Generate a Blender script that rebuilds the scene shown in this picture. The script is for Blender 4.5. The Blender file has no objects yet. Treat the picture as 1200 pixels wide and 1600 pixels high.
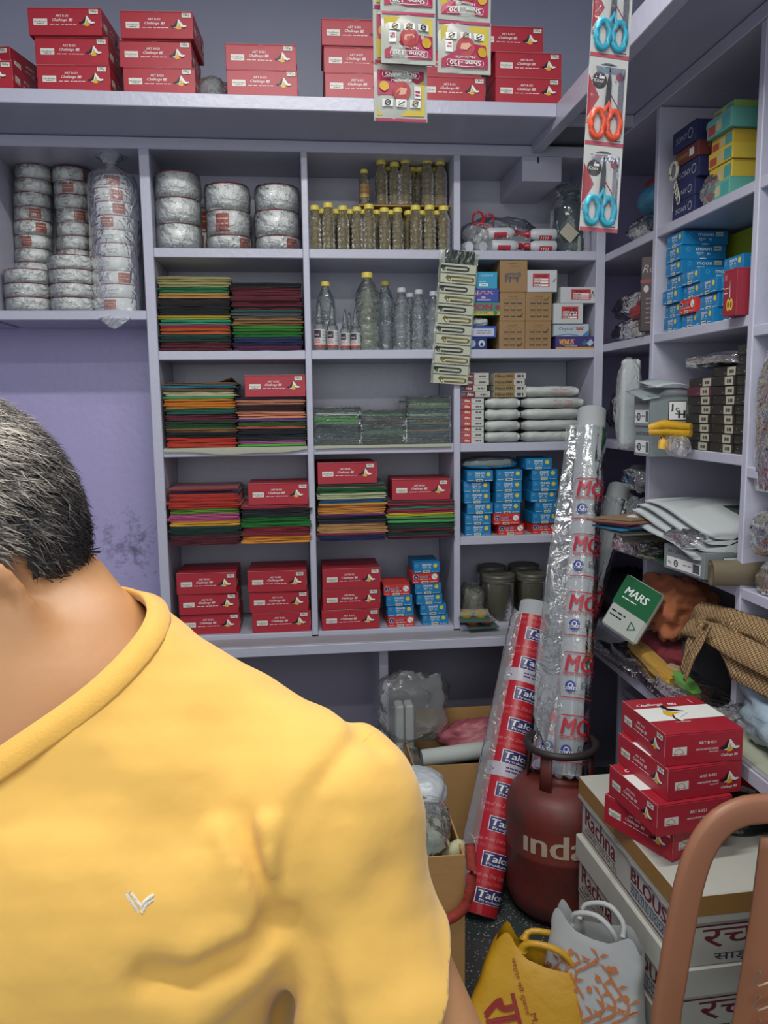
import bpy, bmesh, math, random
import numpy as np
from mathutils import Vector, Matrix
random.seed(7); rng = np.random.default_rng(7)
S = bpy.context.scene
COL = S.collection
PI = math.pi

# ------------------------------------------------------------------ camera, world, lights, exposure
FPX = 1250.0; CAMZ = 1.62; YAW, PITCH, ROLL = [math.radians(a) for a in (6.05, 7.55, -0.7)]
def _cam_axes():
    cy, sy, cp, sp = math.cos(YAW), math.sin(YAW), math.cos(PITCH), math.sin(PITCH)
    f = np.array([sy*cp, cy*cp, -sp]); r = np.array([cy, -sy, 0.0]); u = np.cross(r, f)
    c, s = math.cos(ROLL), math.sin(ROLL)
    return c*r+s*u, -s*r+c*u, f
CR, CU, CF = _cam_axes(); CPOS = np.array([0, 0, CAMZ])
cam_data = bpy.data.cameras.new('camera'); cam = bpy.data.objects.new('camera', cam_data); COL.objects.link(cam)
cam_data.sensor_fit = 'VERTICAL'; cam_data.sensor_height = 36.0; cam_data.lens = 36.0*FPX/1600.0
cam_data.clip_start = 0.02
cam.matrix_world = Matrix(((CR[0], CU[0], -CF[0], 0), (CR[1], CU[1], -CF[1], 0), (CR[2], CU[2], -CF[2], CAMZ), (0, 0, 0, 1)))
S.camera = cam
vs = S.view_settings; vs.view_transform = 'Standard'; vs.look = 'None'; vs.gamma = 1.0; vs.use_curve_mapping = False
vs.exposure = 0.0
W = bpy.data.worlds.new('world'); S.world = W; W.use_nodes = True
W.node_tree.nodes['Background'].inputs[0].default_value = (0.90, 0.95, 1.0, 1)
W.node_tree.nodes['Background'].inputs[1].default_value = 0.52
def area_light(name, loc, target, sx, sy, power, color):
    d = bpy.data.lights.new(name, 'AREA'); d.shape = 'RECTANGLE'; d.size = sx; d.size_y = sy; d.energy = power; d.color = color
    o = bpy.data.objects.new(name, d); COL.objects.link(o); o.location = loc
    o.rotation_euler = (Vector(target)-Vector(loc)).to_track_quat('-Z', 'Y').to_euler()
    return o
# tube lamp under the ceiling above the customer side, and daylight from the open shop front behind the camera
area_light('ceiling_tube_light', (0.0, 1.45, 3.22), (0.0, 1.60, 0.0), 1.2, 0.10, 38, (1.0, 0.99, 0.96))
area_light('front_tube_light', (-0.1, 0.15, 3.15), (-0.1, 0.45, 0.0), 1.2, 0.10, 27, (1.0, 0.97, 0.90))
area_light('shop_front_daylight', (-0.2, -1.4, 2.2), (0.1, 3.0, 1.1), 2.8, 1.6, 22, (0.95, 0.98, 1.0))

# ------------------------------------------------------------------ pixel -> place
def ray(x, y):
    return CR*((x-600)/FPX)-CU*((y-800)/FPX)+CF
def onY(x, y, Y): d = ray(x, y); return CPOS+d*(Y/d[1])
def onX(x, y, X): d = ray(x, y); return CPOS+d*(X/d[0])
def onZ(x, y, Z): d = ray(x, y); return CPOS+d*((Z-CAMZ)/d[2])

# ------------------------------------------------------------------ materials
def lin(h):
    if isinstance(h, (tuple, list)): return tuple(h[:3])
    h = h.lstrip('#'); c = [int(h[i:i+2], 16)/255 for i in (0, 2, 4)]
    return tuple(v/12.92 if v <= .04045 else ((v+.055)/1.055)**2.4 for v in c)
_M = {}
def nd(nt, t, **k):
    n = nt.nodes.new(t)
    for a, v in k.items():
        setattr(n, a, v)
    return n
def mat(name, col, rough=.5, var=.06, scale=30., bump=0., bscale=80., metal=0., spec=.5, stretch=(1, 1, 1), sheen=0., trans=0., coat=0.):
    if name in _M: return _M[name]
    m = bpy.data.materials.new(name); m.use_nodes = True; nt = m.node_tree; b = nt.nodes['Principled BSDF']
    c = lin(col)
    b.inputs['Roughness'].default_value = rough; b.inputs['Metallic'].default_value = metal
    b.inputs['Specular IOR Level'].default_value = spec
    if sheen: b.inputs['Sheen Weight'].default_value = sheen
    if trans: b.inputs['Transmission Weight'].default_value = trans
    if coat: b.inputs['Coat Weight'].default_value = coat; b.inputs['Coat Roughness'].default_value = .12
    tc = nd(nt, 'ShaderNodeTexCoord'); mp = nd(nt, 'ShaderNodeMapping'); mp.inputs['Scale'].default_value = stretch
    nt.links.new(tc.outputs['Object'], mp.inputs['Vector'])
    n = nd(nt, 'ShaderNodeTexNoise'); n.inputs['Scale'].default_value = scale; n.inputs['Detail'].default_value = 4
    nt.links.new(mp.outputs[0], n.inputs['Vector'])
    mx = nd(nt, 'ShaderNodeMix', data_type='RGBA'); mx.inputs[6].default_value = tuple(v*(1-var) for v in c)+(1,)
    mx.inputs[7].default_value = tuple(min(1, v*(1+var)) for v in c)+(1,)
    nt.links.new(n.outputs['Fac'], mx.inputs[0]); nt.links.new(mx.outputs[2], b.inputs['Base Color'])
    if bump:
        n2 = nd(nt, 'ShaderNodeTexNoise'); n2.inputs['Scale'].default_value = bscale; n2.inputs['Detail'].default_value = 3
        nt.links.new(mp.outputs[0], n2.inputs['Vector'])
        bp = nd(nt, 'ShaderNodeBump'); bp.inputs['Strength'].default_value = bump; bp.inputs['Distance'].default_value = .01
        nt.links.new(n2.outputs['Fac'], bp.inputs['Height']); nt.links.new(bp.outputs[0], b.inputs['Normal'])
    _M[name] = m; return m
def film(name, col='#ffffff', opac=.12, gloss=.35, rough=.12, bscale=60., bump=.6, tint='#ffffff'):
    """thin crinkled plastic sheet: see-through, with a little white haze and sharp glints"""
    if name in _M: return _M[name]
    m = bpy.data.materials.new(name); m.use_nodes = True; nt = m.node_tree; nt.nodes.clear()
    out = nd(nt, 'ShaderNodeOutputMaterial'); tr = nd(nt, 'ShaderNodeBsdfTransparent'); tr.inputs[0].default_value = lin(tint)+(1,)
    df = nd(nt, 'ShaderNodeBsdfDiffuse'); df.inputs[0].default_value = lin(col)+(1,)
    gl = nd(nt, 'ShaderNodeBsdfGlossy'); gl.inputs['Roughness'].default_value = rough; gl.inputs[0].default_value = (.9, .9, .9, 1)
    tc = nd(nt, 'ShaderNodeTexCoord'); n = nd(nt, 'ShaderNodeTexNoise'); n.inputs['Scale'].default_value = bscale; n.inputs['Detail'].default_value = 3
    n.inputs['Distortion'].default_value = 1.2
    nt.links.new(tc.outputs['Object'], n.inputs['Vector'])
    bp = nd(nt, 'ShaderNodeBump'); bp.inputs['Strength'].default_value = bump; bp.inputs['Distance'].default_value = .01
    nt.links.new(n.outputs['Fac'], bp.inputs['Height']); nt.links.new(bp.outputs[0], gl.inputs['Normal'])
    m1 = nd(nt, 'ShaderNodeMixShader'); m1.inputs[0].default_value = opac
    nt.links.new(tr.outputs[0], m1.inputs[1]); nt.links.new(df.outputs[0], m1.inputs[2])
    fr = nd(nt, 'ShaderNodeFresnel'); fr.inputs[0].default_value = 1.45; nt.links.new(bp.outputs[0], fr.inputs['Normal'])
    ml = nd(nt, 'ShaderNodeMath', operation='MULTIPLY'); ml.inputs[1].default_value = gloss*2.0; ml.use_clamp = True; nt.links.new(fr.outputs[0], ml.inputs[0])
    m2 = nd(nt, 'ShaderNodeMixShader'); nt.links.new(ml.outputs[0], m2.inputs[0]); nt.links.new(m1.outputs[0], m2.inputs[1]); nt.links.new(gl.outputs[0], m2.inputs[2])
    nt.links.new(m2.outputs[0], out.inputs[0]); _M[name] = m; return m
def ink(col, rough=.45): return mat('print_'+col.lstrip('#'), col, rough, var=.02)
PAINT = mat('lavender_gloss_paint', '#b5b6c6', .32, var=.05, scale=9, bump=.12, bscale=45, stretch=(1, 1, 1))
WALLP = mat('purple_wall_paint', '#b0a9d2', .33, var=.04, scale=5, bump=.16, bscale=38)
LOFTP = mat('loft_paint', '#a9adc0', .4, var=.05, scale=7, bump=.08, bscale=40)
CARD = mat('corrugated_card', '#a9824f', .8, var=.08, scale=14, bump=.08, bscale=120, stretch=(1, 1, 6))
WHITE = ink('#e4e6e2'); BLACKI = ink('#16161a'); REDI = ink('#b21f2e')
FILM = film('clear_poly_film'); FILMH = film('hazy_poly_film', opac=.30, gloss=.3, col='#c9cfd0')
FILMD = film('dull_poly_film', opac=.55, gloss=.3, col='#9aa0a0')

# ------------------------------------------------------------------ mesh helpers
class MB:
    def __init__(s): s.v = []; s.f = []; s.m = []; s.mats = []
    def mi(s, m):
        if m is None: return 0
        if m not in s.mats: s.mats.append(m)
        return s.mats.index(m)
    def add(s, verts, faces, m=None, M=None):
        o = len(s.v); k = s.mi(m)
        if M is not None:
            verts = [tuple(M @ Vector(p)) for p in verts]
        s.v += [tuple(p) for p in verts]; s.f += [tuple(i+o for i in f) for f in faces]; s.m += [k]*len(faces); return s
    def box(s, lo, hi, m=None, M=None, bev=0.):
        (a, b, c), (d, e, f) = lo, hi
        if bev <= 0:
            v = [(a, b, c), (d, b, c), (d, e, c), (a, e, c), (a, b, f), (d, b, f), (d, e, f), (a, e, f)]
            q = [(0, 3, 2, 1), (4, 5, 6, 7), (0, 1, 5, 4), (1, 2, 6, 5), (2, 3, 7, 6), (3, 0, 4, 7)]
            return s.add(v, q, m, M)
        bm = bmesh.new(); r = bmesh.ops.create_cube(bm, size=1)
        for vv in bm.verts: vv.co = Vector(((a+d)/2+vv.co.x*(d-a), (b+e)/2+vv.co.y*(e-b), (c+f)/2+vv.co.z*(f-c)))
        bmesh.ops.bevel(bm, geom=bm.edges[:], offset=bev, segments=1, profile=.7, affect='EDGES')
        bm.verts.index_update()
        s.add([tuple(vv.co) for vv in bm.verts], [[vv.index for vv in ff.verts] for ff in bm.faces], m, M); bm.free(); return s
    def grid(s, P, m=None, closeu=False, closev=False, M=None, caps=False):
        P = np.asarray(P, float); nu, nv = P.shape[:2]; f = []
        for i in range(nu if closeu else nu-1):
            for j in range(nv if closev else nv-1):
                a, b = i, (i+1) % nu; c, d = j, (j+1) % nv
                f.append((a*nv+c, b*nv+c, b*nv+d, a*nv+d))
        if caps:
            f.append(tuple(range(nv))[::-1]); f.append(tuple((nu-1)*nv+j for j in range(nv)))
        return s.add(P.reshape(-1, 3).tolist(), f, m, M)
    def lathe(s, prof, n=24, m=None, M=None):
        P = [[(r*math.cos(2*PI*k/n), r*math.sin(2*PI*k/n), z) for k in range(n)] for r, z in prof]
        return s.grid(P, m, closev=True, M=M, caps=True)
    def tube(s, pts, r, n=8, m=None, closed=False, flat=None):
        pts = np.asarray(pts, float); N = len(pts); rr = np.broadcast_to(np.asarray(r, float), (N,)); P = []
        for i in range(N):
            t = (pts[(i+1) % N]-pts[i-1]) if closed else (pts[min(i+1, N-1)]-pts[max(i-1, 0)])
            t = t/(np.linalg.norm(t)+1e-9); up = np.array([0, 0, 1.]) if abs(t[2]) < .95 else np.array([0, 1., 0])
            if flat is not None: up = np.asarray(flat, float)
            a = np.cross(t, up); a /= np.linalg.norm(a)+1e-9; b = np.cross(a, t)
            P.append([pts[i]+rr[i]*(a*math.cos(2*PI*k/n)+b*math.sin(2*PI*k/n)) for k in range(n)])
        return s.grid(P, m, closeu=closed, closev=True, caps=not closed)
    def mesh(s, name, m=None, smooth=False):
        me = bpy.data.meshes.new(name); me.from_pydata(s.v, [], s.f)
        ms = s.mats if s.mats else ([m] if m else [])
        for x in ms: me.materials.append(x)
        me.polygons.foreach_set('material_index', s.m if s.mats else [0]*len(s.f))
        if smooth: me.polygons.foreach_set('use_smooth', [len(f) <= 4 for f in s.f])
        me.update(); return me
    def build(s, name, m=None, parent=None, smooth=False): return obj(name, s.mesh(name, m, smooth), parent)
def obj(name, me, parent=None, loc=None, rot=None, scale=None):
    o = bpy.data.objects.new(name, me); COL.objects.link(o)
    if parent is not None: o.parent = parent
    if loc is not None: o.location = loc
    if rot is not None: o.rotation_euler = rot
    if scale is not None: o.scale = scale
    return o
def tag(o, label, cat, group=None, kind=None):
    o['label'] = label; o['category'] = cat
    if group: o['group'] = group
    if kind: o['kind'] = kind
    return o
def thing(name, label, cat, loc=(0, 0, 0), rot=(0, 0, 0), group=None):
    o = obj(name, None, None, loc, rot); o.empty_display_size = .05
    return tag(o, label, cat, group)
def struct(name, mb, m, parent=None):
    o = mb.build(name, m, parent)
    if parent is None: o['kind'] = 'structure'
    return o
def noise1(n, amp, k, seed):
    r = np.random.default_rng(seed); x = np.linspace(0, 1, n); y = np.zeros(n)
    for i in range(1, k+1): y += r.normal()*np.sin(2*PI*(i*x*r.uniform(.7, 1.3)+r.uniform()))/i
    return amp*y
def vnoise(P, freq, seed, octs=3):
    """cheap smooth 3-D noise from sums of sines"""
    r = np.random.default_rng(seed); P = np.asarray(P); out = np.zeros(P.shape[:-1]); a = 1.
    for o in range(octs):
        for k in range(3):
            d = r.normal(size=3); d /= np.linalg.norm(d); out += a*np.sin((P@d)*freq*(1+.4*k)*2*PI+r.uniform(0, 6.28))
        freq *= 2.1; a *= .5
    return out/3.

# ------------------------------------------------------------------ flat print (lettering and marks)
_T = {}
def text2d(txt, bold=0., shear=0., res=2):
    k = (txt, bold, shear, res)
    if k in _T: return _T[k]
    cu = bpy.data.curves.new('t', 'FONT'); cu.body = txt; cu.size = 1.; cu.offset = bold; cu.shear = shear; cu.resolution_u = res
    cu.fill_mode = 'FRONT'
    o = bpy.data.objects.new('t', cu); COL.objects.link(o)
    dg = bpy.context.evaluated_depsgraph_get(); ev = o.evaluated_get(dg); me = ev.to_mesh()
    v = np.array([p.co[:2] for p in me.vertices]) if len(me.vertices) else np.zeros((0, 2)); f = [tuple(p.vertices) for p in me.polygons]
    ev.to_mesh_clear(); bpy.data.objects.remove(o); bpy.data.curves.remove(cu)
    if len(v): v = v-v.min(0); v = v/max(v[:, 1].max(), 1e-6)
    _T[k] = (v, f); return _T[k]
class Print:
    """flat marks in the local XZ plane facing -Y; x to the right, z up; layer = tiny step outwards"""
    def __init__(s, step=.0004): s.b = MB(); s.step = step
    def _y(s, L): return -s.step*L
    def poly(s, pts, m, L=1):
        s.b.add([(x, s._y(L), z) for x, z in pts], [tuple(range(len(pts)))], m); return s
    def rect(s, x, z, w, h, m, L=1, nx=1):
        for i in range(nx):
            a, b = x+w*i/nx, x+w*(i+1)/nx
            s.poly([(a, z), (b, z), (b, z+h), (a, z+h)], m, L)
        return s
    def disc(s, x, z, r, m, L=1, n=20, rz=None, a0=0., a1=2*PI):
        rz = rz or r
        return s.poly([(x+r*math.cos(a0+(a1-a0)*k/n), z+rz*math.sin(a0+(a1-a0)*k/n)) for k in range(n if a1-a0 > 6.2 else n+1)], m, L)
    def ring(s, x, z, r, w, m, L=1, n=20, rz=None):
        k = (rz or r)/r
        for i in range(n):
            a, b = 2*PI*i/n, 2*PI*(i+1)/n
            s.poly([(x+r*math.cos(a), z+k*r*math.sin(a)), (x+r*math.cos(b), z+k*r*math.sin(b)), (x+(r-w)*math.cos(b), z+k*(r-w)*math.sin(b)), (x+(r-w)*math.cos(a), z+k*(r-w)*math.sin(a))], m, L)
        return s
    def line(s, pts, w, m, L=1):
        fine = [pts[0]]
        for (a, b), (c, d) in zip(pts[:-1], pts[1:]):
            n = max(1, int(math.hypot(c-a, d-b)/.025)); fine += [(a+(c-a)*k/n, b+(d-b)*k/n) for k in range(1, n+1)]
        for (a, b), (c, d) in zip(fine[:-1], fine[1:]):
            l = math.hypot(c-a, d-b) or 1e-6; nx, nz = -(d-b)/l*w/2, (c-a)/l*w/2
            s.poly([(a-nx, b-nz), (c-nx, d-nz), (c+nx, d+nz), (a+nx, b+nz)], m, L)
        return s
    def text(s, t, x, z, h, m, L=2, align='L', width=None, bold=0., shear=0., rot=0., res=2):
        v, f = text2d(t, 0., shear, res)
        if not len(v): return s
        w = v[:, 0].max()*h; kx = h*(width/w if width else 1); ww = v[:, 0].max()*kx
        X = v[:, 0]*kx; Z = v[:, 1]*h
        if align == 'C': X = X-ww/2
        if align == 'R': X = X-ww
        c, sn = math.cos(rot), math.sin(rot)
        for q, dx in enumerate((0,) if bold <= 0 else (-bold*1.3*h, bold*1.3*h)):
            s.b.add([(x+c*(a+dx)-sn*b, s._y(L+.15*q), z+sn*(a+dx)+c*b) for a, b in zip(X, Z)], f, m)
        return s
    def scribble(s, x, z, w, h, m, L=2, n=6, seed=0):
        """unreadably small line of print: short dashes"""
        r = random.Random(seed); p = x
        while p < x+w:
            l = r.uniform(.5, 1.4)*w/n; s.rect(p, z, min(l, x+w-p), h, m, L); p += l*1.25
        return s
    def refine(s, L):
        bm = bmesh.new(); vs = [bm.verts.new(p) for p in s.b.v]; lay = bm.faces.layers.int.new('m')
        for f, m in zip(s.b.f, s.b.m):
            try: q = bm.faces.new([vs[i] for i in f]); q[lay] = m
            except ValueError: pass
        bmesh.ops.triangulate(bm, faces=bm.faces[:])
        for _ in range(4):
            es = [e for e in bm.edges if e.calc_length() > L]
            if not es: break
            bmesh.ops.subdivide_edges(bm, edges=es, cuts=1); bmesh.ops.triangulate(bm, faces=[f for f in bm.faces if len(f.verts) > 3])
        bm.verts.index_update(); s.b.v = [tuple(v.co) for v in bm.verts]; s.b.f = [tuple(v.index for v in f.verts) for f in bm.faces]; s.b.m = [f[lay] for f in bm.faces]; bm.free(); return s
    def bend(s, f): s.b.v = [tuple(f(*p)) for p in s.b.v]; return s
    def mesh(s, name): return s.b.mesh(name)

# ------------------------------------------------------------------ implicit surfaces -> mesh (naive surface nets)
def sd_cone(p, a, b, ra, rb):
    a = np.asarray(a, float); b = np.asarray(b, float); d = b-a; t = np.clip(((p-a)@d)/(d@d), 0, 1)
    return np.linalg.norm(p-(a+t[..., None]*d), axis=-1)-(ra+(rb-ra)*t)
def sd_ell(p, c, r, R=None):
    q = p-np.asarray(c, float)
    if R is not None: q = q@np.asarray(R)
    r = np.asarray(r, float); k = np.linalg.norm(q/r, axis=-1); k2 = np.linalg.norm(q/(r*r), axis=-1)+1e-9
    return k*(k-1)/k2
def smin(a, b, k):
    h = np.clip(.5+.5*(b-a)/k, 0, 1); return b+(a-b)*h-k*h*(1-h)
def smax(a, b, k): return -smin(-a, -b, k)
def nets(f, lo, hi, h, blk=6):
    lo = np.asarray(lo, float); n = np.ceil((np.asarray(hi)-lo)/h/blk).astype(int)*blk+1
    nb = (n-1)//blk; cen = np.stack(np.meshgrid(*[(np.arange(k)+.5)*blk*h+lo[i] for i, k in enumerate(nb)], indexing='ij'), -1)
    dc = f(cen.reshape(-1, 3)).reshape(tuple(nb)); F = np.empty(tuple(n)); R = blk*h*.5*1.75*1.6+h
    F[:] = np.pad(np.repeat(np.repeat(np.repeat(np.sign(dc)*9, blk, 0), blk, 1), blk, 2), ((0, 1),)*3, mode='edge')
    near = np.zeros(tuple(n), bool)
    for i, j, k in np.argwhere(np.abs(dc) < R):
        near[i*blk:(i+1)*blk+1, j*blk:(j+1)*blk+1, k*blk:(k+1)*blk+1] = True
    idx = np.argwhere(near); F[near] = f(idx*h+lo)
    s = F < 0
    c = [s[i:n[0]-1+i, j:n[1]-1+j, k:n[2]-1+k] for i in (0, 1) for j in (0, 1) for k in (0, 1)]
    cnt = sum(x.astype(int) for x in c); act = (cnt > 0) & (cnt < 8); ids = -np.ones(act.shape, int); cell = np.argwhere(act); ids[act] = np.arange(len(cell))
    acc = np.zeros((len(cell), 3)); num = np.zeros(len(cell))
    for ax in range(3):
        for u in (0, 1):
            for w in (0, 1):
                o0 = np.zeros(3, int); o1 = [i for i in range(3) if i != ax]; o0[o1[0]] = u; o0[o1[1]] = w; e = o0.copy(); e[ax] = 1
                A = F[tuple((cell+o0).T)]; B = F[tuple((cell+e).T)]; m = (A < 0) != (B < 0)
                t = np.where(m, A/np.where(m, A-B, 1), 0); P = o0+t[:, None]*(e-o0); acc[m] += P[m]; num[m] += 1
    V = (cell+acc/np.maximum(num, 1)[:, None])*h+lo; Q = []
    for ax in range(3):
        o1 = [i for i in range(3) if i != ax]; e = np.zeros(3, int); e[ax] = 1
        sl = [slice(None)]*3; A = s[tuple(slice(0, n[i]-1) if i == ax else slice(1, n[i]-1) for i in range(3))]
        B = s[tuple(slice(1, n[i]) if i == ax else slice(1, n[i]-1) for i in range(3))]
        X = np.argwhere(A != B)
        if not len(X): continue
        fl = A[tuple(X.T)]; X = X.copy(); X[:, o1[0]] += 1; X[:, o1[1]] += 1
        u = np.zeros(3, int); u[o1[0]] = 1; w = np.zeros(3, int); w[o1[1]] = 1
        q = np.stack([ids[tuple((X-u-w).T)], ids[tuple((X-w).T)], ids[tuple(X.T)], ids[tuple((X-u).T)]], 1)
        if ax == 1: fl = ~fl
        q = np.where(fl[:, None], q, q[:, ::-1]); Q.append(q)
    return V, np.concatenate(Q)
def npmesh(name, V, Q, m, smooth=True):
    me = bpy.data.meshes.new(name); me.from_pydata(V.tolist(), [], Q if isinstance(Q, list) else Q.tolist()); me.materials.append(m)
    if smooth: me.polygons.foreach_set('use_smooth', [True]*len(Q))
    me.update(); return me
def blob(size, m, seed=0, amp=.12, freq=2.2, n=48, k=30, flat=True, pw=.75):
    """soft crumpled lump resting on z=0 (bags of goods, bundled cloth)"""
    sx, sy, sz = size; P = np.zeros((k+1, n, 3))
    for i in range(k+1):
        a = PI*i/k-PI/2
        for j in range(n):
            b = 2*PI*j/n
            f = lambda t: math.copysign(abs(t)**pw, t)
            P[i, j] = (f(math.cos(a))*f(math.cos(b)), f(math.cos(a))*f(math.sin(b)), f(math.sin(a)))
    r = 1+amp*vnoise(P, freq/2.5, seed, 3)-amp*.9*np.abs(vnoise(P*np.array([1, 1, .6]), freq*.85, seed+7, 2))+amp*.35; P = P*r[..., None]; P = P*np.array([sx/2, sy/2, sz/2])
    if flat:
        P[..., 2] = np.maximum(P[..., 2], -sz*.42); P[..., 2] += sz*.42
    mb = MB(); mb.grid(P, m, closev=True); return mb
# ------------------------------------------------------------------ room shell
FL = -0.07; D = 3.10; YB = 3.44; XR = 1.205; XW = 1.56; CEIL = 3.28
def stained_wall():
    m = mat('purple_wall_paint', '#8f88b8'); nt = m.node_tree; b = nt.nodes['Principled BSDF']; old = b.inputs['Base Color'].links[0].from_socket
    tc = nd(nt, 'ShaderNodeTexCoord'); c = onY(205, 850, YB)
    vm = nd(nt, 'ShaderNodeVectorMath', operation='DISTANCE'); vm.inputs[1].default_value = (c[0], YB, c[2]); nt.links.new(tc.outputs['Object'], vm.inputs[0])
    n = nd(nt, 'ShaderNodeTexNoise'); n.inputs['Scale'].default_value = 26; n.inputs['Detail'].default_value = 8; n.inputs['Roughness'].default_value = .75
    nt.links.new(tc.outputs['Object'], n.inputs['Vector'])
    r = nd(nt, 'ShaderNodeMapRange'); r.inputs[1].default_value = .04; r.inputs[2].default_value = .26; r.inputs[3].default_value = .17; r.inputs[4].default_value = -.12; nt.links.new(vm.outputs['Value'], r.inputs[0])
    a = nd(nt, 'ShaderNodeMath', operation='ADD'); nt.links.new(n.outputs['Fac'], a.inputs[0]); nt.links.new(r.outputs[0], a.inputs[1])
    r2 = nd(nt, 'ShaderNodeMapRange'); r2.inputs[1].default_value = .58; r2.inputs[2].default_value = .78; r2.inputs[4].default_value = .75; nt.links.new(a.outputs[0], r2.inputs[0])
    mx = nd(nt, 'ShaderNodeMix', data_type='RGBA'); mx.inputs[7].default_value = lin('#4a4760')+(1,)
    nt.links.new(r2.outputs[0], mx.inputs[0]); nt.links.new(old, mx.inputs[6]); nt.links.new(mx.outputs[2], b.inputs['Base Color'])
stained_wall()
def terrazzo():
    m = mat('green_terrazzo', '#2c4a45', .35, var=.25, scale=18); nt = m.node_tree; b = nt.nodes['Principled BSDF']; old = b.inputs['Base Color'].links[0].from_socket
    tc = nd(nt, 'ShaderNodeTexCoord'); v = nd(nt, 'ShaderNodeTexVoronoi'); v.inputs['Scale'].default_value = 90; nt.links.new(tc.outputs['Object'], v.inputs['Vector'])
    r = nd(nt, 'ShaderNodeMapRange'); r.inputs[1].default_value = .18; r.inputs[2].default_value = .3; r.inputs[3].default_value = .5; r.inputs[4].default_value = 0; nt.links.new(v.outputs['Distance'], r.inputs[0])
    mx = nd(nt, 'ShaderNodeMix', data_type='RGBA'); nt.links.new(v.outputs['Color'], mx.inputs[7]); nt.links.new(r.outputs[0], mx.inputs[0]); nt.links.new(old, mx.inputs[6])
    h = nd(nt, 'ShaderNodeHueSaturation'); h.inputs['Saturation'].default_value = .35; h.inputs['Value'].default_value = .8; nt.links.new(mx.outputs[2], h.inputs['Color']); nt.links.new(h.outputs[0], b.inputs['Base Color'])
    return m
struct('floor', MB().box((-2.7, -2.2, FL-.1), (XW+.1, YB+.1, FL)), terrazzo())
struct('wall_back', MB().box((-2.7, YB, FL), (XW+.1, YB+.1, CEIL)), WALLP)
struct('wall_right', MB().box((XW, -1.0, FL), (XW+.1, YB, CEIL)), PAINT)
struct('wall_left', MB().box((-2.7, .2, FL), (-2.6, YB, CEIL)), WALLP)
struct('ceiling', MB().box((-2.7, -1.0, CEIL), (XW+.1, YB+.1, CEIL+.1)), LOFTP)

# ------------------------------------------------------------------ back shelf unit
ROW = [2.205, 1.833, 1.470, 1.098, .735]           # tops of the shelf boards
POST = [(-.545, -.508), (.036, .060), (.608, .634), (1.170, 1.207)]
TB = .034
bu = thing('wall_shelf_unit', 'lavender painted wooden shelf unit covering the back wall', 'shelf unit', (0, D, FL))
def bpart(name, lo, hi, m=PAINT, par=bu, off=(0, D, FL)):
    return MB().box([lo[i]-off[i] for i in range(3)], [hi[i]-off[i] for i in range(3)], bev=.0025).build(name, m, par)
for a, b in POST: bpart('post', (a, D, .72), (b, YB-.012, 2.55))
bpart('post', (-1.11, D, 1.955), (-1.075, YB-.012, 2.55))
bpart('top_rail', (-2.59, D-.002, 2.548), (1.207, YB-.012, 2.588))
for i in range(3):
    a, b = POST[i][1], POST[i+1][0]
    for r, z in enumerate(ROW):
        rec = r == 3 and i < 2; y0 = D+.13 if rec else D+.002
        bpart('shelf_board', (a, y0, z-(.022 if rec else TB)), (b, YB-.012, z))
bpart('shelf_board', (-1.075, D+.002, 1.980-TB), (POST[0][0], YB-.012, 1.980))
bpart('shelf_board', (-2.59, D+.002, 1.980-TB), (-1.11, YB-.012, 1.980))
for i in range(3): bpart('back_panel', (POST[i][1], YB-.012, .735), (POST[i+1][0], YB-.002, 2.55))
bpart('back_panel', (-2.59, YB-.012, 1.95), (POST[0][0], YB-.002, 2.55))
GREY = mat('worn_ledge_paint', '#96979c', .55, var=.18, scale=22, bump=.2, bscale=70, stretch=(.4, 2, 2))
bpart('ledge', (-.545, D-.105, .690), (1.104, D+.0, .717), GREY)
bpart('ledge', (-.545, D+.0, .690), (1.104, YB-.012, .7005), GREY)
bpart('ledge_lip', (-.545, D-.112, .676), (1.104, D-.105, .714))
p = onY(600, 1080, D)
bpart('divider', (p[0]-.018, D-.01, FL), (p[0]+.018, YB-.002, .690))
bpart('divider', (-.545, D-.01, FL), (-.508, YB-.002, .690))
PANEL = mat('lower_wall_paint', '#8f8c9e', .5, var=.06, scale=6, bump=.1)
bpart('lower_back_panel', (-.508, YB-.012, FL), (1.5, YB-.002, .69), PANEL)
# short box beam that drops from the top rail to the wall
p0, p1 = onY(815, 240, D), onY(876, 285, D)
bm_ = thing('box_beam', 'short square lavender box beam under the loft corner', 'beam', (p0[0], D, p1[2]))
MB().box((0, -.012, 0), (p1[0]-p0[0], YB-.012-D, 2.548-p1[2]), bev=.002).build('beam_body', PAINT, bm_)
MB().box((.058, -.016, .065), (.063, -.0125, 2.548-p1[2]-.005)).build('crack', mat('dark_gap', '#25252c', .9), bm_)

# ------------------------------------------------------------------ right shelf unit
RROW = [2.195, 1.850, 1.475, 1.110, .735]
RPY = [2.665, 2.060, 1.44]
ru = thing('side_shelf_unit', 'lavender painted wooden shelf unit along the right wall', 'shelf unit', (XR, D, FL))
def rpart(name, lo, hi, m=PAINT): return bpart(name, lo, hi, m, ru, (XR, D, FL))
for y in RPY: rpart('post', (XR, y-.013, .717), (XW-.002, y+.013, 2.58))
rpart('top_rail', (XR-.002, 1.0, 2.582), (XW-.002, YB-.015, 2.622))
for r, z in enumerate(RROW):
    for k, (y0, y1) in enumerate(((2.678, YB-.015), (2.073, 2.652), (1.453, 2.047))):
        dz = [.0, .0, -.03][k] if r in (1, 2) else 0
        rpart('shelf_board', (XR+.002, y0, z+dz-.030), (XW-.002, y1, z+dz))
rpart('ledge', (XR-.10, 1.43, .690), (XW-.002, YB-.015, .716), GREY)
rpart('ledge_lip', (XR-.107, 1.43, .672), (XR-.10, YB-.015, .712))
rpart('divider', (XR-.02, 2.80, FL), (XW-.002, 2.825, .690))
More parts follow.
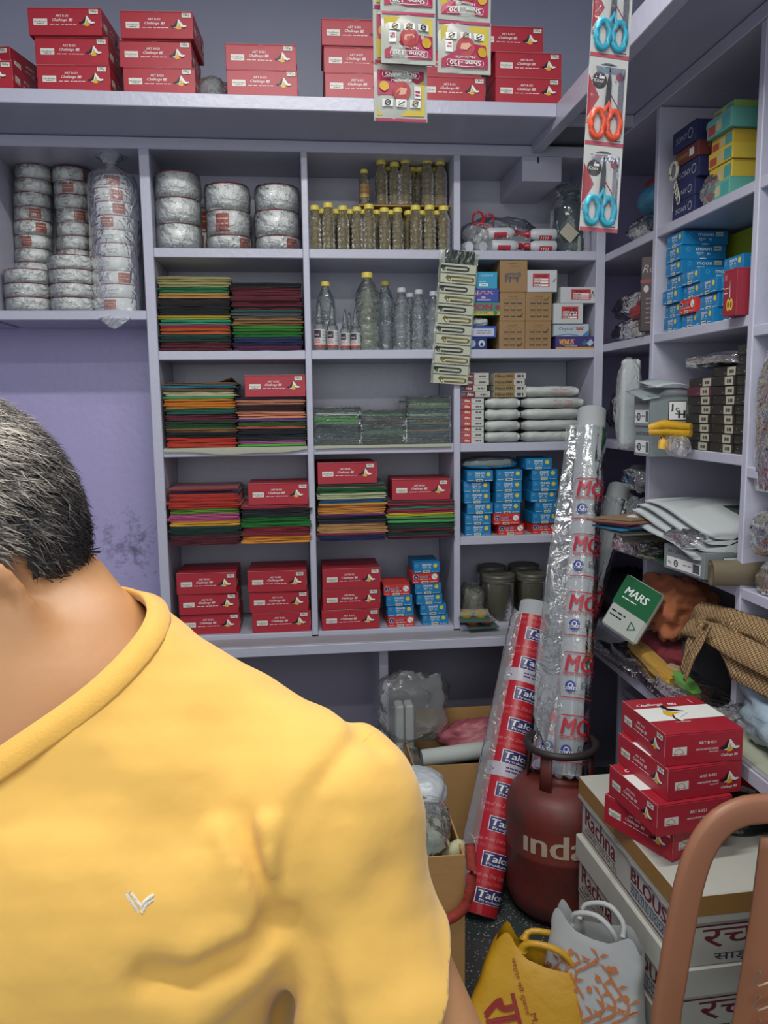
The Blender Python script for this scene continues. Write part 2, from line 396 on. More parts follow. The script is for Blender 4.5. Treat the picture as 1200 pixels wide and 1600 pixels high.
rpart('divider', (XR+.04, 1.435, FL), (XW-.002, 1.46, .690))

# ------------------------------------------------------------------ lofts above both units
lo_b = thing('loft_shelf', 'wide lavender loft shelf over the back unit carrying red boxes', 'loft', (0, 2.8, 2.59))
YL = 2.80; XL = .925
def lpart(n, lo, hi, m, par, off): return MB().box([lo[i]-off[i] for i in range(3)], [hi[i]-off[i] for i in range(3)], bev=.002).build(n, m, par)
ob = (0, 2.8, 2.59)
lpart('loft_board', (-2.59, YL+.02, 2.590), (XL+.02, YB-.002, 2.618), LOFTP, lo_b, ob)
lpart('fascia', (-2.59, YL, 2.590), (XL-.02, YL+.02, 2.634), PAINT, lo_b, ob)
lpart('wall_panel', (-2.59, YB-.012, 2.619), (XW-.002, YB-.002, CEIL), LOFTP, lo_b, ob)
lo_r = thing('side_loft_shelf', 'lavender loft shelf running along the right wall above the shelves', 'loft', (XL, 2.8, 2.63))
oc = (XL, 2.8, 2.63)
lpart('loft_board', (XL+.022, .2, 2.625), (XW-.002, YB-.015, 2.650), LOFTP, lo_r, oc)
lpart('fascia', (XL-.02, .2, 2.560), (XL+.02, D-.004, 2.635), PAINT, lo_r, oc)
lpart('batten', (XL+.02, 2.86, 2.585), (XR, 2.88, 2.624), PAINT, lo_r, oc)
lpart('soffit', (XL+.02, 2.88, 2.60), (XR-.005, YB-.015, 2.624), mat('grey_soffit', '#6c7076', .8), lo_r, oc)  # soffit board in a flat grey, darker than the loft board
# wall hook
h = onY(133, 795, YB); hk = MB()
hk.tube([(0, 0, .0), (0, -.03, 0), (.016, -.034, .001), (.02, -.034, -.03)], .0035, 6)
hk.tube([(-.008, -.008, -.014), (-.006, -.008, .03)], .004, 6)
tag(hk.build('wall_hook', mat('rusty_iron', '#3a3230', .6)), 'small bent iron hook on the bare purple wall', 'hook').location = (h[0], YB, h[2])
# ------------------------------------------------------------------ small cartons with print
REDB = mat('red_carton', '#a82534', .42, var=.07, scale=20, bump=.05, bscale=30)
REDL = mat('red_carton_lid', '#a02231', .42, var=.07, scale=20)
YEL = ink('#e0ab2c'); CREAM = ink('#d8d8cc')
RW, RD, RH = .230, .208, .0825
def emblem(P, x, z, s, L=3):
    """two arms meeting over a yellow sun"""
    P.disc(x, z-.06*s, .30*s, YEL, L, 18)
    P.poly([(x-.62*s, z-.06*s), (x-.36*s, z-.02*s), (x-.08*s, z+.36*s), (x-.02*s, z+.30*s), (x-.16*s, z-.16*s), (x-.40*s, z-.22*s), (x-.60*s, z-.16*s)], BLACKI, L+1)
    P.poly([(x-.12*s, z-.02*s), (x-.01*s, z+.42*s), (x+.07*s, z+.38*s), (x+.36*s, z-.02*s), (x+.62*s, z-.04*s), (x+.62*s, z-.15*s), (x+.40*s, z-.22*s), (x+.16*s, z-.14*s), (x+.02*s, z+.18*s), (x-.06*s, z-.06*s)], WHITE, L+2)
    P.line([(x+.16*s, z-.15*s), (x+.40*s, z-.23*s), (x+.60*s, z-.16*s)], .05*s, BLACKI, L+3)
    P.line([(x-.36*s, z-.23*s), (x-.16*s, z-.18*s), (x-.05*s, z+.0*s)], .05*s, WHITE, L+3)
def red_front(price, off=0.):
    P = Print(); x0 = -RW/2; P.rect(x0+.004, .004, RW-.008, RH-.016, REDB, .5)
    P.rect(x0+.017, .030, .043, .019, CREAM, 1); P.text('Vardhman', x0+.0195, .0375, .0052, BLACKI, 2, width=.037, shear=.2); P.scribble(x0+.028, .0335, .022, .0016, BLACKI, 2, 3, 1)
    P.text('ART B-021', x0+.108, .0545, .0068, WHITE, 1, 'C', bold=.008); P.text('Challenge', x0+.076, .0395, .0105, WHITE, 1, width=.047, shear=.35, bold=.012); P.text('80', x0+.1275, .0415, .0085, WHITE, 1, bold=.03, shear=.2)
    P.scribble(x0+.068, .0315, .030, .0018, WHITE, 1, 3, 2); P.scribble(x0+.104, .0315, .047, .0018, WHITE, 1, 4, 3)
    emblem(P, x0+.184, .041, .040)
    P.rect(x0+.193+off, .0625, .028, .0135, CREAM, 7); P.text(price, x0+.207+off, .0655, .0068, BLACKI, 8, 'C', width=.021, bold=.02); P.scribble(x0+.197+off, .0735, .018, .0012, BLACKI, 8, 3, 5)
    return P.mesh('front_print')
def red_end():
    P = Print(); x0 = -RD/2; P.rect(x0+.004, .004, RD-.008, RH-.01, REDB, .5)
    P.rect(x0+.020, .026, .038, .021, CREAM, 1); P.ring(x0+.037, .031, .012, .0012, REDI, 2, 20); P.rect(x0+.021, .027, .035, .004, CREAM, 3); P.scribble(x0+.023, .029, .030, .002, REDI, 4, 3, 6)
    P.text('ART B-021', x0+.112, .050, .0075, WHITE, 1, 'C', bold=.015); P.text('100% POLYESTER THREAD', x0+.082, .0345, .0048, WHITE, 1, width=.060, bold=.01); P.text('MADE IN INDIA', x0+.118, .0275, .0035, WHITE, 1, width=.024)
    emblem(P, x0+.171, .041, .042); P.text('Challenge', x0+.150, .0125, .0088, WHITE, 1, width=.032, shear=.35, bold=.01); P.text('80', x0+.1855, .0145, .0065, WHITE, 1, bold=.03)
    return P.mesh('end_print')
def red_top():
    P = Print(); P.rect(-.048, -RD/2, .084, RD, WHITE, 1)
    P.disc(-.006, -.01, .022, YEL, 2); emblem(P, -.006, -.012, .085, 3)
    P.text('Challenge', -.058, -.085, .020, WHITE, 1, width=.072, shear=.35, bold=.012, rot=PI/2); P.text('80', -.058, .002, .016, WHITE, 1, bold=.03, rot=PI/2)
    P.text('Vardhman', .052, -.04, .007, WHITE, 1, rot=PI/2, shear=.2); P.scribble(-.09, .07, .03, .002, WHITE, 1, 3, 8)
    P.bend(lambda x, y, z: (x, z, -y)); return P.mesh('top_print')
_rp = [red_front('T-984 gr'), red_front('T-585 gr', .003), red_front('T-395 gr', -.002), red_front('1-90 gr', -.004), red_front('1-40 gr', .002)]
_re, _rt = red_end(), red_top()
_rb = MB().box((-RW/2, -RD/2, 0), (RW/2, RD/2, RH-.004), bev=.0012).mesh('box_body', REDB)
_rl = MB()
_rl.box((-RW/2+.0008, -RD/2+.0008, RH-.0042), (RW/2-.0008, RD/2-.0008, RH), bev=.001)
_rl.add([(-.012, -RD/2-.0006, RH-.002), (.012, -RD/2-.0006, RH-.002), (.004, -RD/2-.0006, RH-.010), (-.004, -RD/2-.0006, RH-.010)], [(0, 1, 2, 3)])
_rl = _rl.mesh('lid', REDL)
WEAR = ink('#c99a98'); _rw = MB()
_rw.tube([(-RW/2, -RD/2, RH), (RW/2*.3, -RD/2-.0003, RH), (RW/2, -RD/2, RH), (RW/2, -RD/2, RH*.3)], .0006, 4); _rw = _rw.mesh('worn_edge', WEAR)
def red_box(x, yf, z, rz, label, group, var=0, top=False, tilt=0., end=True):
    """x, yf = middle of the printed long side"""
    c, s = math.cos(rz), math.sin(rz)
    t = thing('thread_box', label, 'box', (x-s*RD/2, yf+c*RD/2, z), (0, 0, rz), group)
    obj('box_body', _rb, t); obj('lid', _rl, t); obj('worn_edge', _rw, t)
    obj('front_print', _rp[var], t, (0, -RD/2, 0))
    if end: obj('end_print', _re, t, (RW/2, 0, 0), (0, 0, PI/2))
    if top: obj('top_print', _rt, t, (0, 0, RH))
    return t
R_ = lambda a: math.radians(a)
def pxX(px, py, Y): return onY(px, py, Y)[0]

# loft boxes -------------------------------------------------------
ZL = 2.6345
def loft_stack(cols, where, n_lab=None):
    names = {3: ['bottom', 'middle', 'top'], 2: ['lower', 'upper'], 1: ['single']}[len(cols)]
    for k, (px, py, dy, rz, var) in enumerate(cols):
        Y = YL+.012+dy
        red_box(pxX(px, py, Y), Y, ZL+k*(RH+.0006), R_(rz), f'red thread box, {names[k]} of the {where}', 'red thread boxes on the loft', var)
loft_stack([(115, 120, .01, -3, 2), (112, 78, .012, -3, 1), (101, 30, .0, -4, 0)], 'loft stack above the narrow tape rolls', 3)
loft_stack([(249, 125, .01, -2, 3), (243, 85, .014, -2, 4), (245, 40, .0, -3, 1)], 'loft stack above the big wrapped rolls', 3)
loft_stack([(410, 130, .0, -1, 4), (408, 92, .012, -1, 3)], 'low loft stack of two by itself')
loft_stack([(562, 130, .0, -1, 4), (560, 88, .01, -1, 4), (557, 44, .004, -1, 3)], 'loft stack half hidden by the oil sachets', 3)
loft_stack([(706, 135, .01, 0, 4), (700, 95, .014, 0, 3)], 'loft stack directly behind the oil sachets')
loft_stack([(826, 135, .0, 0, 3), (826, 90, .006, 0, 2), (797, 45, .012, 0, 4)], 'loft stack beside the loft corner', 3)
red_box(pxX(-38, 118, YL+.012), YL+.012, ZL, R_(-4), 'red thread box at the loft end under the askew box', 'red thread boxes on the loft', 1)
t = red_box(pxX(-40, 90, 2.9), 2.93, ZL+RH, R_(-14), 'red thread box lying askew on another box at the end of the loft', 'red thread boxes on the loft', 0)

# boxes in the back unit --------------------------------------------
def shelf_stack(cols, z, where):
    names = {3: ['bottom', 'middle', 'top'], 1: ['single']}[len(cols)]
    for k, (px, py, dy, rz, var, off) in enumerate(cols):
        Y = D+.006+dy
        red_box(pxX(px, py, Y), Y, z+k*(RH+.0006), R_(rz), (f'red thread box, {names[k]} of the {where}' if len(cols) > 1 else f'red thread box {where}'), 'red thread boxes in the back unit', var)
shelf_stack([(328, 970, .02, 0, 4, 0), (326, 937, .012, 1, 3, 0), (322, 900, .006, -1, 4, 0)], ROW[4], 'bottom shelf stack beside the bare purple wall')
shelf_stack([(440, 967, .008, 0, 3, 0), (436, 935, .006, 0, 4, 0), (433, 898, .0, -1, 3, 0)], ROW[4], 'bottom shelf stack under yellow cloth')
shelf_stack([(548, 967, .0, 1, 4, 0), (549, 933, .004, 0, 3, 0), (549, 898, .002, 0, 4, 0)], ROW[4], 'bottom shelf stack beside small suede boxes')

# ------------------------------------------------------------------ blue and red sewing-thread cartons
MOONB = mat('blue_carton', '#1878ad', .42, var=.08, scale=25); SUEDB = mat('scarlet_carton', '#c8352f', .42, var=.08, scale=25)
MW, MD, MH = .106, .150, .0435
LEM = ink('#d9c23a'); PALE = ink('#8cc3e0'); DBLUE = ink('#22336e'); TAGP = ink('#c3c4b4')
def moon_front(w=MW, seed=0):
    P = Print(); x0 = -w/2
    P.text('moon', x0+.052, .0285, .0078, WHITE, 1, 'C', bold=.02, width=.036); P.text('मून', x0+.034, .0175, .0085, WHITE, 1, width=.019, bold=.01); P.text('80', x0+.059, .0195, .0055, WHITE, 1, width=.010)
    P.scribble(x0+.035, .0148, .036, .0014, PALE, 1, 4, seed); P.disc(x0+.087, .0285, .0082, LEM, 1); P.ring(x0+.012, .030, .0058, .0008, PALE, 1, 16); P.text('C', x0+.012, .0275, .005, PALE, 1, 'C')
    P.scribble(x0+.005, .004, .022, .0016, WHITE, 1, 3, seed+1); P.scribble(x0+.072, .004, .028, .0014, WHITE, 1, 4, seed+2)
    P.rect(x0+.037, .0005, .028, .0095, TAGP, 2); P.scribble(x0+.043, .0035, .018, .0028, BLACKI, 3, 3, seed+3)
    return P.mesh('front_print')
def moon_side():
    P = Print(); x0 = -MD/2
    P.text('moon', x0+.052, .026, .0085, WHITE, 1, width=.050, bold=.012); P.text('मून', x0+.053, .011, .0095, WHITE, 1, width=.024); P.text('80', x0+.088, .0125, .007, WHITE, 1)
    P.rect(x0+.110, .026, .024, .013, TAGP, 1); P.scribble(x0+.112, .031, .018, .002, BLACKI, 2, 3, 4); P.ring(x0+.026, .030, .006, .0007, PALE, 1, 14)
    P.disc(0, 0, .012, ink('#d2cfc0'), 1, 12, .004, 0, PI)
    return P.mesh('side_print')
def suede_front():
    P = Print(); x0 = -MW/2
    P.disc(x0+.014, .026, .0108, WHITE, 1); P.disc(x0+.014, .026, .0098, DBLUE, 2); P.disc(x0+.014, .026, .003, WHITE, 3, 10, .002); P.scribble(x0+.008, .0195, .012, .0015, WHITE, 3, 3, 1)
    P.text('suede', x0+.032, .0225, .0125, WHITE, 1, width=.029, bold=.06); P.text('suede', x0+.0325, .0230, .0118, DBLUE, 2, width=.028, bold=.025); P.text('NXT', x0+.063, .0235, .0055, DBLUE, 2, width=.011, bold=.03)
    P.scribble(x0+.030, .0165, .042, .0018, WHITE, 1, 4, 2); P.disc(x0+.0895, .0265, .0118, WHITE, 1); P.line([(x0+.082, .033), (x0+.096, .0205)], .0012, BLACKI, 2); P.disc(x0+.0955, .0215, .0019, BLACKI, 3, 8)
    P.scribble(x0+.004, .0055, .018, .0016, WHITE, 1, 3, 3); P.scribble(x0+.070, .0055, .030, .0016, WHITE, 1, 4, 4)
    P.rect(x0+.036, .0005, .028, .0095, TAGP, 2); P.scribble(x0+.042, .0035, .018, .003, BLACKI, 3, 3, 7)
    return P.mesh('front_print')
_mf = [moon_front(seed=k*10) for k in range(3)]; _ms = moon_side(); _sf = suede_front()
_mb = MB().box((-MW/2, -MD/2, 0), (MW/2, MD/2, MH-.002), bev=.0009).mesh('box_body', MOONB)
_sb = MB().box((-MW/2, -MD/2, 0), (MW/2, MD/2, MH-.002), bev=.0009).mesh('box_body', SUEDB)
_ml = MB().box((-MW/2+.0006, -MD/2+.0006, MH-.0021), (MW/2-.0006, MD/2-.0006, MH), bev=.0007)
_mll = _ml.mesh('lid', MOONB); _sll = _ml.mesh('lid', SUEDB)
def small_box(kind, x, yf, z, rz, label, group, var=0, sides=False):
    c, s = math.cos(rz), math.sin(rz)
    t = thing(kind+'_thread_box' if kind == 'suede' else 'blue_thread_box', label, 'box', (x-s*MD/2, yf+c*MD/2, z), (0, 0, rz), group)
    obj('box_body', _mb if kind == 'moon' else _sb, t); obj('lid', _mll if kind == 'moon' else _sll, t)
    obj('front_print', _mf[var % 3] if kind == 'moon' else _sf, t, (0, -MD/2, 0))
    if sides:
        obj('side_print', _ms, t, (MW/2, 0, 0), (0, 0, PI/2)); obj('side_print', _ms, t, (-MW/2, 0, 0), (0, 0, -PI/2))
    return t
ORD = ['bottom', 'second', 'third', 'fourth', 'fifth', 'sixth', 'seventh']
def small_stack(spec, z, where, grp, yf=D+.008):
    for k, (kind, px, py, dy, rz) in enumerate(spec):
        col = 'blue moon' if kind == 'moon' else 'scarlet suede'
        nm = ORD[k]+(' up' if k else '')
        small_box(kind, pxX(px, py, yf+dy), yf+dy, z+k*(MH+.0004), R_(rz), f'{col} thread box, {nm} in the stack {where}', grp, k)
M, Q_ = 'moon', 'suede'
g = 'small thread boxes on the bottom shelf'
small_stack([(Q_, 627, 967, .012, 2), (M, 626, 950, .01, 1), (M, 624, 933, .006, 1), (Q_, 620, 915, .006, 1)], ROW[4], 'touching the big red boxes', g)
small_stack([(M, 680, 965, .02, 1), (M, 677, 950, .016, 1), (M, 671, 932, .016, 1), (M, 669, 916, .012, 1), (Q_, 665, 898, .01, 1), (M, 667, 884, .006, 1)], ROW[4], 'beside the bottom shelf post', g)
g = 'small thread boxes on the shelf behind the printed rolls'
small_stack([(M, 747, 830, .02, 0), (M, 747, 812, .018, 0), (M, 750, 793, .014, 0), (M, 746, 776, .012, 0), (M, 745, 760, .012, -1), (M, 750, 744, .0, 0)], ROW[3], 'all of blue boxes only', g)
small_stack([(Q_, 799, 830, .01, 1), (Q_, 792, 812, .0, 0), (M, 793, 795, .012, 0), (M, 795, 778, .01, 0), (M, 795, 760, .008, 0), (M, 796, 744, .008, 0)], ROW[3], 'with two scarlet boxes underneath', g)
small_stack([(Q_, 852, 830, .014, 0), (M, 852, 812, .006, 0), (M, 856, 795, .006, 0), (M, 849, 778, .004, 0), (M, 852, 762, .0, 0), (M, 851, 744, .004, 0), (M, 842, 724, .0, 0)], ROW[3], 'topped by a lone box', g)
# ------------------------------------------------------------------ folded cloth
def fold_mesh(seed):
    """one folded length of cloth: two plies with rounded folds at the front, unit size, front at y=0"""
    r = np.random.default_rng(seed); nx = 13; prof = []
    for i in range(5):
        a = PI*i/4; prof.append((.02*(1-math.sin(a)), .25-.25*math.cos(a)))
    for i in range(5):
        a = PI*i/4; prof.append((.02*(1-math.sin(a))+r.uniform(-.006, .012), .75-.25*math.cos(a)))
    prof += [(.5, 1.0), (1., 1.), (1., .5), (1., 0.), (.5, 0.)]
    P = np.zeros((nx, len(prof), 3)); xs = np.linspace(-.5, .5, nx); wy = noise1(nx, .008, 3, seed); wz = noise1(nx, .06, 3, seed+50)
    for i in range(nx):
        e = abs(xs[i])*2; pin = 1-.30*max(0, (e-.9)/.1)
        for j, (y, z) in enumerate(prof):
            zz = .5+(z-.5)*pin
            P[i, j] = (xs[i]+(r.normal()*.004 if i in (0, nx-1) else 0), y+wy[i]*(y < .3)+.02*max(0, (e-.85)/.15)*(y < .3), zz+wz[i])
    P[..., 2] = (P[..., 2]-P[..., 2].min())/(P[..., 2].max()-P[..., 2].min())
    return MB().grid(P, None, closev=True, caps=True)
_fold = [fold_mesh(k).mesh('folded_cloth', mat('cloth', '#888888', .9), True) for k in range(6)]
def cloth_mat(col): return mat('cotton_'+col.lstrip('#'), col, .88, var=.10, scale=60, sheen=.15, bump=.05, bscale=300)
def slot(o, m): o.material_slots[0].link = 'OBJECT'; o.material_slots[0].material = m; return o
def cloth_stack(x0, x1, ytop, ybot, z, where, bands, yf=D+.0, group=None, name='folded_cloth', droop=False, dep=.27, total=None):
    tot = sum(b[2] for b in bands); Hm = total or (onY((x0+x1)/2, ytop, yf)[2]-z); ym = (ytop+ybot)/2
    X0, X1 = pxX(x0, ym, yf), pxX(x1, ym, yf); zz = z; k = 0
    for cname, col, h in reversed(bands):
        n = max(1, round(h/4.2)); th = Hm*h/tot/n
        for i in range(n):
            o = obj(name, _fold[rng.integers(6)], None); slot(o, cloth_mat(col))
            w = (X1-X0)*rng.uniform(.965, 1.03)
            o.scale = (w, dep*rng.uniform(.95, 1.03), th*.985)
            o.location = ((X0+X1)/2+rng.normal()*.0028, yf+rng.normal()*.003, zz); o.rotation_euler = (0, 0, rng.normal()*.010)
            tag(o, f'folded {cname} cloth in the stack {where}', 'cloth', f'{cname} cloth folds {where}'); zz += th; k += 1
    return zz, X0, X1
c1 = [('khaki', '#a8a06a', 16), ('green', '#1c7a4c', 8), ('tan', '#c29a58', 9), ('dark brown', '#2c2320', 8), ('black', '#15181a', 17), ('mustard', '#b9a62c', 7), ('mint', '#3aa77f', 8), ('crimson', '#a53048', 5), ('orange', '#d0672c', 10), ('bottle green', '#12463a', 11), ('maroon', '#5e1a26', 14)]
c2 = [('black green', '#14211f', 7), ('maroon', '#6b2431', 34), ('teal', '#17544a', 5), ('grey', '#5b5a5c', 8), ('tan brown', '#9a7145', 11), ('leaf green', '#3d8d2c', 9), ('grass green', '#1f7b27', 9), ('navy blue', '#24305f', 11), ('plum', '#521d44', 9)]
c3 = [('brown', '#6b4a33', 5), ('turquoise', '#1f7f97', 5), ('olive brown', '#7d5c35', 5), ('cream', '#c9c8a8', 8), ('light green', '#3f9a58', 4), ('orange yellow', '#d98b25', 16), ('teal green', '#14604c', 9), ('wine', '#6a1e38', 11), ('green', '#14502c', 11), ('tan', '#9b7545', 7), ('black', '#191718', 9), ('vermilion', '#c43a22', 16)]
c4 = [('midnight', '#1c1d33', 4), ('peach', '#c98a68', 9), ('dark wine', '#3a1722', 11), ('salmon', '#e09a74', 13), ('violet', '#6b4a96', 5), ('olive green', '#3f6428', 8), ('coral', '#cf6b55', 5), ('blue black', '#121b28', 14), ('slate', '#27353c', 7), ('pink', '#bb5b97', 6), ('bright green', '#55b848', 4)]
c5 = [('dark red', '#8a1f2a', 4), ('indigo', '#221f3a', 6), ('red', '#bf3324', 28), ('lime green', '#5d8f28', 10), ('pink', '#c4598f', 14), ('yellow', '#dda52b', 10), ('dark green', '#0f3f36', 12), ('dark teal', '#0f2a2a', 5), ('maroon', '#5d1626', 20)]
c6 = [('crimson', '#8f1c30', 6), ('black', '#121a24', 15), ('green', '#157b2b', 19), ('brick red', '#8a1f2b', 17), ('amber', '#e0932a', 14)]
c7 = [('dark green', '#153f3a', 4), ('beige', '#c99a5e', 3), ('green', '#146035', 10), ('cream', '#c9cfa2', 12), ('blue', '#1f5f8f', 8), ('amber', '#d3933d', 21), ('purple', '#6f2a7d', 4), ('forest green', '#112a2a', 8), ('ink blue', '#1d1d38', 7), ('tan', '#cda066', 19), ('crimson', '#8f1f4a', 4), ('navy blue', '#20265c', 12)]
c8 = [('dark maroon', '#4a1320', 3), ('rose', '#a8344c', 8), ('sea green', '#2f8f6c', 5), ('raspberry', '#a02d4a', 9), ('yellow', '#d0bf22', 7), ('green', '#3f9f5b', 5), ('brown', '#8f5a35', 3), ('bright green', '#49b062', 6), ('dark green', '#0f3f26', 13), ('crimson', '#8a2547', 4), ('forest green', '#163522', 10), ('plum', '#571b3c', 8)]
cloth_stack(248, 359, 432, 545, ROW[1], 'with khaki on top', c1)
cloth_stack(363, 472, 441, 545, ROW[1], 'with a thick maroon layer', c2)
cloth_stack(258, 368, 597, 699, ROW[2]+.002, 'with brown on top', c3)
z4, xa, xb = cloth_stack(371, 478, 621, 699, ROW[2]+.002, 'under a red box, salmon inside', c4)
shelf_stack([(430, 603, .01, 1, 3, 0)], z4+.002, 'on the cloth stack with a salmon layer')
cloth_stack(264, 374, 764, 862, ROW[3], 'topped with dark red and indigo', c5, D-.02)
z6, xa, xb = cloth_stack(378, 485, 790, 858, ROW[3], 'under a red box, green inside', c6, D-.02)
shelf_stack([(435, 773, -.012, 0, 4, 0)], z6+.002, 'on the stack with green and amber')
z7, xa, xb = cloth_stack(498, 604, 757, 856, ROW[3], 'with tan and amber layers', c7, D-.02)
shelf_stack([(543, 740, -.014, 2, 3, 0)], z7+.002, 'on the cloth stack with tan and blue layers')
z8, xa, xb = cloth_stack(607, 709, 783, 856, ROW[3], 'with rose layers on top', c8, D-.02)
shelf_stack([(658, 764, -.008, -2, 3, 0)], z8+.002, 'on the cloth stack with rose layers')
# loose brown corner sticking up from the third stack
P = np.zeros((5, 7, 3)); a, b = onY(322, 597, D+.1), onY(372, 597, D+.1)
for i in range(5):
    for j in range(7):
        u, v = i/4, j/6; P[i, j] = (a[0]+(b[0]-a[0])*v, D+.06+.12*u, a[2]-.012+.035*v**1.5*(1-.5*u)*(1 if v < .95 else .1))
o = MB().grid(P).build('loose_cloth', cloth_mat('#5a3d28'), None, True); o.modifiers.new('s', 'SOLIDIFY').thickness = .003
tag(o, 'loose brown cloth corner sticking up from a folded stack', 'cloth')
# newspaper sheets lining two shelves
def newsprint():
    m = mat('newsprint', '#a5a894', .9, var=.05); nt = m.node_tree; b = nt.nodes['Principled BSDF']; old = b.inputs['Base Color'].links[0].from_socket
    tc = nd(nt, 'ShaderNodeTexCoord'); w = nd(nt, 'ShaderNodeTexBrick'); w.inputs['Scale'].default_value = 60; w.inputs['Color1'].default_value = (.08, .08, .08, 1); w.inputs['Color2'].default_value = (.16, .16, .15, 1); w.inputs['Mortar'].default_value = lin('#a5a894')+(1,); w.inputs['Mortar Size'].default_value = .045
    w.inputs['Brick Width'].default_value = .3; w.inputs['Row Height'].default_value = .12
    nt.links.new(tc.outputs['Object'], w.inputs['Vector']); mx = nd(nt, 'ShaderNodeMix', data_type='RGBA'); mx.inputs[0].default_value = .35; nt.links.new(old, mx.inputs[6]); nt.links.new(w.outputs[0], mx.inputs[7]); nt.links.new(mx.outputs[2], b.inputs['Base Color']); return m
NEWS = newsprint()
def liner(x0, x1, z, hang, label, wav, seed):
    n = 16; P = np.zeros((n, 6, 3)); w = noise1(n, wav, 3, seed)
    for i in range(n):
        x = x0+(x1-x0)*i/(n-1)
        for j, (y, dz) in enumerate(((.28, .0012), (.0, .0012), (-.006, .0), (-.008, -.3), (-.0085, -.7), (-.009, -1.))):
            P[i, j] = (x, D+y, z+(dz if dz > 0 else dz*(hang+w[i]*(dz < -.5))))
    return tag(MB().grid(P).build('newspaper_liner', NEWS, None, True), label, 'newspaper')
liner(POST[0][1]+.004, POST[1][0]-.002, ROW[2]-.0005, .018, 'crumpled newspaper lining the shelf under the brown topped cloth', .004, 3)
liner(POST[1][1]+.004, POST[2][0]-.012, ROW[2]-.0005, .010, 'newspaper strip lining the shelf under plastic wrapped cloth', .001, 4)
# plastic-wrapped dark cloth
w1 = [('black', '#1a1d20', 8), ('white', '#b9c2c0', 5), ('green', '#4c9a3a', 14), ('navy', '#1e2d3f', 22), ('slate', '#26313a', 12)]
w2 = [('black green', '#1b2a26', 6), ('green', '#2a6a44', 4), ('grey brown', '#4b3f40', 8), ('slate', '#262b31', 16), ('sea green', '#2d6b47', 6), ('charcoal', '#2b3130', 17)]
w3 = [('black', '#20222a', 10), ('light green', '#5b9a55', 5), ('grey rose', '#6d6260', 5), ('green', '#1f5a42', 8), ('pale grey', '#8b9a92', 5), ('grey green', '#54655a', 9), ('khaki', '#75704a', 5), ('slate blue', '#304656', 8), ('tan', '#8a6d4d', 4), ('steel', '#4a5a66', 8), ('dark slate', '#2c3a47', 12)]
WRAPF = film('wrap_film', opac=.16, gloss=.5, col='#8fa09a', bscale=45, bump=1.0)
for i, (x0, x1, yt, bands, wh, lb) in enumerate(((492, 562, 637, w1, 'wrapped, green near its top', 'clear wrap around the cloth stack with bright green near its top'), (565, 634, 641, w2, 'wrapped, mostly charcoal', 'clear wrap around the mostly charcoal cloth stack'), (637, 703, 620, w3, 'wrapped, tallest of three', 'clear wrap around the tallest dark cloth stack'))):
    z, a, b = cloth_stack(x0, x1, yt, 697, ROW[2]+.002, wh, bands, D+.012, dep=.22)
    mb = MB(); n = 9; P = []
    for zz in np.linspace(ROW[2]+.003, z+.004, 14):
        ring = []
        for u in np.linspace(0, 1, n): ring.append((a-.004+(b-a+.008)*u, D+.004, zz))
        for u in np.linspace(0, 1, 5)[1:]: ring.append((b+.004, D+.004+.235*u, zz))
        for u in np.linspace(1, 0, 5)[1:]: ring.append((a-.004+(b-a+.008)*u, D+.239, zz))
        for u in np.linspace(1, 0, 5)[1:-1]: ring.append((a-.004, D+.004+.235*u, zz))
        P.append(ring)
    P = np.array(P); P[..., 1] += (.0035*vnoise(P, 9, i+3))*(P[..., 1] < D+.02); mb.grid(P, None, closev=True)
    mb.f.append(tuple(len(mb.v)-P.shape[1]+k for k in range(P.shape[1]))); mb.m.append(0)
    tag(mb.build('plastic_wrap', WRAPF, None, True), lb, 'wrap')

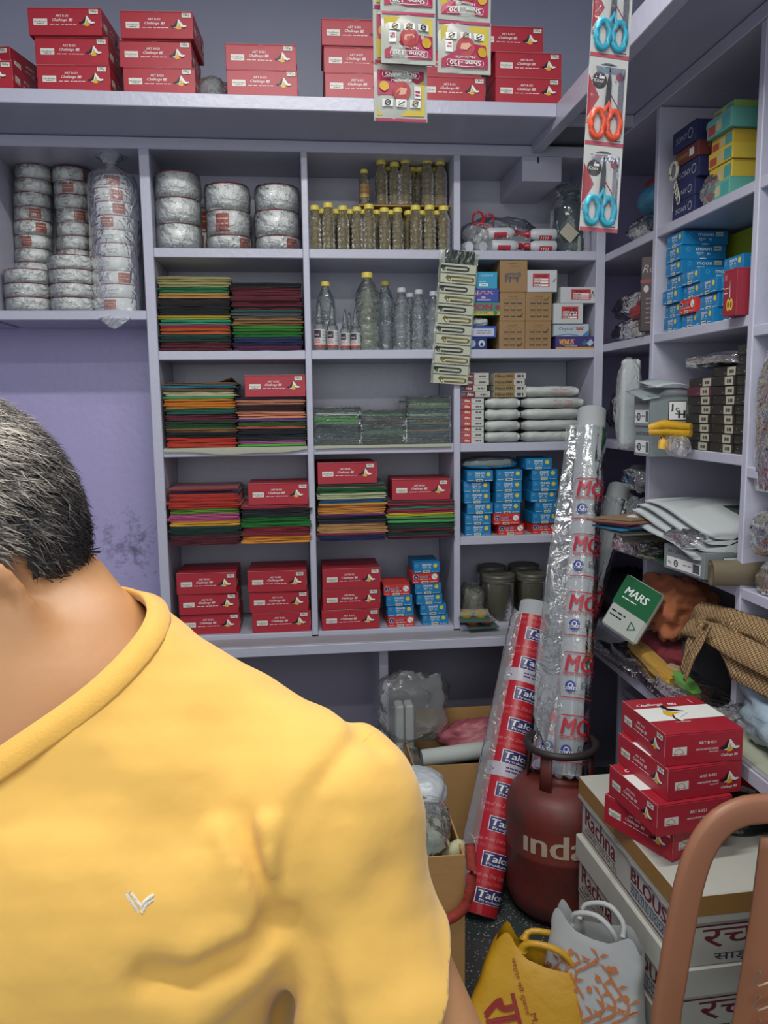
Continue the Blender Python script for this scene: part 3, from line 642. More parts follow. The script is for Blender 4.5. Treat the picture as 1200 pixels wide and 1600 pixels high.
# ------------------------------------------------------------------ tape rolls
ROLLW = mat('white_woven_tape', '#dadedc', .7, var=.07, scale=50, bump=.1, bscale=200); ROLLR = ink('#8e2231'); ROLLO = ink('#a1452f')
SHINY = film('tight_wrap_film', opac=.04, gloss=.9, rough=.07, bscale=30, bump=1.8)
def roll_meshes(r, h, seed):
    rg = np.random.default_rng(seed); n = 28
    body = MB().lathe([(r*.35, 0), (r*.9, 0), (r, h*.06), (r*1.01, h*.5), (r, h*.94), (r*.9, h), (r*.35, h)], n).mesh('tape', ROLLW, True)
    disc = MB().lathe([(r*.2, 0), (r*.93, 0), (r*.96, .0025), (r*.2, .003)], n).mesh('paper_disc', ROLLR)
    lab = Print(); w = r*.62
    lab.rect(-w/2, h*.12, w, h*.72, ROLLO, 1, 6); lab.scribble(-w*.4, h*.6, w*.8, h*.06, ink('#d7b59a'), 2, 5, seed); lab.scribble(-w*.4, h*.4, w*.8, h*.06, ink('#d7b59a'), 2, 4, seed+1)
    lab.bend(lambda x, y, z: ((r*1.013-y)*math.sin(x/r), -(r*1.013-y)*math.cos(x/r), z)); lab = lab.mesh('paper_label')
    txt = Print(); txt.text('ELASTIC', 0, h*.45, h*.16, ink('#8a9494'), 1, 'C', width=r*.55); txt.scribble(-r*.22, h*.28, r*.44, h*.05, ink('#8a9494'), 1, 4, seed)
    txt.bend(lambda x, y, z: ((r*1.014-y)*math.sin(x/r), -(r*1.014-y)*math.cos(x/r), z)); txt = txt.mesh('stamp')
    P = []
    for rr, zz in ((r*.3, h*1.06), (r*.8, h*1.07), (r*1.04, h*.97), (r*1.07, h*.6), (r*1.06, h*.3), (r*1.04, h*.03), (r*.8, -.0)):
        P.append([(rr*math.cos(2*PI*k/n), rr*math.sin(2*PI*k/n), zz) for k in range(n)])
    P = np.array(P); P[..., :2] *= (1+.022*vnoise(P/r, .9, seed+5))[..., None]; P[..., 2] = np.maximum(P[..., 2]+h*.05*vnoise(P/r, .8, seed+9), .001)
    wrap = MB().grid(P, None, closev=True).mesh('plastic_wrap', SHINY, True)
    return body, disc, lab, txt, wrap
_r1 = [roll_meshes(.083, .0490, k) for k in (1, 2, 3)]; _r2 = [roll_meshes(.081, .0905, k) for k in (4, 5, 6)]; _r3 = [roll_meshes(.068, .0505, k) for k in (7, 8)]
def roll(ms, x, y, z, rz, label, group, lab=True, wrap=True, stamp=True, tilt=0):
    t = thing('tape_roll', label, 'tape roll', (x, y, z), (tilt, 0, rz), group)
    obj('tape', ms[0], t); obj('paper_disc', ms[1], t, (0, 0, ms[0].vertices[-1].co.z-.001))
    if lab: obj('paper_label', ms[2], t, rot=(0, 0, rng.uniform(-.1, .9)))
    if stamp: obj('stamp', ms[3], t, rot=(0, 0, rng.uniform(-.5, .1)))
    if wrap: obj('plastic_wrap', ms[4], t)
    return t
ZT = 1.9805
def roll_col(px, py, n, Y, ms, label, group, dx=.003, step=None, z=ZT, **k):
    X = pxX(px, py, Y-.07); h = (step or .0505)
    for i in range(n): roll(ms[i % len(ms)], X+(n-1-i)*-dx+rng.normal()*.0015, Y+rng.normal()*.002, z+i*(h), rng.uniform(-.4, .4), label, group, lab=rng.uniform() < .4, **k)
roll_col(36, 455, 3, D+.092, _r1, 'wrapped white tape roll in the low front pile of three', 'narrow tape rolls in the front pile', 0)
roll_col(107, 460, 4, D+.092, _r1, 'wrapped white tape roll in the front pile by the tall bag', 'narrow tape rolls by the tall bag', 0)
roll_col(48, 330, 11, D+.262, _r3, 'wrapped white tape roll in the tallest rear column', 'narrow tape rolls in the tallest rear column', .004, step=.0515)
roll_col(108, 330, 11, D+.262, _r3, 'wrapped white tape roll in the rear column beside the tall bag', 'narrow tape rolls in the rear column beside the tall bag', .0, step=.0508)
roll_col(175, 400, 10, D+.092, [roll_meshes(.074, .0485, 11), roll_meshes(.074, .0485, 12)], 'white tape roll stacked inside the tall tied plastic bag', 'tape rolls in the tall bag', 0, step=.0488, wrap=False)
# the tall tied bag
X = pxX(175, 400, D+.02); P = []
for i, (zz, r) in enumerate(((-.068, .002), (-.06, .02), (-.03, .055), (0.0, .084), (.03, .090), (.15, .089), (.25, .091), (.36, .093), (.44, .091), (.49, .082), (.515, .05), (.53, .022), (.545, .03), (.565, .055), (.585, .03))):
    ring = []
    for k in range(30):
        a = 2*PI*k/30; rr = r*(1+.05*math.sin(3*a+i)+.03*math.sin(7*a+2*i)*(r > .03)); y = D+.092-(.0 if zz >= 0 else .0)+rr*math.sin(a)*(1 if zz >= 0 else .25)
        if zz < 0: y = D-.006-.003*math.sin(a)
        ring.append((X+rr*math.cos(a)*1.02, y, ZT+zz))
    P.append(ring)
tag(MB().grid(P, None, closev=True).build('plastic_bag', film('bag_film', opac=.18, gloss=.6, rough=.14, bscale=26, bump=1.1, col='#c9d2d4'), None, True), 'tall clear plastic bag tied at the top around tape rolls', 'bag')
for px, py, n, lb in ((276, 330, 3, 'wrapped wide white tape roll in the tall pile by the cabinet edge'), (355, 345, 2, 'wrapped wide white tape roll in the middle pile of wide rolls'), (433, 345, 2, 'wrapped wide white tape roll in the pile beside the oil bottles')):
    roll_col(px, py, n, D+.092, _r2, lb, lb.replace('wrapped wide white tape roll in', 'wide rolls in'), .002, step=.092, z=ROW[0]+(.0 if n == 3 else .052), stamp=False)
    if n == 2: roll(_r1[px % 3], pxX(px, py, D+.02), D+.092, ROW[0], .3, 'narrow wrapped tape roll under the '+lb.split(' in the ')[1], 'narrow rolls under wide ones')
roll_col(304, 345, 2, D+.240, _r2, 'wide white tape roll standing behind the tall pile', 'rear wide rolls', .0, step=.092, z=ROW[0], stamp=False, wrap=False)

# ------------------------------------------------------------------ bottles
OILP = film('oil_bottle_plastic', col='#958a66', opac=.40, gloss=.55, rough=.12, bscale=70, bump=.5, tint='#b5ab80')
CLEARP = film('clear_bottle_plastic', col='#c4cccc', opac=.10, gloss=.8, rough=.07, bscale=40, bump=1.0, tint='#dfe8e6')
GREENP = film('greenish_bottle_plastic', col='#b3bca4', opac=.14, gloss=.7, rough=.08, bscale=40, bump=.9, tint='#dde3d6')
CAPY = mat('yellow_cap', '#d6c558', .45, var=.03); CAPW = mat('grey_white_cap', '#b9bcc0', .5, var=.03)
def ribbed(r, h, neck, ribs, taper):
    P = [(r*.85, 0), (r, h*.02)]; n = ribs
    for i in range(n):
        z0 = h*(.05+taper*i/n); dz = h*taper/n
        P += [(r, z0), (r, z0+dz*.6), (r*.94, z0+dz*.75), (r*.94, z0+dz*.85)]
    P += [(r, h*(.06+taper)), (r*.93, h*(.06+taper)+(h*.90-h*(.06+taper))*.35), (r*.66, h*(.06+taper)+(h*.90-h*(.06+taper))*.72), (neck, h*.90), (neck, h*.97)]
    return P
def bottle_kind(r, h, neck, ribs, taper, plastic, capm, caph=.016, level=None, liquid=None):
    b = MB().lathe(ribbed(r, h, neck, ribs, taper), 20).mesh('bottle_body', plastic, True)
    n = 20; prof = [(neck*1.25, h*.925), (neck*1.28, h*.925+caph*.1), (neck*1.25, h*.925+caph*.85), (neck*1.1, h*.925+caph)]
    c = MB().lathe(prof, n).mesh('cap', capm)
    l = None
    if liquid: l = MB().lathe([(r*.8, h*.012), (r*.93, h*.03), (r*.90, h*level*.9), (r*.9 if level < .62 else r*.7, h*level)], 16).mesh('liquid', liquid, True)
    return b, c, l
def bottle(k, x, y, z, name, label, group, s=1., lab=None):
    t = thing(name, label, 'bottle', (x, y, z), (0, 0, rng.uniform(0, 6)), group); t.scale = (s, s, s)
    obj('bottle_body', k[0], t); obj('cap', k[1], t)
    if k[2]: obj('liquid', k[2], t)
    return t
OIL = mat('machine_oil', '#7d7350', .25, var=.1)
oilk = bottle_kind(.0262, .158, .0142, 5, .60, OILP, CAPY, .017, .60, OIL)
def oil(px, py, row, y, z, s=1., lb=None):
    bottle(oilk, pxX(px, py, y), y+.026, z, 'oil_bottle', lb or f'small yellow-capped oil bottle in the {row}', f'oil bottles, {row}', s)
for px, s in ((493, 1.0), (514, 1.06), (537, 1.0), (559, .98), (578, 1.04), (602, .97), (623, .97), (651, 1.03), (673, 1.04), (695, 1.03)): oil(px, 370, 'front row on the shelf', D+.012, ROW[0], s)
for px in (505, 526, 548, 569, 590, 612, 640, 661, 684): oil(px, 370, 'second row on the shelf', D+.070, ROW[0], 1.0)
for px in (586, 603, 622, 640, 660, 680, 699): oil(px, 370, 'third row behind the others', D+.125, ROW[0], 1.0)
slat = MB().box((onY(560, 330, D+.07)[0], D+.062, ROW[0]+.172), (POST[2][0]-.002, D+.20, ROW[0]+.176))
tag(slat.build('card_sheet', CARD), 'thin card sheet laid across the lower oil bottles', 'card')
for px, s in ((597, 1.05), (618, 1.0), (635, 1.09), (669, 1.1), (690, 1.07)): oil(px, 300, 'upper tier on the card sheet', D+.066, ROW[0]+.176, s)
for px in (610, 645, 658, 683): oil(px, 300, 'rear of the upper tier', D+.125, ROW[0]+.176, 1.0)
X = pxX(570, 300, D+.066); t = bottle(oilk, X, D+.088, ROW[0]+.176, 'oil_bottle', 'small oil bottle with an orange paper label on the upper tier', None, .82)
P = Print(); P.rect(-.025, .035, .05, .06, ink('#b08a4e'), 1, 6); P.scribble(-.02, .075, .04, .006, ink('#7d5a2c'), 2, 4, 1); P.scribble(-.02, .055, .04, .004, ink('#7d5a2c'), 2, 5, 2); P.bend(lambda x, y, z: ((.0275-y)*math.sin(x/.0275), -(.0275-y)*math.cos(x/.0275), z)); obj('paper_label', P.mesh('paper_label'), t); t.rotation_euler = (0, 0, 0)
wb1 = bottle_kind(.038, .272, .0135, 7, .56, CLEARP, CAPY, .017, .60, None); wb2 = bottle_kind(.050, .300, .0170, 6, .58, GREENP, CAPY, .02, .8, None); wb3 = bottle_kind(.034, .235, .013, 6, .55, CLEARP, CAPW, .017, .6, None)
def wb(k, px, Y, lb, s=1.): bottle(k, pxX(px, 500, Y), Y+.04, ROW[1], 'plastic_bottle', lb, 'plastic bottles on the second shelf', s)
wb(wb1, 510, D+.07, 'empty clear yellow-capped bottle behind the glue bottles'); wb(wb2, 576, D+.03, 'largest greenish clear bottle with a yellow cap'); wb(wb1, 604, D+.105, 'slim clear yellow-capped bottle beside the largest bottle', 1.03)
wb(wb3, 630, D+.02, 'clear white-capped bottle beside the slim yellow-capped one', 1.02); wb(wb3, 657, D+.02, 'clear white-capped bottle in the middle of the row', .99); wb(wb3, 680, D+.03, 'clear white-capped bottle partly behind the safety pin strip', .97); wb(wb3, 643, D+.13, 'white-capped bottle in the rear row of bottles')
# glue bottles with nozzles
GLB = film('glue_bottle_plastic', col='#9aa3a6', opac=.45, gloss=.4, tint='#c5cfd0'); NZ = film('nozzle_plastic', col='#8f9a9c', opac=.5, gloss=.5, tint='#c5cfd0')
gb = MB().lathe([(.02, 0), (.0215, .003), (.0215, .088), (.019, .094), (.010, .098)], 18).mesh('bottle_body', GLB, True); gn = MB().lathe([(.016, .097), (.016, .108), (.012, .112), (.009, .145), (.004, .178), (.003, .178)], 14).mesh('nozzle', NZ, True)
P = Print(); P.rect(-.031, .020, .062, .055, ink('#c0c6c6'), 1, 8); P.rect(-.028, .045, .026, .027, ink('#3c2a33'), 2, 4); P.text('Stick', -.025, .052, .007, WHITE, 3, width=.018, shear=.3)
for k in range(3): P.scribble(-.026, .038-k*.006, .022, .003, ink('#b4444a'), 2, 3, k)
for k in range(4): P.scribble(.004, .064-k*.010, .022, .002, ink('#6d7478'), 2, 3, k+4)
P.rect(-.031, .010, .062, .010, ink('#a8493c'), 1, 8); P.bend(lambda x, y, z: ((.0219-y)*math.sin(x/.0219), -(.0219-y)*math.cos(x/.0219), z)); gl = P.mesh('paper_label')
for i, (px, s, Y) in enumerate(((500, 1.05, D+.004), (520, 1.0, D+.004), (540, .87, D+.004), (556, .87, D+.006), (547, .83, D+.052))):
    t = thing('glue_bottle', ['tall clear glue bottle beside the shelf post', 'clear glue bottle, second from the shelf post', 'shorter clear glue bottle, third from the shelf post', 'shorter clear glue bottle beside the largest greenish bottle', 'glue bottle standing behind the shorter pair'][i], 'bottle', (pxX(px, 520, Y), Y+.022, ROW[1]), (0, 0, .2), 'glue bottles'); t.scale = (s, s, s)
    obj('bottle_body', gb, t); obj('nozzle', gn, t); obj('paper_label', gl, t)
# ------------------------------------------------------------------ assorted cartons on the second and third shelves
def carton(name, label, x0, x1, py, z, h, dep, col, Y=D+.008, rz=0., group=None, prints=None, cat='box', lid=None):
    X0, X1 = pxX(x0, py, Y), pxX(x1, py, Y); w = X1-X0
    t = thing(name, label, cat, ((X0+X1)/2, Y, z), (0, 0, R_(rz)), group); m = mat('carton_'+col.lstrip('#'), col, .55, var=.06, scale=18)
    MB().box((-w/2, 0, 0), (w/2, dep, h*.97), bev=.001).build('box_body', m, t)
    MB().box((-w/2+.0005, .0005, h*.9701), (w/2-.0005, dep-.0005, h), bev=.0006).build('lid', lid or m, t)
    if prints:
        P = Print(); P.rect(-w/2+.001, .001, w-.002, h*.94, m, .5); prints(P, w, h); obj('front_print', P.mesh('front_print'), t)
    return t
GR = ink('#4c4638')
def kraft(P, w, h, tick):
    P.text('COLOUR', 0, h*.82, h*.055, GR, 1, 'C', bold=.02)
    for r in range(3):
        for c in range(3):
            x = -w*.33+c*w*.25; z = h*.12+r*h*.23; P.rect(x, z, w*.2, h*.055, GR, 1); P.line([(x, z+h*.055), (x, z+h*.18), (x+w*.2, z+h*.18), (x+w*.2, z+h*.055)], .0008, GR, 1)
    x = w*.2; P.line([(x, h*(tick+.05)), (x+w*.05, h*tick), (x+w*.2, h*(tick+.14))], .0022, BLACKI, 3)
def lion(P, w, h):
    s = w*.7; x, z = -.02*w, h*.45
    P.poly([(x-.45*s, z+.05*s), (x-.38*s, z+.2*s), (x-.1*s, z+.22*s), (x+.2*s, z+.2*s), (x+.28*s, z+.27*s), (x+.4*s, z+.24*s), (x+.42*s, z+.08*s), (x+.30*s, z-.02*s), (x+.26*s, z-.25*s), (x+.16*s, z-.25*s), (x+.15*s, z-.08*s), (x-.1*s, z-.07*s), (x-.12*s, z-.25*s), (x-.22*s, z-.25*s), (x-.24*s, z-.07*s), (x-.30*s, z-.08*s), (x-.34*s, z-.25*s), (x-.42*s, z-.25*s), (x-.42*s, z-.05*s)], ink('#5a5350'), 1)
    for gx, gz in ((-.25, .08), (-.02, .08), (.2, .08), (.3, .15)): P.ring(x+gx*s, z+gz*s, .08*s, .02*s, ink('#8a7a62'), 2, 12)
    P.text('MAKE IN INDIA', x, z+.06*s, .045*s, ink('#b9a27e'), 3, 'C'); P.scribble(-w*.2, h*.86, w*.35, h*.02, GR, 1, 3, 3); P.scribble(-w*.1, h*.78, w*.3, h*.02, GR, 1, 3, 4)
z1 = ROW[1]; KH = .1085; kc = '#93754e'
carton('kraft_box', 'brown kraft colour-chart box, lower one beside the navy boxes', 780, 820, 526, z1, KH, .16, kc, prints=lambda P, w, h: kraft(P, w, h, .10), group='kraft boxes')
carton('kraft_box', 'brown kraft colour-chart box, lower one beside the purple box', 820.5, 861, 526, z1, KH, .16, kc, prints=lambda P, w, h: kraft(P, w, h, .58), group='kraft boxes')
carton('kraft_box', 'brown kraft colour-chart box carrying the lion-marked box', 781, 821, 483, z1+KH+.0005, KH, .16, kc, prints=lambda P, w, h: kraft(P, w, h, .12), group='kraft boxes')
carton('kraft_box', 'brown kraft colour-chart box carrying a white box', 821.5, 862, 483, z1+KH+.0005, KH, .16, kc, prints=lambda P, w, h: kraft(P, w, h, .70), group='kraft boxes')
carton('kraft_box', 'tall brown kraft box printed with a lion, topmost', 781, 824, 435, z1+2*KH+.001, .122, .17, kc, prints=lion, group='kraft boxes')
def redlabel(P, w, h, title, dx=0., mark=None):
    a = w*.56; P.rect(-a/2+dx, h*.22, a, h*.62, ink('#b03038'), 1); P.text(title, dx, h*.67, h*.10, BLACKI, 2, 'C', bold=.02, width=a*.7)
    for k in range(3): P.rect(-a*.42+dx, h*(.52-k*.13), a*.84, h*.085, WHITE, 2); P.scribble(-a*.40+dx, h*(.54-k*.13), a*.4, h*.035, BLACKI, 3, 4, k)
    if mark: P.line(mark, .0022, BLACKI, 5)
carton('white_box', 'white carton with a red label sitting on the kraft boxes', 824, 870, 445, z1+2*KH+.0012, .083, .15, '#b9bcbe', rz=-3, prints=lambda P, w, h: redlabel(P, w, h, 'SHOW ROUND', -.004, [(w*.36, h*.5), (w*.38, h*.45), (w*.44, h*.6)]), group='white label boxes')
def venus(P, w, h): P.rect(-w/2+.001, 0, w-.002, h*.16, ink('#c98f34'), 1); P.text('VENUS', -w*.40, h*.36, h*.42, ink('#e2a53a'), 1, width=w*.36, bold=.05, shear=.2); P.text('HOLD SUPER', -w*.26, h*.2, h*.12, WHITE, 1); P.poly([(w*.16, h*.5), (w*.26, h*.75), (w*.3, h*.5), (w*.22, h*.25)], ink('#2b6f78'), 1); P.poly([(w*.28, h*.45), (w*.38, h*.8), (w*.46, h*.5), (w*.36, h*.2)], ink('#9fb9c4'), 2)
carton('needle_box', 'purple Venus box with an orange lower edge', 868, 930, 537, z1, .049, .13, '#3a3170', prints=venus)
def crystal(P, w, h): P.text('Crystal', -w*.35, h*.42, h*.33, ink('#2c4258'), 1, width=w*.40); P.poly([(-w/2+.001, h*.05), (-w*.1, h*.22), (w*.2, h*.1), (w*.2, h*.03), (-w*.1, h*.14), (-w/2+.001, h*.0)], ink('#3d74a5'), 1); P.rect(w*.14, h*.5, w*.2, h*.14, ink('#b4444c'), 1); P.scribble(w*.12, h*.72, w*.25, h*.05, BLACKI, 1, 4, 2); P.poly([(w*.3, .001), (w*.49, .001), (w*.49, h*.5)], ink('#3d74a5'), 1)
carton('crystal_box', 'white Crystal box with a blue swoosh on the purple box', 865, 920, 517, z1+.0495, .0475, .13, '#aab6bd', Y=D+.012, prints=crystal)
carton('white_box', 'white carton with a scribbled red label on the Crystal box', 865, 911, 492, z1+.0975, .078, .14, '#b9bcbe', Y=D+.006, prints=lambda P, w, h: redlabel(P, w, h, 'TKT 40', .006, [(0, h*.45), (.01, h*.65), (.014, h*.4), (.02, h*.7), (.026, h*.45), (.032, h*.68)]), group='white label boxes')
carton('white_box', 'wide white carton with a red TKT label, top of its pile', 876, 930, 465, z1+.176, .062, .14, '#b9bcbe', Y=D+.006, prints=lambda P, w, h: redlabel(P, w, h, 'TKT', .012, [(w*.38, h*.35), (w*.42, h*.75), (w*.47, h*.4)]), group='white label boxes')
def p_ajax(P, w, h): P.text('AJAX', -w*.05, h*.52, h*.33, WHITE, 1, 'C', bold=.08, width=w*.7); P.text('AJAX', -w*.05, h*.54, h*.29, ink('#b2303a'), 2, 'C', bold=.05, width=w*.66); P.text('501', 0, h*.26, h*.16, WHITE, 1, 'C', bold=.03); P.rect(-w*.2, h*.1, w*.44, h*.1, ink('#c6a9b8'), 1)
def p_lion(P, w, h): P.rect(-w/2+.001, 0, w-.002, h*.3, ink('#b9a63c'), 1); P.text('LION', -w*.42, h*.42, h*.42, ink('#9e2838'), 2, width=w*.68, bold=.06); P.text('BRAND ROCKET', -w*.45, h*.12, h*.16, ink('#28402c'), 2, width=w*.6); P.disc(w*.42, h*.6, h*.17, ink('#9e2838'), 2); P.disc(w*.36, h*.18, h*.16, ink('#2f7a3c'), 3)
def p_blue(P, w, h): P.text('TRUMP 99', 0, h*.72, h*.12, ink('#9fd6e6'), 1, 'C'); P.rect(-w*.35, h*.15, w*.4, h*.16, WHITE, 1); P.scribble(-w*.28, h*.2, w*.25, h*.06, BLACKI, 2, 3, 1); P.scribble(-w*.35, h*.4, w*.3, h*.05, ink('#9fd6e6'), 1, 3, 2)
def p_dark(P, w, h): P.disc(-w*.2, h*.5, h*.3, ink('#8fa9c4'), 1); P.disc(w*.25, h*.5, h*.28, ink('#b9c9d8'), 1); P.disc(w*.25, h*.42, h*.15, ink('#1d2c5c'), 2)
def p_bw(P, w, h): P.rect(-w*.46, h*.12, w*.9, h*.66, ink('#b5bdd0'), 1); P.scribble(-w*.1, h*.55, w*.45, h*.06, ink('#7b5a68'), 2, 5, 1); P.scribble(-w*.1, h*.35, w*.45, h*.06, ink('#7b5a68'), 2, 5, 2); P.text('K', -w*.34, h*.4, h*.28, ink('#9a4a5c'), 2)
carton('needle_box', 'glossy dark blue box at the foot of the pile by the pins', 728, 761, 538, z1, .046, .1, '#1d2a5e', prints=p_dark)
carton('needle_box', 'blue-edged pale box under the white pouch', 724, 775, 520, z1+.0465, .043, .12, '#35549c', prints=p_bw)
t = blob((.075, .09, .038), mat('white_pouch_film', '#b4bab8', .25, bump=.3, bscale=60), 4, .08).build('white_pouch', None, None, True); t.location = (pxX(748, 505, D+.05), D+.065, z1+.0905); tag(t, 'small crumpled white pouch between the boxes by the pins', 'pouch')
carton('needle_box', 'green and red Lion brand box beside the pin strip', 730, 781, 487, z1+.130, .050, .12, '#3f7f74', prints=p_lion)
carton('needle_box', 'blue and red Ajax box on the Lion box', 731, 779.5, 467, z1+.1805, .049, .12, '#3a4a9c', prints=p_ajax)
carton('needle_box', 'plain turquoise box on top of the Ajax box', 744, 777, 443, z1+.230, .063, .1, '#2a94b8', prints=p_blue, rz=-2)
# third shelf: zip cartons and white packets
z2 = ROW[2]
def p_alto(c):
    def f(P, w, h): P.rect(w*-.5+.0005, .0008, w*.48, h-.0016, ink(c), 1); P.disc(-w*.42, h*.5, h*.28, ink('#4b6a8c'), 2, 10); P.text('Alto', -w*.30, h*.26, h*.48, CREAM, 2, width=w*.22, bold=.04); P.scribble(w*.16, h*.3, w*.24, h*.28, ink('#4a4c50'), 1, 3, int(w*1e6) % 9)
    return f
def p_gold(P, w, h): P.rect(-w*.5+.0005, .0008, w*.64, h-.0016, ink('#8c7448'), 1); P.text('Nice', -w*.46, h*.25, h*.5, ink('#2e2a28'), 2, width=w*.3, bold=.04); P.scribble(-w*.12, h*.3, w*.2, h*.4, ink('#453b2c'), 2, 3, 4); P.scribble(w*.22, h*.25, w*.2, h*.45, ink('#3f4145'), 1, 2, 6)
for k in range(8):
    carton('zip_box', f'red and white zip box, {ORD[k] if k < 7 else "top"} of its column behind the post', 718, 756, 660, z2+k*.0222, .0218, .13, '#bcbfba', Y=D+.008+.003*(k % 3), prints=p_alto('#b43434'), group='red zip boxes')
for k in range(4):
    carton('zip_box', f'dark red zip box, {ORD[k] if k < 3 else "top"} of four under the pin strip', 719+(k == 0)*2, 764+(k == 0)*2-(k == 1)*3, 600, z2+.179+k*.0237, .0233, .13, '#b4b4ac', Y=D+.004+.003*(k % 2), prints=p_alto('#6e2534'), group='dark red zip boxes')
SOFT = film('packet_film', opac=.30, gloss=.45, col='#c4cac6', bscale=40, bump=.9)
PACK = mat('white_lace_packet', '#d2d6d2', .6, var=.08, scale=14, bump=.25, bscale=30)
def packet(x0, x1, z, h, Y, dep, label, red=False, group=None):
    X0, X1 = pxX(x0, 650, Y), pxX(x1, 650, Y); w = X1-X0; t = thing('lace_packet', label, 'packet', ((X0+X1)/2, Y, z), (0, 0, rng.normal()*.03), group)
    nx, P = 10, []
    for i in range(nx):
        u = i/(nx-1)*2-1; e = (1-abs(u)**10)**.5; ring = []
        for j in range(12):
            a = 2*PI*j/12; c = lambda t: math.copysign(abs(t)**.28, t); ring.append((u*w/2, dep/2-dep/2*c(math.cos(a))*(.9+.1*e), h/2+h/2*c(math.sin(a))*(.55+.45*e)))
        P.append(ring)
    P = np.array(P); P[..., 2] += .0022*vnoise(P, 16, int(x0+z*100)); P[..., 1] += .004*vnoise(P, 12, int(x0+z*90)); P[..., 2] = np.clip(P[..., 2], 0.0005, h)
    MB().grid(P, None, closev=True, caps=True).build('packet_body', PACK, t, True)
    Pf = P.copy(); c0 = np.array([0, dep/2, h/2]); Pf = c0+(Pf-c0)*np.array([1.01, 1.05, 1.0]); Pf[..., 1] += .003*vnoise(Pf, 22, 5)
    MB().grid(Pf, None, closev=True, caps=True).build('clear_sleeve', SOFT, t, True)
    if red:
        Q = Print(); Q.text('Vest Tape', 0, h*.55, h*.22, ink('#a8444c'), 1, 'L', shear=.3, width=w*.3); Q.text('Vest Value', 0, h*.2, h*.2, ink('#a8444c'), 1, 'L', shear=.3, width=w*.3); obj('front_print', Q.mesh('front_print'), t, (.0, -.012, 0))
    return t
wn = ['bottom', 'second', 'third', 'fourth', 'top']
for k in range(4): packet(758, 813, z2+k*.0442, .0438, D+.012, .16, f'narrow white wrapped lace packet, {wn[k] if k < 3 else "top"} of four under gold boxes', group='narrow lace packets')
for k in range(5): packet(815, 912-(k == 4)*8, z2+k*.0442, .0438, D+.016, .18, f'wide white wrapped lace packet, {wn[k]} of five behind the printed roll', k > 2, 'wide lace packets')
for k in range(4):
    carton('zip_box', f'gold and white zip box, {ORD[k] if k < 3 else "top"} of four on the lace packets', 772, 822-(k == 2)*2, 600, z2+.178+k*.0237, .0233, .13, '#b4b4ac', Y=D+.012+.003*(k % 2), prints=p_gold, group='gold zip boxes')
# plastic pack lying on the blue boxes
o = blob((.235, .13, .052), film('grey_pack_film', opac=.6, gloss=.5, col='#8b9896', bscale=20, bump=.8), 8, .05, 1.2).build('plastic_pack', None, None, True)
o.location = (pxX(766, 722, D+.06), D+.085, ROW[3]+6*(MH+.0004)+.004); tag(o, 'grey plastic wrapped pack lying on the blue moon boxes', 'packet')

# ------------------------------------------------------------------ top shelf by the beam: bagged bottles and a clear jar
WB = mat('white_squeeze_bottle', '#b9bec2', .4, var=.03); RB = mat('red_squeeze_bottle', '#8d1f2c', .4, var=.05); RC = mat('red_cap', '#a52230', .35)
def squeeze(px, py, y, z, rot, label, body=WB, cap=RC, lab=True, s=1., grp='bagged squeeze bottles'):
    t = thing('squeeze_bottle', label, 'bottle', (pxX(px, py, y), y, z), rot, grp); t.scale = (s, s, s)
    MB().lathe([(.018, 0), (.022, .004), (.0225, .04), (.0215, .085), (.017, .098), (.010, .103)], 18).build('bottle_body', body, t, True)
    MB().lathe([(.012, .103), (.0125, .118), (.008, .124), (.004, .14), (.003, .14)], 14).build('cap', cap, t, True)
    if lab:
        P = Print(); P.rect(-.035, .02, .07, .05, ink('#b02a38') if body is WB else CREAM, 1, 10); P.rect(-.02, .035, .02, .02, ink('#3c4a5c'), 2, 3)
        for k in range(4): P.scribble(.004, .06-k*.009, .026, .004, CREAM if body is WB else BLACKI, 2, 4, k)
        P.bend(lambda x, y, z: ((.0229-y)*math.sin(x/.0229), -(.0229-y)*math.cos(x/.0229), z)); obj('paper_label', P.mesh('paper_label'), t)
    return t
zz = ROW[0]+.0235
squeeze(762, 370, D+.045, zz+.047, (PI/2*.98, 0, PI/2), 'white squeeze bottle with red label lying on another', s=1.)
squeeze(768, 382, D+.04, zz, (PI/2, 0, PI/2), 'white and red squeeze bottle lying on the shelf board')
squeeze(868, 370, D+.045, zz+.046, (PI/2, .3, -PI/2), 'white squeeze bottle printed with small black text, upper', lab=True)
squeeze(868, 384, D+.04, zz, (PI/2, .1, -PI/2), 'white squeeze bottle printed with small black text, lower', lab=True)
for i, (px, y, z, l) in enumerate(((733, D+.06, zz, 'nearest the post'), (755, D+.055, zz+.001, 'in the middle of three'), (745, D+.12, zz+.046, 'lying above two others'))):
    squeeze(px, 383, y, z, (-PI/2*.98, 0, .1), 'white squeeze bottle seen from its round base, '+l, lab=False)
t = thing('red_ring_scissors', 'red plastic ring handles on the bagged bottles', 'scissors', (pxX(752, 345, D+.06), D+.06, ROW[0]+.096), (.3, .2, 0))
for s in (-1, 1): MB().tube([(s*.022+.02*math.cos(a), 0, .03+.024*math.sin(a)) for a in np.linspace(0, 2*PI, 14)[:-1]], .0045, 8, closed=True).build('handle_ring', RC, t, True)
MB().tube([(0, 0, .008), (.03, .03, -.004)], [.008, .004], 8).build('shank', RC, t, True)
o = blob((.30, .17, .15), film('goods_bag_film', opac=.14, gloss=.6, rough=.1, bscale=18, bump=1.2, col='#a9b2b2'), 12, .09, 1.6).build('plastic_bag', None, None, True)
o.location = (pxX(787, 370, D+.03), D+.115, ROW[0]+.001); tag(o, 'crumpled clear bag holding squeeze bottles on the top shelf', 'bag')
P = []
for i, (r, z) in enumerate(((.075, .0), (.08, .012), (.08, .07), (.076, .08), (.081, .095), (.081, .17), (.074, .2), (.055, .215), (.054, .235))): P.append((r, z))
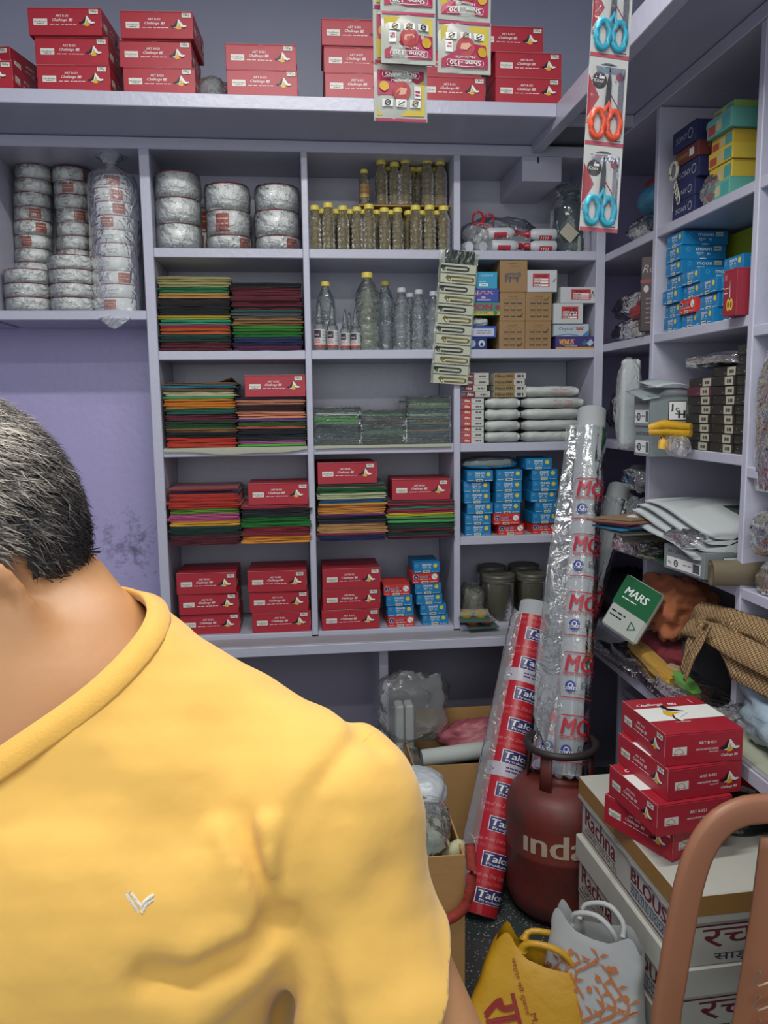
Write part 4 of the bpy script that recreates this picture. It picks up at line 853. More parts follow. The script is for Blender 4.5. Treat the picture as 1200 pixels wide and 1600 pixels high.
t = thing('plastic_jar', 'big clear plastic jar beside the end post of the top shelf', 'jar', (pxX(893, 350, D+.09), D+.10, ROW[0]))
MB().lathe(P, 28).build('jar_body', film('jar_plastic', opac=.25, gloss=.6, rough=.08, bscale=20, bump=.4, col='#6f7f84', tint='#b9c6c8'), t, True)
MB().lathe([(.058, .236), (.060, .238), (.060, .262), (.055, .266)], 28).build('jar_lid', film('jar_lid_plastic', opac=.5, gloss=.5, col='#5d6a70'), t, True)
for k, (a, b, c, d, col) in enumerate(((-.02, -.06, .05, .1, '#8e8d78'), (.025, -.062, .02, .09, '#5a6a5c'), (-.04, -.05, .02, .06, '#4a5568'))):
    o = blob((.07, .03, d), mat('jar_goods_'+col.lstrip('#'), col, .7), 20+k, .15).build('jar_contents', None, t, True); o.location = (a, b+.02, c-.015)
o = MB().box((-.03, 0, 0), (.03, .0015, .05)).build('card_tag', ink('#a9a794')); o.location = (pxX(884, 352, D+.0), D+.008, ROW[0]+.05); o.rotation_euler = (.1, .7, .1); tag(o, 'beige card tag tilted against the clear jar', 'card')
squeeze(903, 380, D+.0+.035, ROW[0], (0, 0, 0), 'short pale squeeze bottle in front of the clear jar', body=mat('pale_bottle', '#8f958c', .4), cap=mat('dark_cap', '#4c5854', .4), lab=False, s=.7, grp=None)

# ------------------------------------------------------------------ bottom shelf by the rolls: jars, grey bag, tape cards
JAR = film('smoky_jar_plastic', opac=.72, gloss=.45, col='#5c5a4c', tint='#8d8a76', rough=.15, bump=.2); JL = mat('smoky_lid', '#57564c', .4, var=.08)
def jar(px, Y, r, h, lb, s):
    t = thing('plastic_jar', lb, 'jar', (pxX(px, 930, Y), Y+r, ROW[4]), group='smoky jars')
    MB().lathe([(r*.94, 0), (r, .006), (r, h*.80), (r*.97, h*.84)], 28).build('jar_body', JAR, t, True)
    MB().lathe([(r*1.02, h*.84), (r*1.04, h*.85), (r*1.04, h*.90), (r*1.02, h*.91), (r*1.04, h*.92), (r*1.04, h*.985), (r*.9, h), (r*.6, h*.99)], 28).build('jar_lid', JL, t, True)
    MB().lathe([(r*.9, .008), (r*.93, .02), (r*.93, h*s), (r*.5, h*(s+.04))], 24).build('jar_contents', mat('jar_buttons', '#38372f', .5, var=.5, scale=90, bump=.8, bscale=150), t, True)
jar(785, D+.03, .066, .190, 'smoky jar in front, next to the grey bag', .35); jar(838, D+.035, .064, .190, 'smoky jar in front with dark contents, behind the red roll', .68)
jar(773, D+.185, .060, .195, 'smoky jar standing behind the grey bag', .5); jar(824, D+.185, .064, .195, 'smoky jar in the rear row behind the dark-filled jar', .5)
o = blob((.10, .13, .165), film('grey_goods_bag', opac=.75, gloss=.35, col='#6a6c60', bscale=26, bump=1.), 31, .1, 1.5).build('plastic_bag', None, None, True); o.location = (pxX(739, 940, D+.06), D+.085, ROW[4]+.001); tag(o, 'grey green plastic bag of goods on the bottom shelf', 'bag')
def tape_card(px, py, z, cols, lb, rz, tl):
    t = thing('tape_card', lb, 'tape card', (pxX(px, py, D-.02), D-.005, z), (tl, 0, rz))
    MB().box((-.062, -.05, 0), (.062, .05, .002)).build('backing_card', mat('teal_card', '#3f5f58', .6, var=.2, scale=8), t)
    for k, x in enumerate((-.03, .028)):
        MB().lathe([(.014, .002), (.024, .002), (.025, .004), (.025, .019), (.024, .021), (.014, .021)], 22).build('tape_reel', mat('tape_'+cols.lstrip('#'), cols, .35), t, True).location = (x, .006, 0)
    MB().box((-.06, -.03, .0205), (.06, .035, .0212)).build('clear_blister', FILM, t)
tape_card(752, 985, ROW[4]+.004, '#a8443c', 'teal card with two red tape reels hanging over the shelf edge', .12, .10); tape_card(742, 968, ROW[4]+.034, '#b39a36', 'teal card with two yellow tape reels on the red one', -.1, .18)

# ------------------------------------------------------------------ hanging strips
SACF = film('sachet_gloss', opac=.0, gloss=.35, rough=.1, bscale=35, bump=.9)
MAG = ink('#a82c52', .3); SY = ink('#c4b03c', .3); SW = ink('#aeb1a9', .3)
def sachet_print(w, h, flip):
    P = Print(.0006); P.rect(-w/2, 0, w, h, SW, 1); m = w*.06
    P.rect(-w/2+m, h*.10, w-2*m, h*.80, SY, 2)
    P.poly([(-w/2+m, h*.45), (-w*.05, h*.45), (w/2-m, h*.75), (w/2-m, h*.90), (-w/2+m, h*.90)], MAG, 3)
    P.disc(w*.0, h*.52, w*.17, ink('#a83a3c', .3), 4, 18); P.poly([(-w*.1, h*.50), (-w*.02, h*.58), (w*.1, h*.56), (w*.08, h*.46), (-w*.06, h*.45)], ink('#d8a08c', .3), 5)
    P.text('Shine -120', 0, h*.775, h*.085, WHITE, 4, 'C', bold=.05, width=w*.58); P.text('MachineOil', 0, h*.685, h*.05, WHITE, 4, 'C', bold=.02, width=w*.36); P.line([(-w*.33, h*.765), (w*.33, h*.765), (w*.35, h*.81), (w*.33, h*.875), (-w*.33, h*.875), (-w*.35, h*.81), (-w*.33, h*.765)], .0007, WHITE, 4)
    for k in range(3): P.rect(-w*.36+k*w*.26, h*.24, w*.2, h*.13, WHITE, 4); P.ring(-w*.26+k*w*.26, h*.305, w*.055, w*.018, BLACKI if k == 0 else ink('#8a6a3c'), 5, 10); P.line([(-w*.32+k*w*.26, h*.27), (-w*.20+k*w*.26, h*.34)], .0012, BLACKI, 6)
    P.disc(-w*.32, h*.60, w*.09, ink('#c8a02c'), 4, 12); P.rect(w*.24, h*.40, w*.13, h*.22, WHITE, 4); P.scribble(w*.26, h*.5, w*.09, h*.03, MAG, 5, 2, 1); P.scribble(w*.26, h*.44, w*.09, h*.03, MAG, 5, 2, 2)
    P.rect(-w/2+m*.3, -.0, w-m*.6, h*.055, MAG, 3)
    if flip: P.bend(lambda x, y, z: (-x, y, h-z))
    return P.mesh('front_print')
YS = 1.32; k_ = np.linalg.norm
def sachet_strip(px, rows, label, yoff=0., wpx=85, hz=None, tilt=0.):
    """rows: (top py, bottom py, flipped)"""
    t0 = onY(px, rows[-1][1], YS+yoff); w = (pxX(px+wpx/2, 60, YS)-pxX(px-wpx/2, 60, YS))
    t = thing('sachet_strip', label, 'sachet strip', (t0[0], YS+yoff, t0[2]), (0, tilt, R_(4)))
    for (a, b, fl) in rows:
        za, zb = onY(px, a, YS+yoff)[2]-t0[2], onY(px, b, YS+yoff)[2]-t0[2]; h = za-zb; nx, nz = 9, 9; P = np.zeros((2, nz, nx, 3))
        for s in (0, 1):
            for i in range(nz):
                for j in range(nx):
                    u, v = j/(nx-1)*2-1, i/(nz-1)*2-1; th = .006*(1-u*u)**.7*(1-v*v)**.7+.0006; P[s, i, j] = (u*w/2, (-th if s == 0 else th)+.0015*math.sin(5*u+3*v+a), zb+h*i/(nz-1))
        mb = MB(); mb.grid(P[0], None); mb.grid(P[1][:, ::-1], None); sc = mb.build('sachet', SW, t, True)
        pm = Print(.0006); me = sachet_print(w, h, fl)
        co = np.array([v.co[:] for v in me.vertices]); u = np.clip(co[:, 0]/(w/2), -1, 1); v = np.clip(co[:, 2]/h*2-1, -1, 1)
        co[:, 1] += -(.006*(1-u*u)**.7*(1-v*v)**.7+.0012)+.0015*np.sin(5*u+3*v+a); co[:, 2] += zb
        me.vertices.foreach_set('co', co.ravel()); me.update(); obj('front_print', me, sc)
        Pf = P[0].copy(); Pf[..., 1] -= .0085; Pf[1:-1, 1:-1, 1] += .0008*vnoise(Pf[1:-1, 1:-1], 40, 3); Pf[..., 1] = np.minimum(Pf[..., 1], P[0][..., 1]-.0055)
    top = onY(px, rows[0][0], YS+yoff)[2]-t0[2]
    MB().tube([(0, 0, top-.004), (0, .001, CEIL-t0[2]-.001)], .0008, 5).build('hanging_string', mat('jute_string', '#b3a98c', .9), t)
    return t
sachet_strip(638, [(-66, 20, True), (21, 101, True)], 'pair of pink and yellow oil sachets hanging upside down over the upright one', -.012)
sachet_strip(626, [(-70, 17, False), (18, 102, False), (103, 191, False)], 'long strip of oil sachets ending in an upright Shine sachet', .012)
sachet_strip(725, [(-50, 34, True), (35, 116, True)], 'shorter strip of pink and yellow oil sachets beside the longer one', .0, 84)
# scissors on blister cards
YC = 1.40; TEAL = mat('turquoise_handle', '#2fa3bd', .3, var=.03); CORAL = mat('coral_handle', '#e0532f', .3, var=.03); STEEL = mat('blade_steel', '#5a5d62', .28, metal=.9)
CW, CH = .0715, .142
def card_print():
    P = Print(.0004); P.rect(-CW/2, 0, CW, CH, ink('#c2c4c0', .4), 1)
    P.poly([(-CW/2, CH*.30), (-CW*.2, CH*.55), (-CW/2, CH*.80)], ink('#a03a44', .4), 2); P.line([(CW*.05, CH*.62), (CW*.32, CH*.44), (-CW*.1, CH*.12)], .0018, ink('#8a2430', .4), 2); P.rect(-CW/2, 0, CW, CH*.045, ink('#b05560', .4), 2)
    P.disc(-CW*.22, CH*.74, CW*.19, ink('#2e2226', .4), 3, 20); P.text('Kitex', -CW*.37, CH*.715, .006, WHITE, 4, width=CW*.26, shear=.2); P.rect(-CW*.24, CH*.76, CW*.14, CH*.03, WHITE, 4); P.rect(-CW*.22, CH*.78, CW*.03, CH*.03, WHITE, 4)
    P.disc(CW*.30, CH*.80, CW*.10, ink('#a8323e', .4), 3, 16); P.text('SCISSORS', CW*.27, CH*.70, CW*.09, ink('#6d6f74', .4), 3, rot=-PI/2, width=CH*.26)
    P.disc(0, CH*.93, CW*.14, ink('#6b6d72', .4), 3, 14, CH*.012); P.rect(-CW*.2, CH*.915, CW*.4, CH*.012, ink('#6b6d72', .4), 3); P.scribble(CW*.22, CH*.06, CW*.2, .0016, BLACKI, 3, 3, 1); P.ring(CW*.35, CH*.12, .004, .0006, BLACKI, 3, 12)
    for k in range(4): P.rect(-CW/2, CH*(.24+k*.018), CW*.2, CH*.008, ink('#a03a44', .4), 2)
    return P.mesh('card_print')
_cp = card_print(); _cb = MB().box((-CW/2, 0, 0), (CW/2, .0012, CH), bev=.0003).mesh('backing_card', ink('#c2c4c0', .4))
_bl = []
for i in range(9):
    _bl.append([(CW*.44*(u/4-1), -.0095*(1-abs(u/4-1)**4)*(1-abs(i/4-1)**6)-.0009, CH*.06+CH*.84*i/8) for u in range(9)])
_bl = MB().grid(_bl).mesh('blister', film('blister_film', opac=.02, gloss=.4, rough=.06, bump=.1))
t0 = onY(935, 362, YC); sc = thing('scissors_card_strip', 'hanging strip of scissors cards beside the loft corner', 'scissors card', (t0[0]-.0, YC, t0[2]), (0, R_(2.6), R_(6)))
for k, hm in enumerate((TEAL, CORAL, TEAL, CORAL)):
    z0 = k*CH*1.005
    c = obj('backing_card', _cb, sc, (0, 0, z0)); obj('card_print', _cp, c); obj('blister', _bl, c)
    for s in (-1, 1):
        pts = [(s*.0150+.0118*math.cos(a)-.002, -.0055, .034+.022*math.sin(a)) for a in np.linspace(0, 2*PI, 18)[:-1]]
        MB().tube(pts, .0052, 8, closed=True).build('handle_ring', hm, c, True)
    MB().tube([(-.008, -.005, .05), (.001, -.005, .068), (.007, -.005, .05)], [.004, .005, .004], 8).build('handle_shank', hm, c, True)
    MB().add([(-.005, -.0062, .064), (.005, -.0062, .064), (.0045, -.0062, .10), (.001, -.0062, .126), (-.003, -.0062, .10), (-.005, -.0036, .064), (.005, -.0036, .064), (.0045, -.0036, .10), (.001, -.0036, .126), (-.003, -.0036, .10)], [(0, 1, 2, 3, 4), (9, 8, 7, 6, 5), (0, 5, 6, 1), (1, 6, 7, 2), (2, 7, 8, 3), (3, 8, 9, 4), (4, 9, 5, 0)]).build('blade', STEEL, c)
MB().tube([(0, 0, 4*CH*1.005-.004), (0, .0, CEIL-t0[2])], .0008, 5).build('hanging_string', mat('jute_string', '#b3a98c', .9), sc)
# strip of safety pins hung on the shelf edge
ps = thing('safety_pin_strip', 'long strip of gold and silver safety pins hanging from the shelf edge', 'pin strip', (pxX(718, 396, D-.012), D-.010, ROW[0]-.004), (0, R_(4.5), 0))
STR = film('pin_strip_film', opac=.4, gloss=1., rough=.1, bscale=26, bump=1.4, col='#b9c0a8'); GOLD = mat('brass_pin', '#d8c98c', .3, metal=.8); SILV = mat('nickel_pin', '#777c76', .3, metal=.8)
n = 14; pw = .150; ph = .0385
P = np.array([[((u/6-1)*pw/2*(1+.02*math.sin(i*1.7)), .002*math.sin(i*2.1+u), -.0-ph*(i)/2) for u in range(13)] for i in range(2*n-1)])
MB().grid(P).build('film_strip', STR, ps, True)
MB().box((-pw*.36, -.004, -.052), (pw*.40, .006, .0)).build('header_pouch', film('header_film', opac=.8, gloss=.8, rough=.1, col='#22302c', bscale=25, bump=1.), ps)
for i in range(12):
    z = -.068-i*ph*.985; m = GOLD if i % 2 else SILV; o = .012 if i % 2 else -.010; L = .050
    pin = thing('safety_pin', '', ''); del pin['label'], pin['category']; pin.parent = ps; pin.location = (o, -.008, z)
    MB().tube([(-L, 0, .007), (L*.8, 0, .007), (L, 0, .003), (L, 0, -.003), (L*.8, 0, -.007), (-L*.7, 0, -.007)], .003, 6).build('pin_wire', m, pin, True)
    MB().tube([(-L-.006, 0, .0075), (-L+.004, 0, .0), (-L+.006, 0, -.0075)], [.006, .0075, .005], 8).build('pin_head', m, pin, True)
    MB().box((-pw*.44, .002, -ph*.42), (pw*.46, .0035, ph*.44)).build('card_row', ink('#b4b8a2'), pin).location = (-o, 0, 0)
# ------------------------------------------------------------------ goods on the right-hand shelves
def rY(px, py, X=XR): return onX(px, py, X)[1]
def side_carton(name, label, y0, y1, z, h, col, xf=XR+.008, dep=.165, fp=None, ep=None, group=None, rz=0., lidcol=None):
    """carton whose printed front faces the room (-X) between y0 (near) and y1 (far); ep = print on the end facing the shop front"""
    w = y1-y0; t = thing(name, label, 'box', (xf, (y0+y1)/2, z), (0, 0, -PI/2+R_(rz)), group); m = mat('carton_'+col.lstrip('#'), col, .5, var=.07, scale=18)
    MB().box((-w/2, 0, 0), (w/2, dep, h*.96), bev=.001).build('box_body', m, t)
    MB().box((-w/2+.0005, .0005, h*.9601), (w/2-.0005, dep-.0005, h), bev=.0006).build('lid', mat('carton_'+lidcol.lstrip('#'), lidcol, .5) if lidcol else m, t)
    if fp: P = Print(); P.rect(-w/2+.001, .001, w-.002, h*.94, m, .5); fp(P, w, h); obj('front_print', P.mesh('front_print'), t)
    if ep: P = Print(); ep(P, dep, h); obj('end_print', P.mesh('end_print'), t, (w/2, dep/2, 0), (0, 0, PI/2))
    return t
NAVY = '#2a2f58'; SILV_ = ink('#aab0bd')
def f_sony(P, w, h): P.text('SONY', -w*.35, h*.35, h*.28, SILV_, 1, width=w*.5); P.ring(w*.28, h*.5, h*.25, h*.05, SILV_, 1, 14)
def e_ring(P, w, h): P.ring(-w*.15, h*.55, h*.33, h*.06, SILV_, 1, 18); P.ring(-w*.12, h*.12, h*.09, h*.03, SILV_, 1, 10)
def f_koh(P, w, h): P.text('KOHINOOR', -w*.42, h*.35, h*.3, ink('#b8963c'), 1, width=w*.45); P.rect(w*.1, h*.25, w*.2, h*.5, CREAM, 1)
def e_koh(P, w, h): P.text('KOHINOOR', 0, h*.5, h*.3, ink('#b8963c'), 1, 'C', width=w*.6)
def f_mix(P, w, h): P.rect(-w*.45, h*.12, w*.3, h*.5, ink('#b04a3c'), 1); P.rect(-w*.1, h*.2, w*.2, h*.55, ink('#b8b089'), 1); P.rect(w*.15, h*.1, w*.3, h*.7, ink('#4c9a97'), 1)
z = RROW[0]; y0, y1 = rY(1082, 260), rY(1052, 260)
hs = [(.052, NAVY, f_sony, e_ring, 'navy box with a ring picture, bottom of its pile'), (.05, NAVY, f_sony, e_ring, 'navy box with a ring picture, second in its pile'), (.058, NAVY, f_sony, e_ring, 'navy box with a ring picture under the brown box'), (.044, '#6b3430', f_koh, e_koh, 'brown Kohinoor box between navy ring boxes'), (.062, NAVY, f_sony, e_ring, 'navy ring box on top of the brown box')]
for i, (h, c, f, e, lb) in enumerate(hs):
    d = [(-.0, .0), (.004, .0), (-.01, .004), (-.012, .0), (.0, -.006)][i]
    side_carton('ring_box', lb, y0+d[0], y1+d[0]+.02, z, h, c, XR+.012+d[1], .15, f, e, 'navy and brown ring boxes'); z += h+.0006
z = RROW[0]; y0, y1 = rY(1136, 250), rY(1103, 250)
hs = [(.049, '#5fa898', 'teal box with a red square, bottom of the bright pile'), (.047, '#c9b140', 'yellow box lying on the teal one'), (.044, '#cdb544', 'yellow box, second of three yellow ones'), (.038, '#c9ad3e', 'yellow box with a torn lid, top of the yellow ones'), (.052, '#63a99c', 'pale teal box on the yellow boxes'), (.026, '#8fae5c', 'flat green box, top of the bright pile')]
for i, (h, c, lb) in enumerate(hs):
    side_carton('lace_box', lb, y0-(.0, -.004, .003, -.012, .002, -.02)[i], y1+.01, z, h, c, XR+.006+(.004, .012, .008, .016, .0, .02)[i], .17, f_mix, None, 'bright teal and yellow boxes'); z += h+.0006
o = blob((.10, .10, .09), film('curtain_ring_bag', opac=.45, gloss=.4, col='#6d6f70', bscale=30, bump=1.), 41, .12).build('plastic_bag', None, None, True); o.location = (XR+.045, rY(1088, 290)-.055, RROW[0]+.0005); tag(o, 'small grey plastic bag in front of the navy boxes', 'bag')
t = thing('curtain_ring', 'white plastic rings dangling in front of the navy boxes', 'ring', tuple(onX(1053, 268, XR-.004)))
MB().tube([(0, -.024*math.cos(a), .026*math.sin(a)) for a in np.linspace(0, 2*PI, 20)[:-1]], .0055, 8, closed=True).build('large_ring', mat('ivory_plastic', '#b5b3a0', .4), t, True)
for k in range(3): MB().tube([(0, -.016-.010*k-.009*math.cos(a), -.052-.02*k+.016*math.sin(a)) for a in np.linspace(0, 2*PI, 14)[:-1]], .0025, 6, closed=True).build('small_ring', mat('ivory_plastic', '#b5b3a0', .4), t, True)
MB().tube([(0, -.02, -.03), (0, 0.0, -.07), (.002, .005, -.12)], .0012, 5).build('thread', mat('ivory_plastic', '#b5b3a0', .4), t)
# blue moon boxes, fronts to the room
def side_small(kind, yc, z, label, x=XR+.010, rz=0., var=0):
    t = small_box(kind, 0, 0, z, 0, label, 'blue moon boxes on the side shelves', var, kind == 'moon'); t.location = (x+MD/2, yc, z); t.rotation_euler = (0, 0, -PI/2+R_(rz)); return t
yA = rY(1044, 440); ys = [yA, yA-.120, yA-.233, yA-.345]
wh = ['in the tallest side stack', 'in the side stack with a scarlet box', 'in the low side stack of three', 'in the side stack behind the scissors box']
for c, (n, sp) in enumerate(((7, ()), (4, (1,)), (3, ()), (4, ()))):
    for k in range(n):
        kd = 'suede' if k in sp else 'moon'; off = (.0, .006, -.004, .008, .002, .0, .004)[(k+c) % 7]
        side_small(kd, ys[c]+(.004*((k*3+c) % 3)-.004 if k != 2 else 0), RROW[1]+k*(MH+.0004), f"{'blue moon' if kd == 'moon' else 'scarlet suede'} thread box, {ORD[k]}{' up' if k else ''} {wh[c]}", XR+.012+off+(.01 if c == 3 else 0), ((k*7+c*3) % 5-2)*.8, k)
def f_sc(P, w, h): P.poly([(0, h*.8), (-.003, h*.4), (.003, h*.4)], ink('#b9b9bd'), 1); P.ring(-w*.1, h*.25, w*.12, w*.05, LEM, 1, 14, h*.13); P.ring(w*.12, h*.25, w*.12, w*.05, LEM, 1, 14, h*.13); P.rect(-w*.4, h*.78, w*.16, h*.12, ink('#b06068'), 1); P.scribble(-w*.42, h*.6, w*.3, h*.02, CREAM, 1, 3, 1); P.scribble(-w*.42, h*.5, w*.25, h*.02, CREAM, 1, 3, 2)
side_carton('scissors_box', 'dark red box with yellow-handled scissors printed on it', 2.085, 2.085+.068, RROW[1]+.0005, .125, '#8e2432', XR-.028, .036, f_sc, None)
gs = MB().box((0, 0, 0), (.004, .33, .30)).build('green_sheet', mat('lime_sheet', '#8f9c22', .5, var=.05)); gs.location = (1.392, 2.25, RROW[1]+.001); gs.rotation_euler = (0, .03, 0); tag(gs, 'lime green sheet leaning behind the blue moon boxes', 'sheet')
# zip boxes marked JSH
def f_jsh(P, w, h): P.rect(-w*.42, h*.10, w*.84, h*.42, WHITE, 1); P.text('No.', -w*.38, h*.24, h*.12, BLACKI, 2); P.ring(-w*.18, h*.30, h*.14, h*.05, BLACKI, 2, 14); P.text('10', -w*.18, h*.25, h*.1, BLACKI, 2, 'C', bold=.04); P.rect(w*.24, h*.14, w*.16, h*.34, ink('#55585c'), 2); P.text('JSH ZIP FASTNER', 0, h*.66, h*.15, ink('#2c2f34'), 1, 'C', width=w*.8, bold=.02); P.scribble(-w*.0, h*.3, w*.2, h*.05, ink('#8a8d92'), 2, 3, 2)
def e_jsh(P, w, h):
    s = h*.62; x, z = -w*.12, h*.18; P.rect(x-s*.5, z, s, s, BLACKI, 1); P.rect(x-s*.46, z+s*.04, s*.92, s*.92, WHITE, 2)
    P.text('J', x-s*.36, z+s*.46, s*.40, BLACKI, 3, bold=.05); P.text('S', x-s*.12, z+s*.30, s*.36, ink('#6a6d72'), 3, bold=.03); P.text('H', x+s*.06, z+s*.12, s*.40, BLACKI, 3, bold=.06)
zr = RROW[2]-.03
ja = dict(col='#7f898b', fp=f_jsh, ep=e_jsh)
zr4 = RROW[2]
side_carton('zip_carton', 'grey JSH zip carton, lower of two jutting past the shelf', 2.478, 2.600, zr4-.029, .098, '#7f898b', 1.128, .24, f_jsh, e_jsh, 'JSH zip cartons')
side_carton('zip_carton', 'grey JSH zip carton, upper of two under torn flaps', 2.476, 2.602, zr4+.0695, .100, '#7f898b', 1.124, .24, f_jsh, e_jsh, 'JSH zip cartons')
fl = MB(); P = np.array([[(1.10+.20*v, 2.47+.15*u, zr4+.172+.012*math.sin(3*v+u)+.03*v*u-.02*(1-u)*(v < .3)) for v in np.linspace(0, 1, 9)] for u in np.linspace(0, 1, 7)]); fl.grid(P)
o = fl.build('torn_flap', mat('grey_card', '#8d989a', .55), None, True); o.modifiers.new('s', 'SOLIDIFY').thickness = .002; tag(o, 'torn grey carton flap lying over the JSH cartons', 'card')
fl = MB(); P = np.array([[(1.13+.16*v, 2.45+.14*u, zr4+.192+.02*u+.01*math.sin(4*v)) for v in np.linspace(0, 1, 7)] for u in np.linspace(0, 1, 5)]); fl.grid(P)
o = fl.build('torn_flap', mat('pale_grey_card', '#a9b4b4', .5), None, True); o.modifiers.new('s', 'SOLIDIFY').thickness = .002; tag(o, 'paler carton flap sticking up over the torn one', 'card')
# yellow strap bundle
t = thing('strap_bundle', 'yellow strap bundle in plastic hanging over the shelf edge', 'strap', tuple(onX(1020, 668, 1.105)))
for k, (a, b, c) in enumerate((((0, .012, .0), (.02, -.035, .010), (.075, -.10, .002)), ((0, .012, -.012), (.03, -.04, -.010), (.075, -.10, -.016)), ((.02, -.02, -.016), (.022, -.03, -.04), (.018, -.028, -.065)))):
    MB().tube([a, b, c], [.013, .015, .012], 8).build('strap', mat('yellow_strap', '#c79a22', .45, bump=.2), t, True)
o = blob((.05, .11, .065), FILM, 51, .15).build('clear_bag', None, t, True); o.location = (.045, -.075, -.085)
# black zip boxes with white stickers
def f_blk(P, w, h): P.rect(w*.10, h*.06, w*.36, h*.86, ink('#b1ae9c'), 1); P.scribble(w*.2, h*.3, w*.2, h*.35, ink('#4a463c'), 2, 2, 3); P.disc(0, h*.3, h*.05, CREAM, 1, 6); P.disc(-w*.4, h*.85, h*.04, CREAM, 1, 6)
def f_blk2(P, w, h): P.disc(w*.3, h*.35, h*.06, CREAM, 1, 6); P.disc(-w*.2, h*.6, h*.04, CREAM, 1, 6); P.scribble(-w*.4, h*.2, w*.4, h*.08, ink('#5a544a'), 1, 3, 1)
zc = zr4
for c, (pa, pb, n, lb) in enumerate(((1069, 1105, 8, 'beside the JSH cartons'), (1106, 1142, 9, 'middle of three columns'), (1143, 1166, 11, 'beside the shelf post'))):
    ya, yb = rY(pb, 640), rY(pa, 640)
    for k in range(n):
        side_carton('zip_box', f'black zip box, number {k+1} from below, column {lb}', max(ya, 2.076), yb-.003, zc+k*.0272, .0268, '#2a2823' if not (c == 0 and k == 6) else '#5a2a3a', XR+.006+.003*((k*5+c) % 3), .13, f_blk if c < 2 else f_blk2, None, 'black zip boxes with stickers')
PB = [film('limp_poly', opac=.28, gloss=.55, rough=.12, col='#9a9aa0', bscale=16, bump=1.2), film('limp_poly_dark', opac=.6, gloss=.6, rough=.12, col='#33363c', bscale=22, bump=1.3, tint='#777a80'), film('limp_poly_milky', opac=.55, gloss=.5, rough=.15, col='#b4bab8', bscale=22, bump=1.1)]
def lump(name, label, cat, size, loc, m, seed, amp=.12, freq=1.6, rot=0., flat=True, pw=.75):
    o = blob(size, m, seed, amp, freq, flat=flat, pw=pw).build(name, None, None, True); o.location = loc; o.rotation_euler = (0, 0, rot); return tag(o, label, cat)
lump('plastic_bag', 'limp clear plastic bags lying over the black zip boxes', 'bag', (.20, .40, .05), (XR+.10, 2.31, zc+.247), PB[0], 61, .14)
# tall white packet by the corner post
t = thing('white_packet', 'tall white packet in clear plastic standing against the side post', 'packet', (1.155, 2.70, RROW[2]-.005))
MB().box((-.03, 0, 0), (.035, .03, .30), bev=.008).build('packet_body', mat('white_packet_paper', '#b5bfbf', .5, bump=.2, bscale=30), t); o = blob((.095, .06, .34), FILMH, 71, .06, 1.2).build('clear_bag', None, t, True); o.location = (.0, .015, -.012)
tp = thing('shelf_bracket', '', ''); bpy.data.objects.remove(tp)
# --- shelf with white cloth, cards and a JSH carton (fourth level)
zf = RROW[3]
def f_txt(s, c, k=.5): return lambda P, w, h: P.text(s, 0, h*.3, h*.42, ink(c), 1, 'C', width=w*k)
side_carton('needle_carton', 'long grey needle carton behind the white folded cloth', 2.30, 2.60, zf+.10, .035, '#6e6f66', XR+.07, .06, f_txt('ORGAN NEEDLES', '#3a3c38'), f_txt('ORGAN', '#3a3c38'))
side_carton('needle_carton', 'support stack of dark cartons at the back of the fourth level', 2.15, 2.60, zf+.0005, .099, '#33332f', XR+.12, .12)
side_carton('needle_carton', 'orange carton lying on the grey needle carton', 2.25, 2.58, zf+.1355, .026, '#8a4f30', XR+.085, .05, f_mix, None)
side_carton('needle_carton', 'dark green lettered carton at the very top of the fourth level', 2.12, 2.50, zf+.1620, .028, '#25382a', XR+.10, .06, f_txt('LANG LANG', '#6a7a4a'))
t = side_carton('zip_carton', 'grey JSH zip carton with striped lid under the white cloth', 2.105, 2.30, zf+.012, .075, '#7a8284', 1.115, .22, f_jsh, e_jsh, rz=8)
for k in range(4): MB().box((-.08+k*.045, .01, .0752), (-.055+k*.045, .20, .0756)).build('lid_stripe', ink('#2a302e'), t)
side_carton('green_folder', 'flat green folder under the JSH carton with striped lid', 2.09, 2.44, zf+.0005, .010, '#1f5a3a', XR-.06, .22)
wc = thing('folded_white_cloth', 'thick folded white cloth draped over the fourth level edge', 'cloth', (1.10, 2.12, zf+.088))
for k in range(4):
    P = []
    for i in range(9):
        u = i/8; ring = []
        for j in range(12):
            a = 2*PI*j/12; ring.append((.02*k+.012*math.copysign(abs(math.cos(a))**.5, math.cos(a))*0+(.30*(.5-.5*math.cos(a)))-.02*u, .0+.42*u, .012+.019*k+.055*u*(1-u*.4)+.0085*math.sin(a)+.006*math.sin(7*u+k)-(.03*(1-u) if math.cos(a) > .5 else 0)))
        P.append(ring)
    MB().grid(P, None, closev=True, caps=True).build('cloth_layer', mat('white_cotton', '#b9bfc0', .8, var=.04, bump=.1, bscale=20), wc, True)
lump('plastic_bag', 'clear plastic sleeve bunched under the white folded cloth', 'bag', (.16, .22, .05), (1.175, 2.24, zf+.0875), PB[0], 63, .1)
cd = thing('card_bundle', 'bundle of coloured cards jutting out beside the printed roll', 'cards', (1.05, 2.50, zf+.085), (R_(-3), 0, R_(10)))
for k, c in enumerate(('#b0b0a0', '#2a2c30', '#2f7fa8', '#36486e', '#a8453c', '#8a6b55', '#96785f')):
    MB().box((-.02-.01*(k % 3), -.06-.02*(k % 2), k*.0075), (.26-.01*k, .10+.012*(k % 3), k*.0075+.0055)).build('card', mat('card_'+c.lstrip('#'), c, .6), cd).rotation_euler = (0, 0, .08*k-.2)
lump('plastic_bag', 'dark plastic goods under the bundle of coloured cards', 'bag', (.26, .24, .083), (1.19, 2.545, zf+.0005), PB[1], 65, .08)
rl = thing('cardboard_tube', 'short brown cardboard tube end beside the JSH carton', 'tube', (1.135, 2.082, zf+.037), (0, PI/2, R_(-12)))
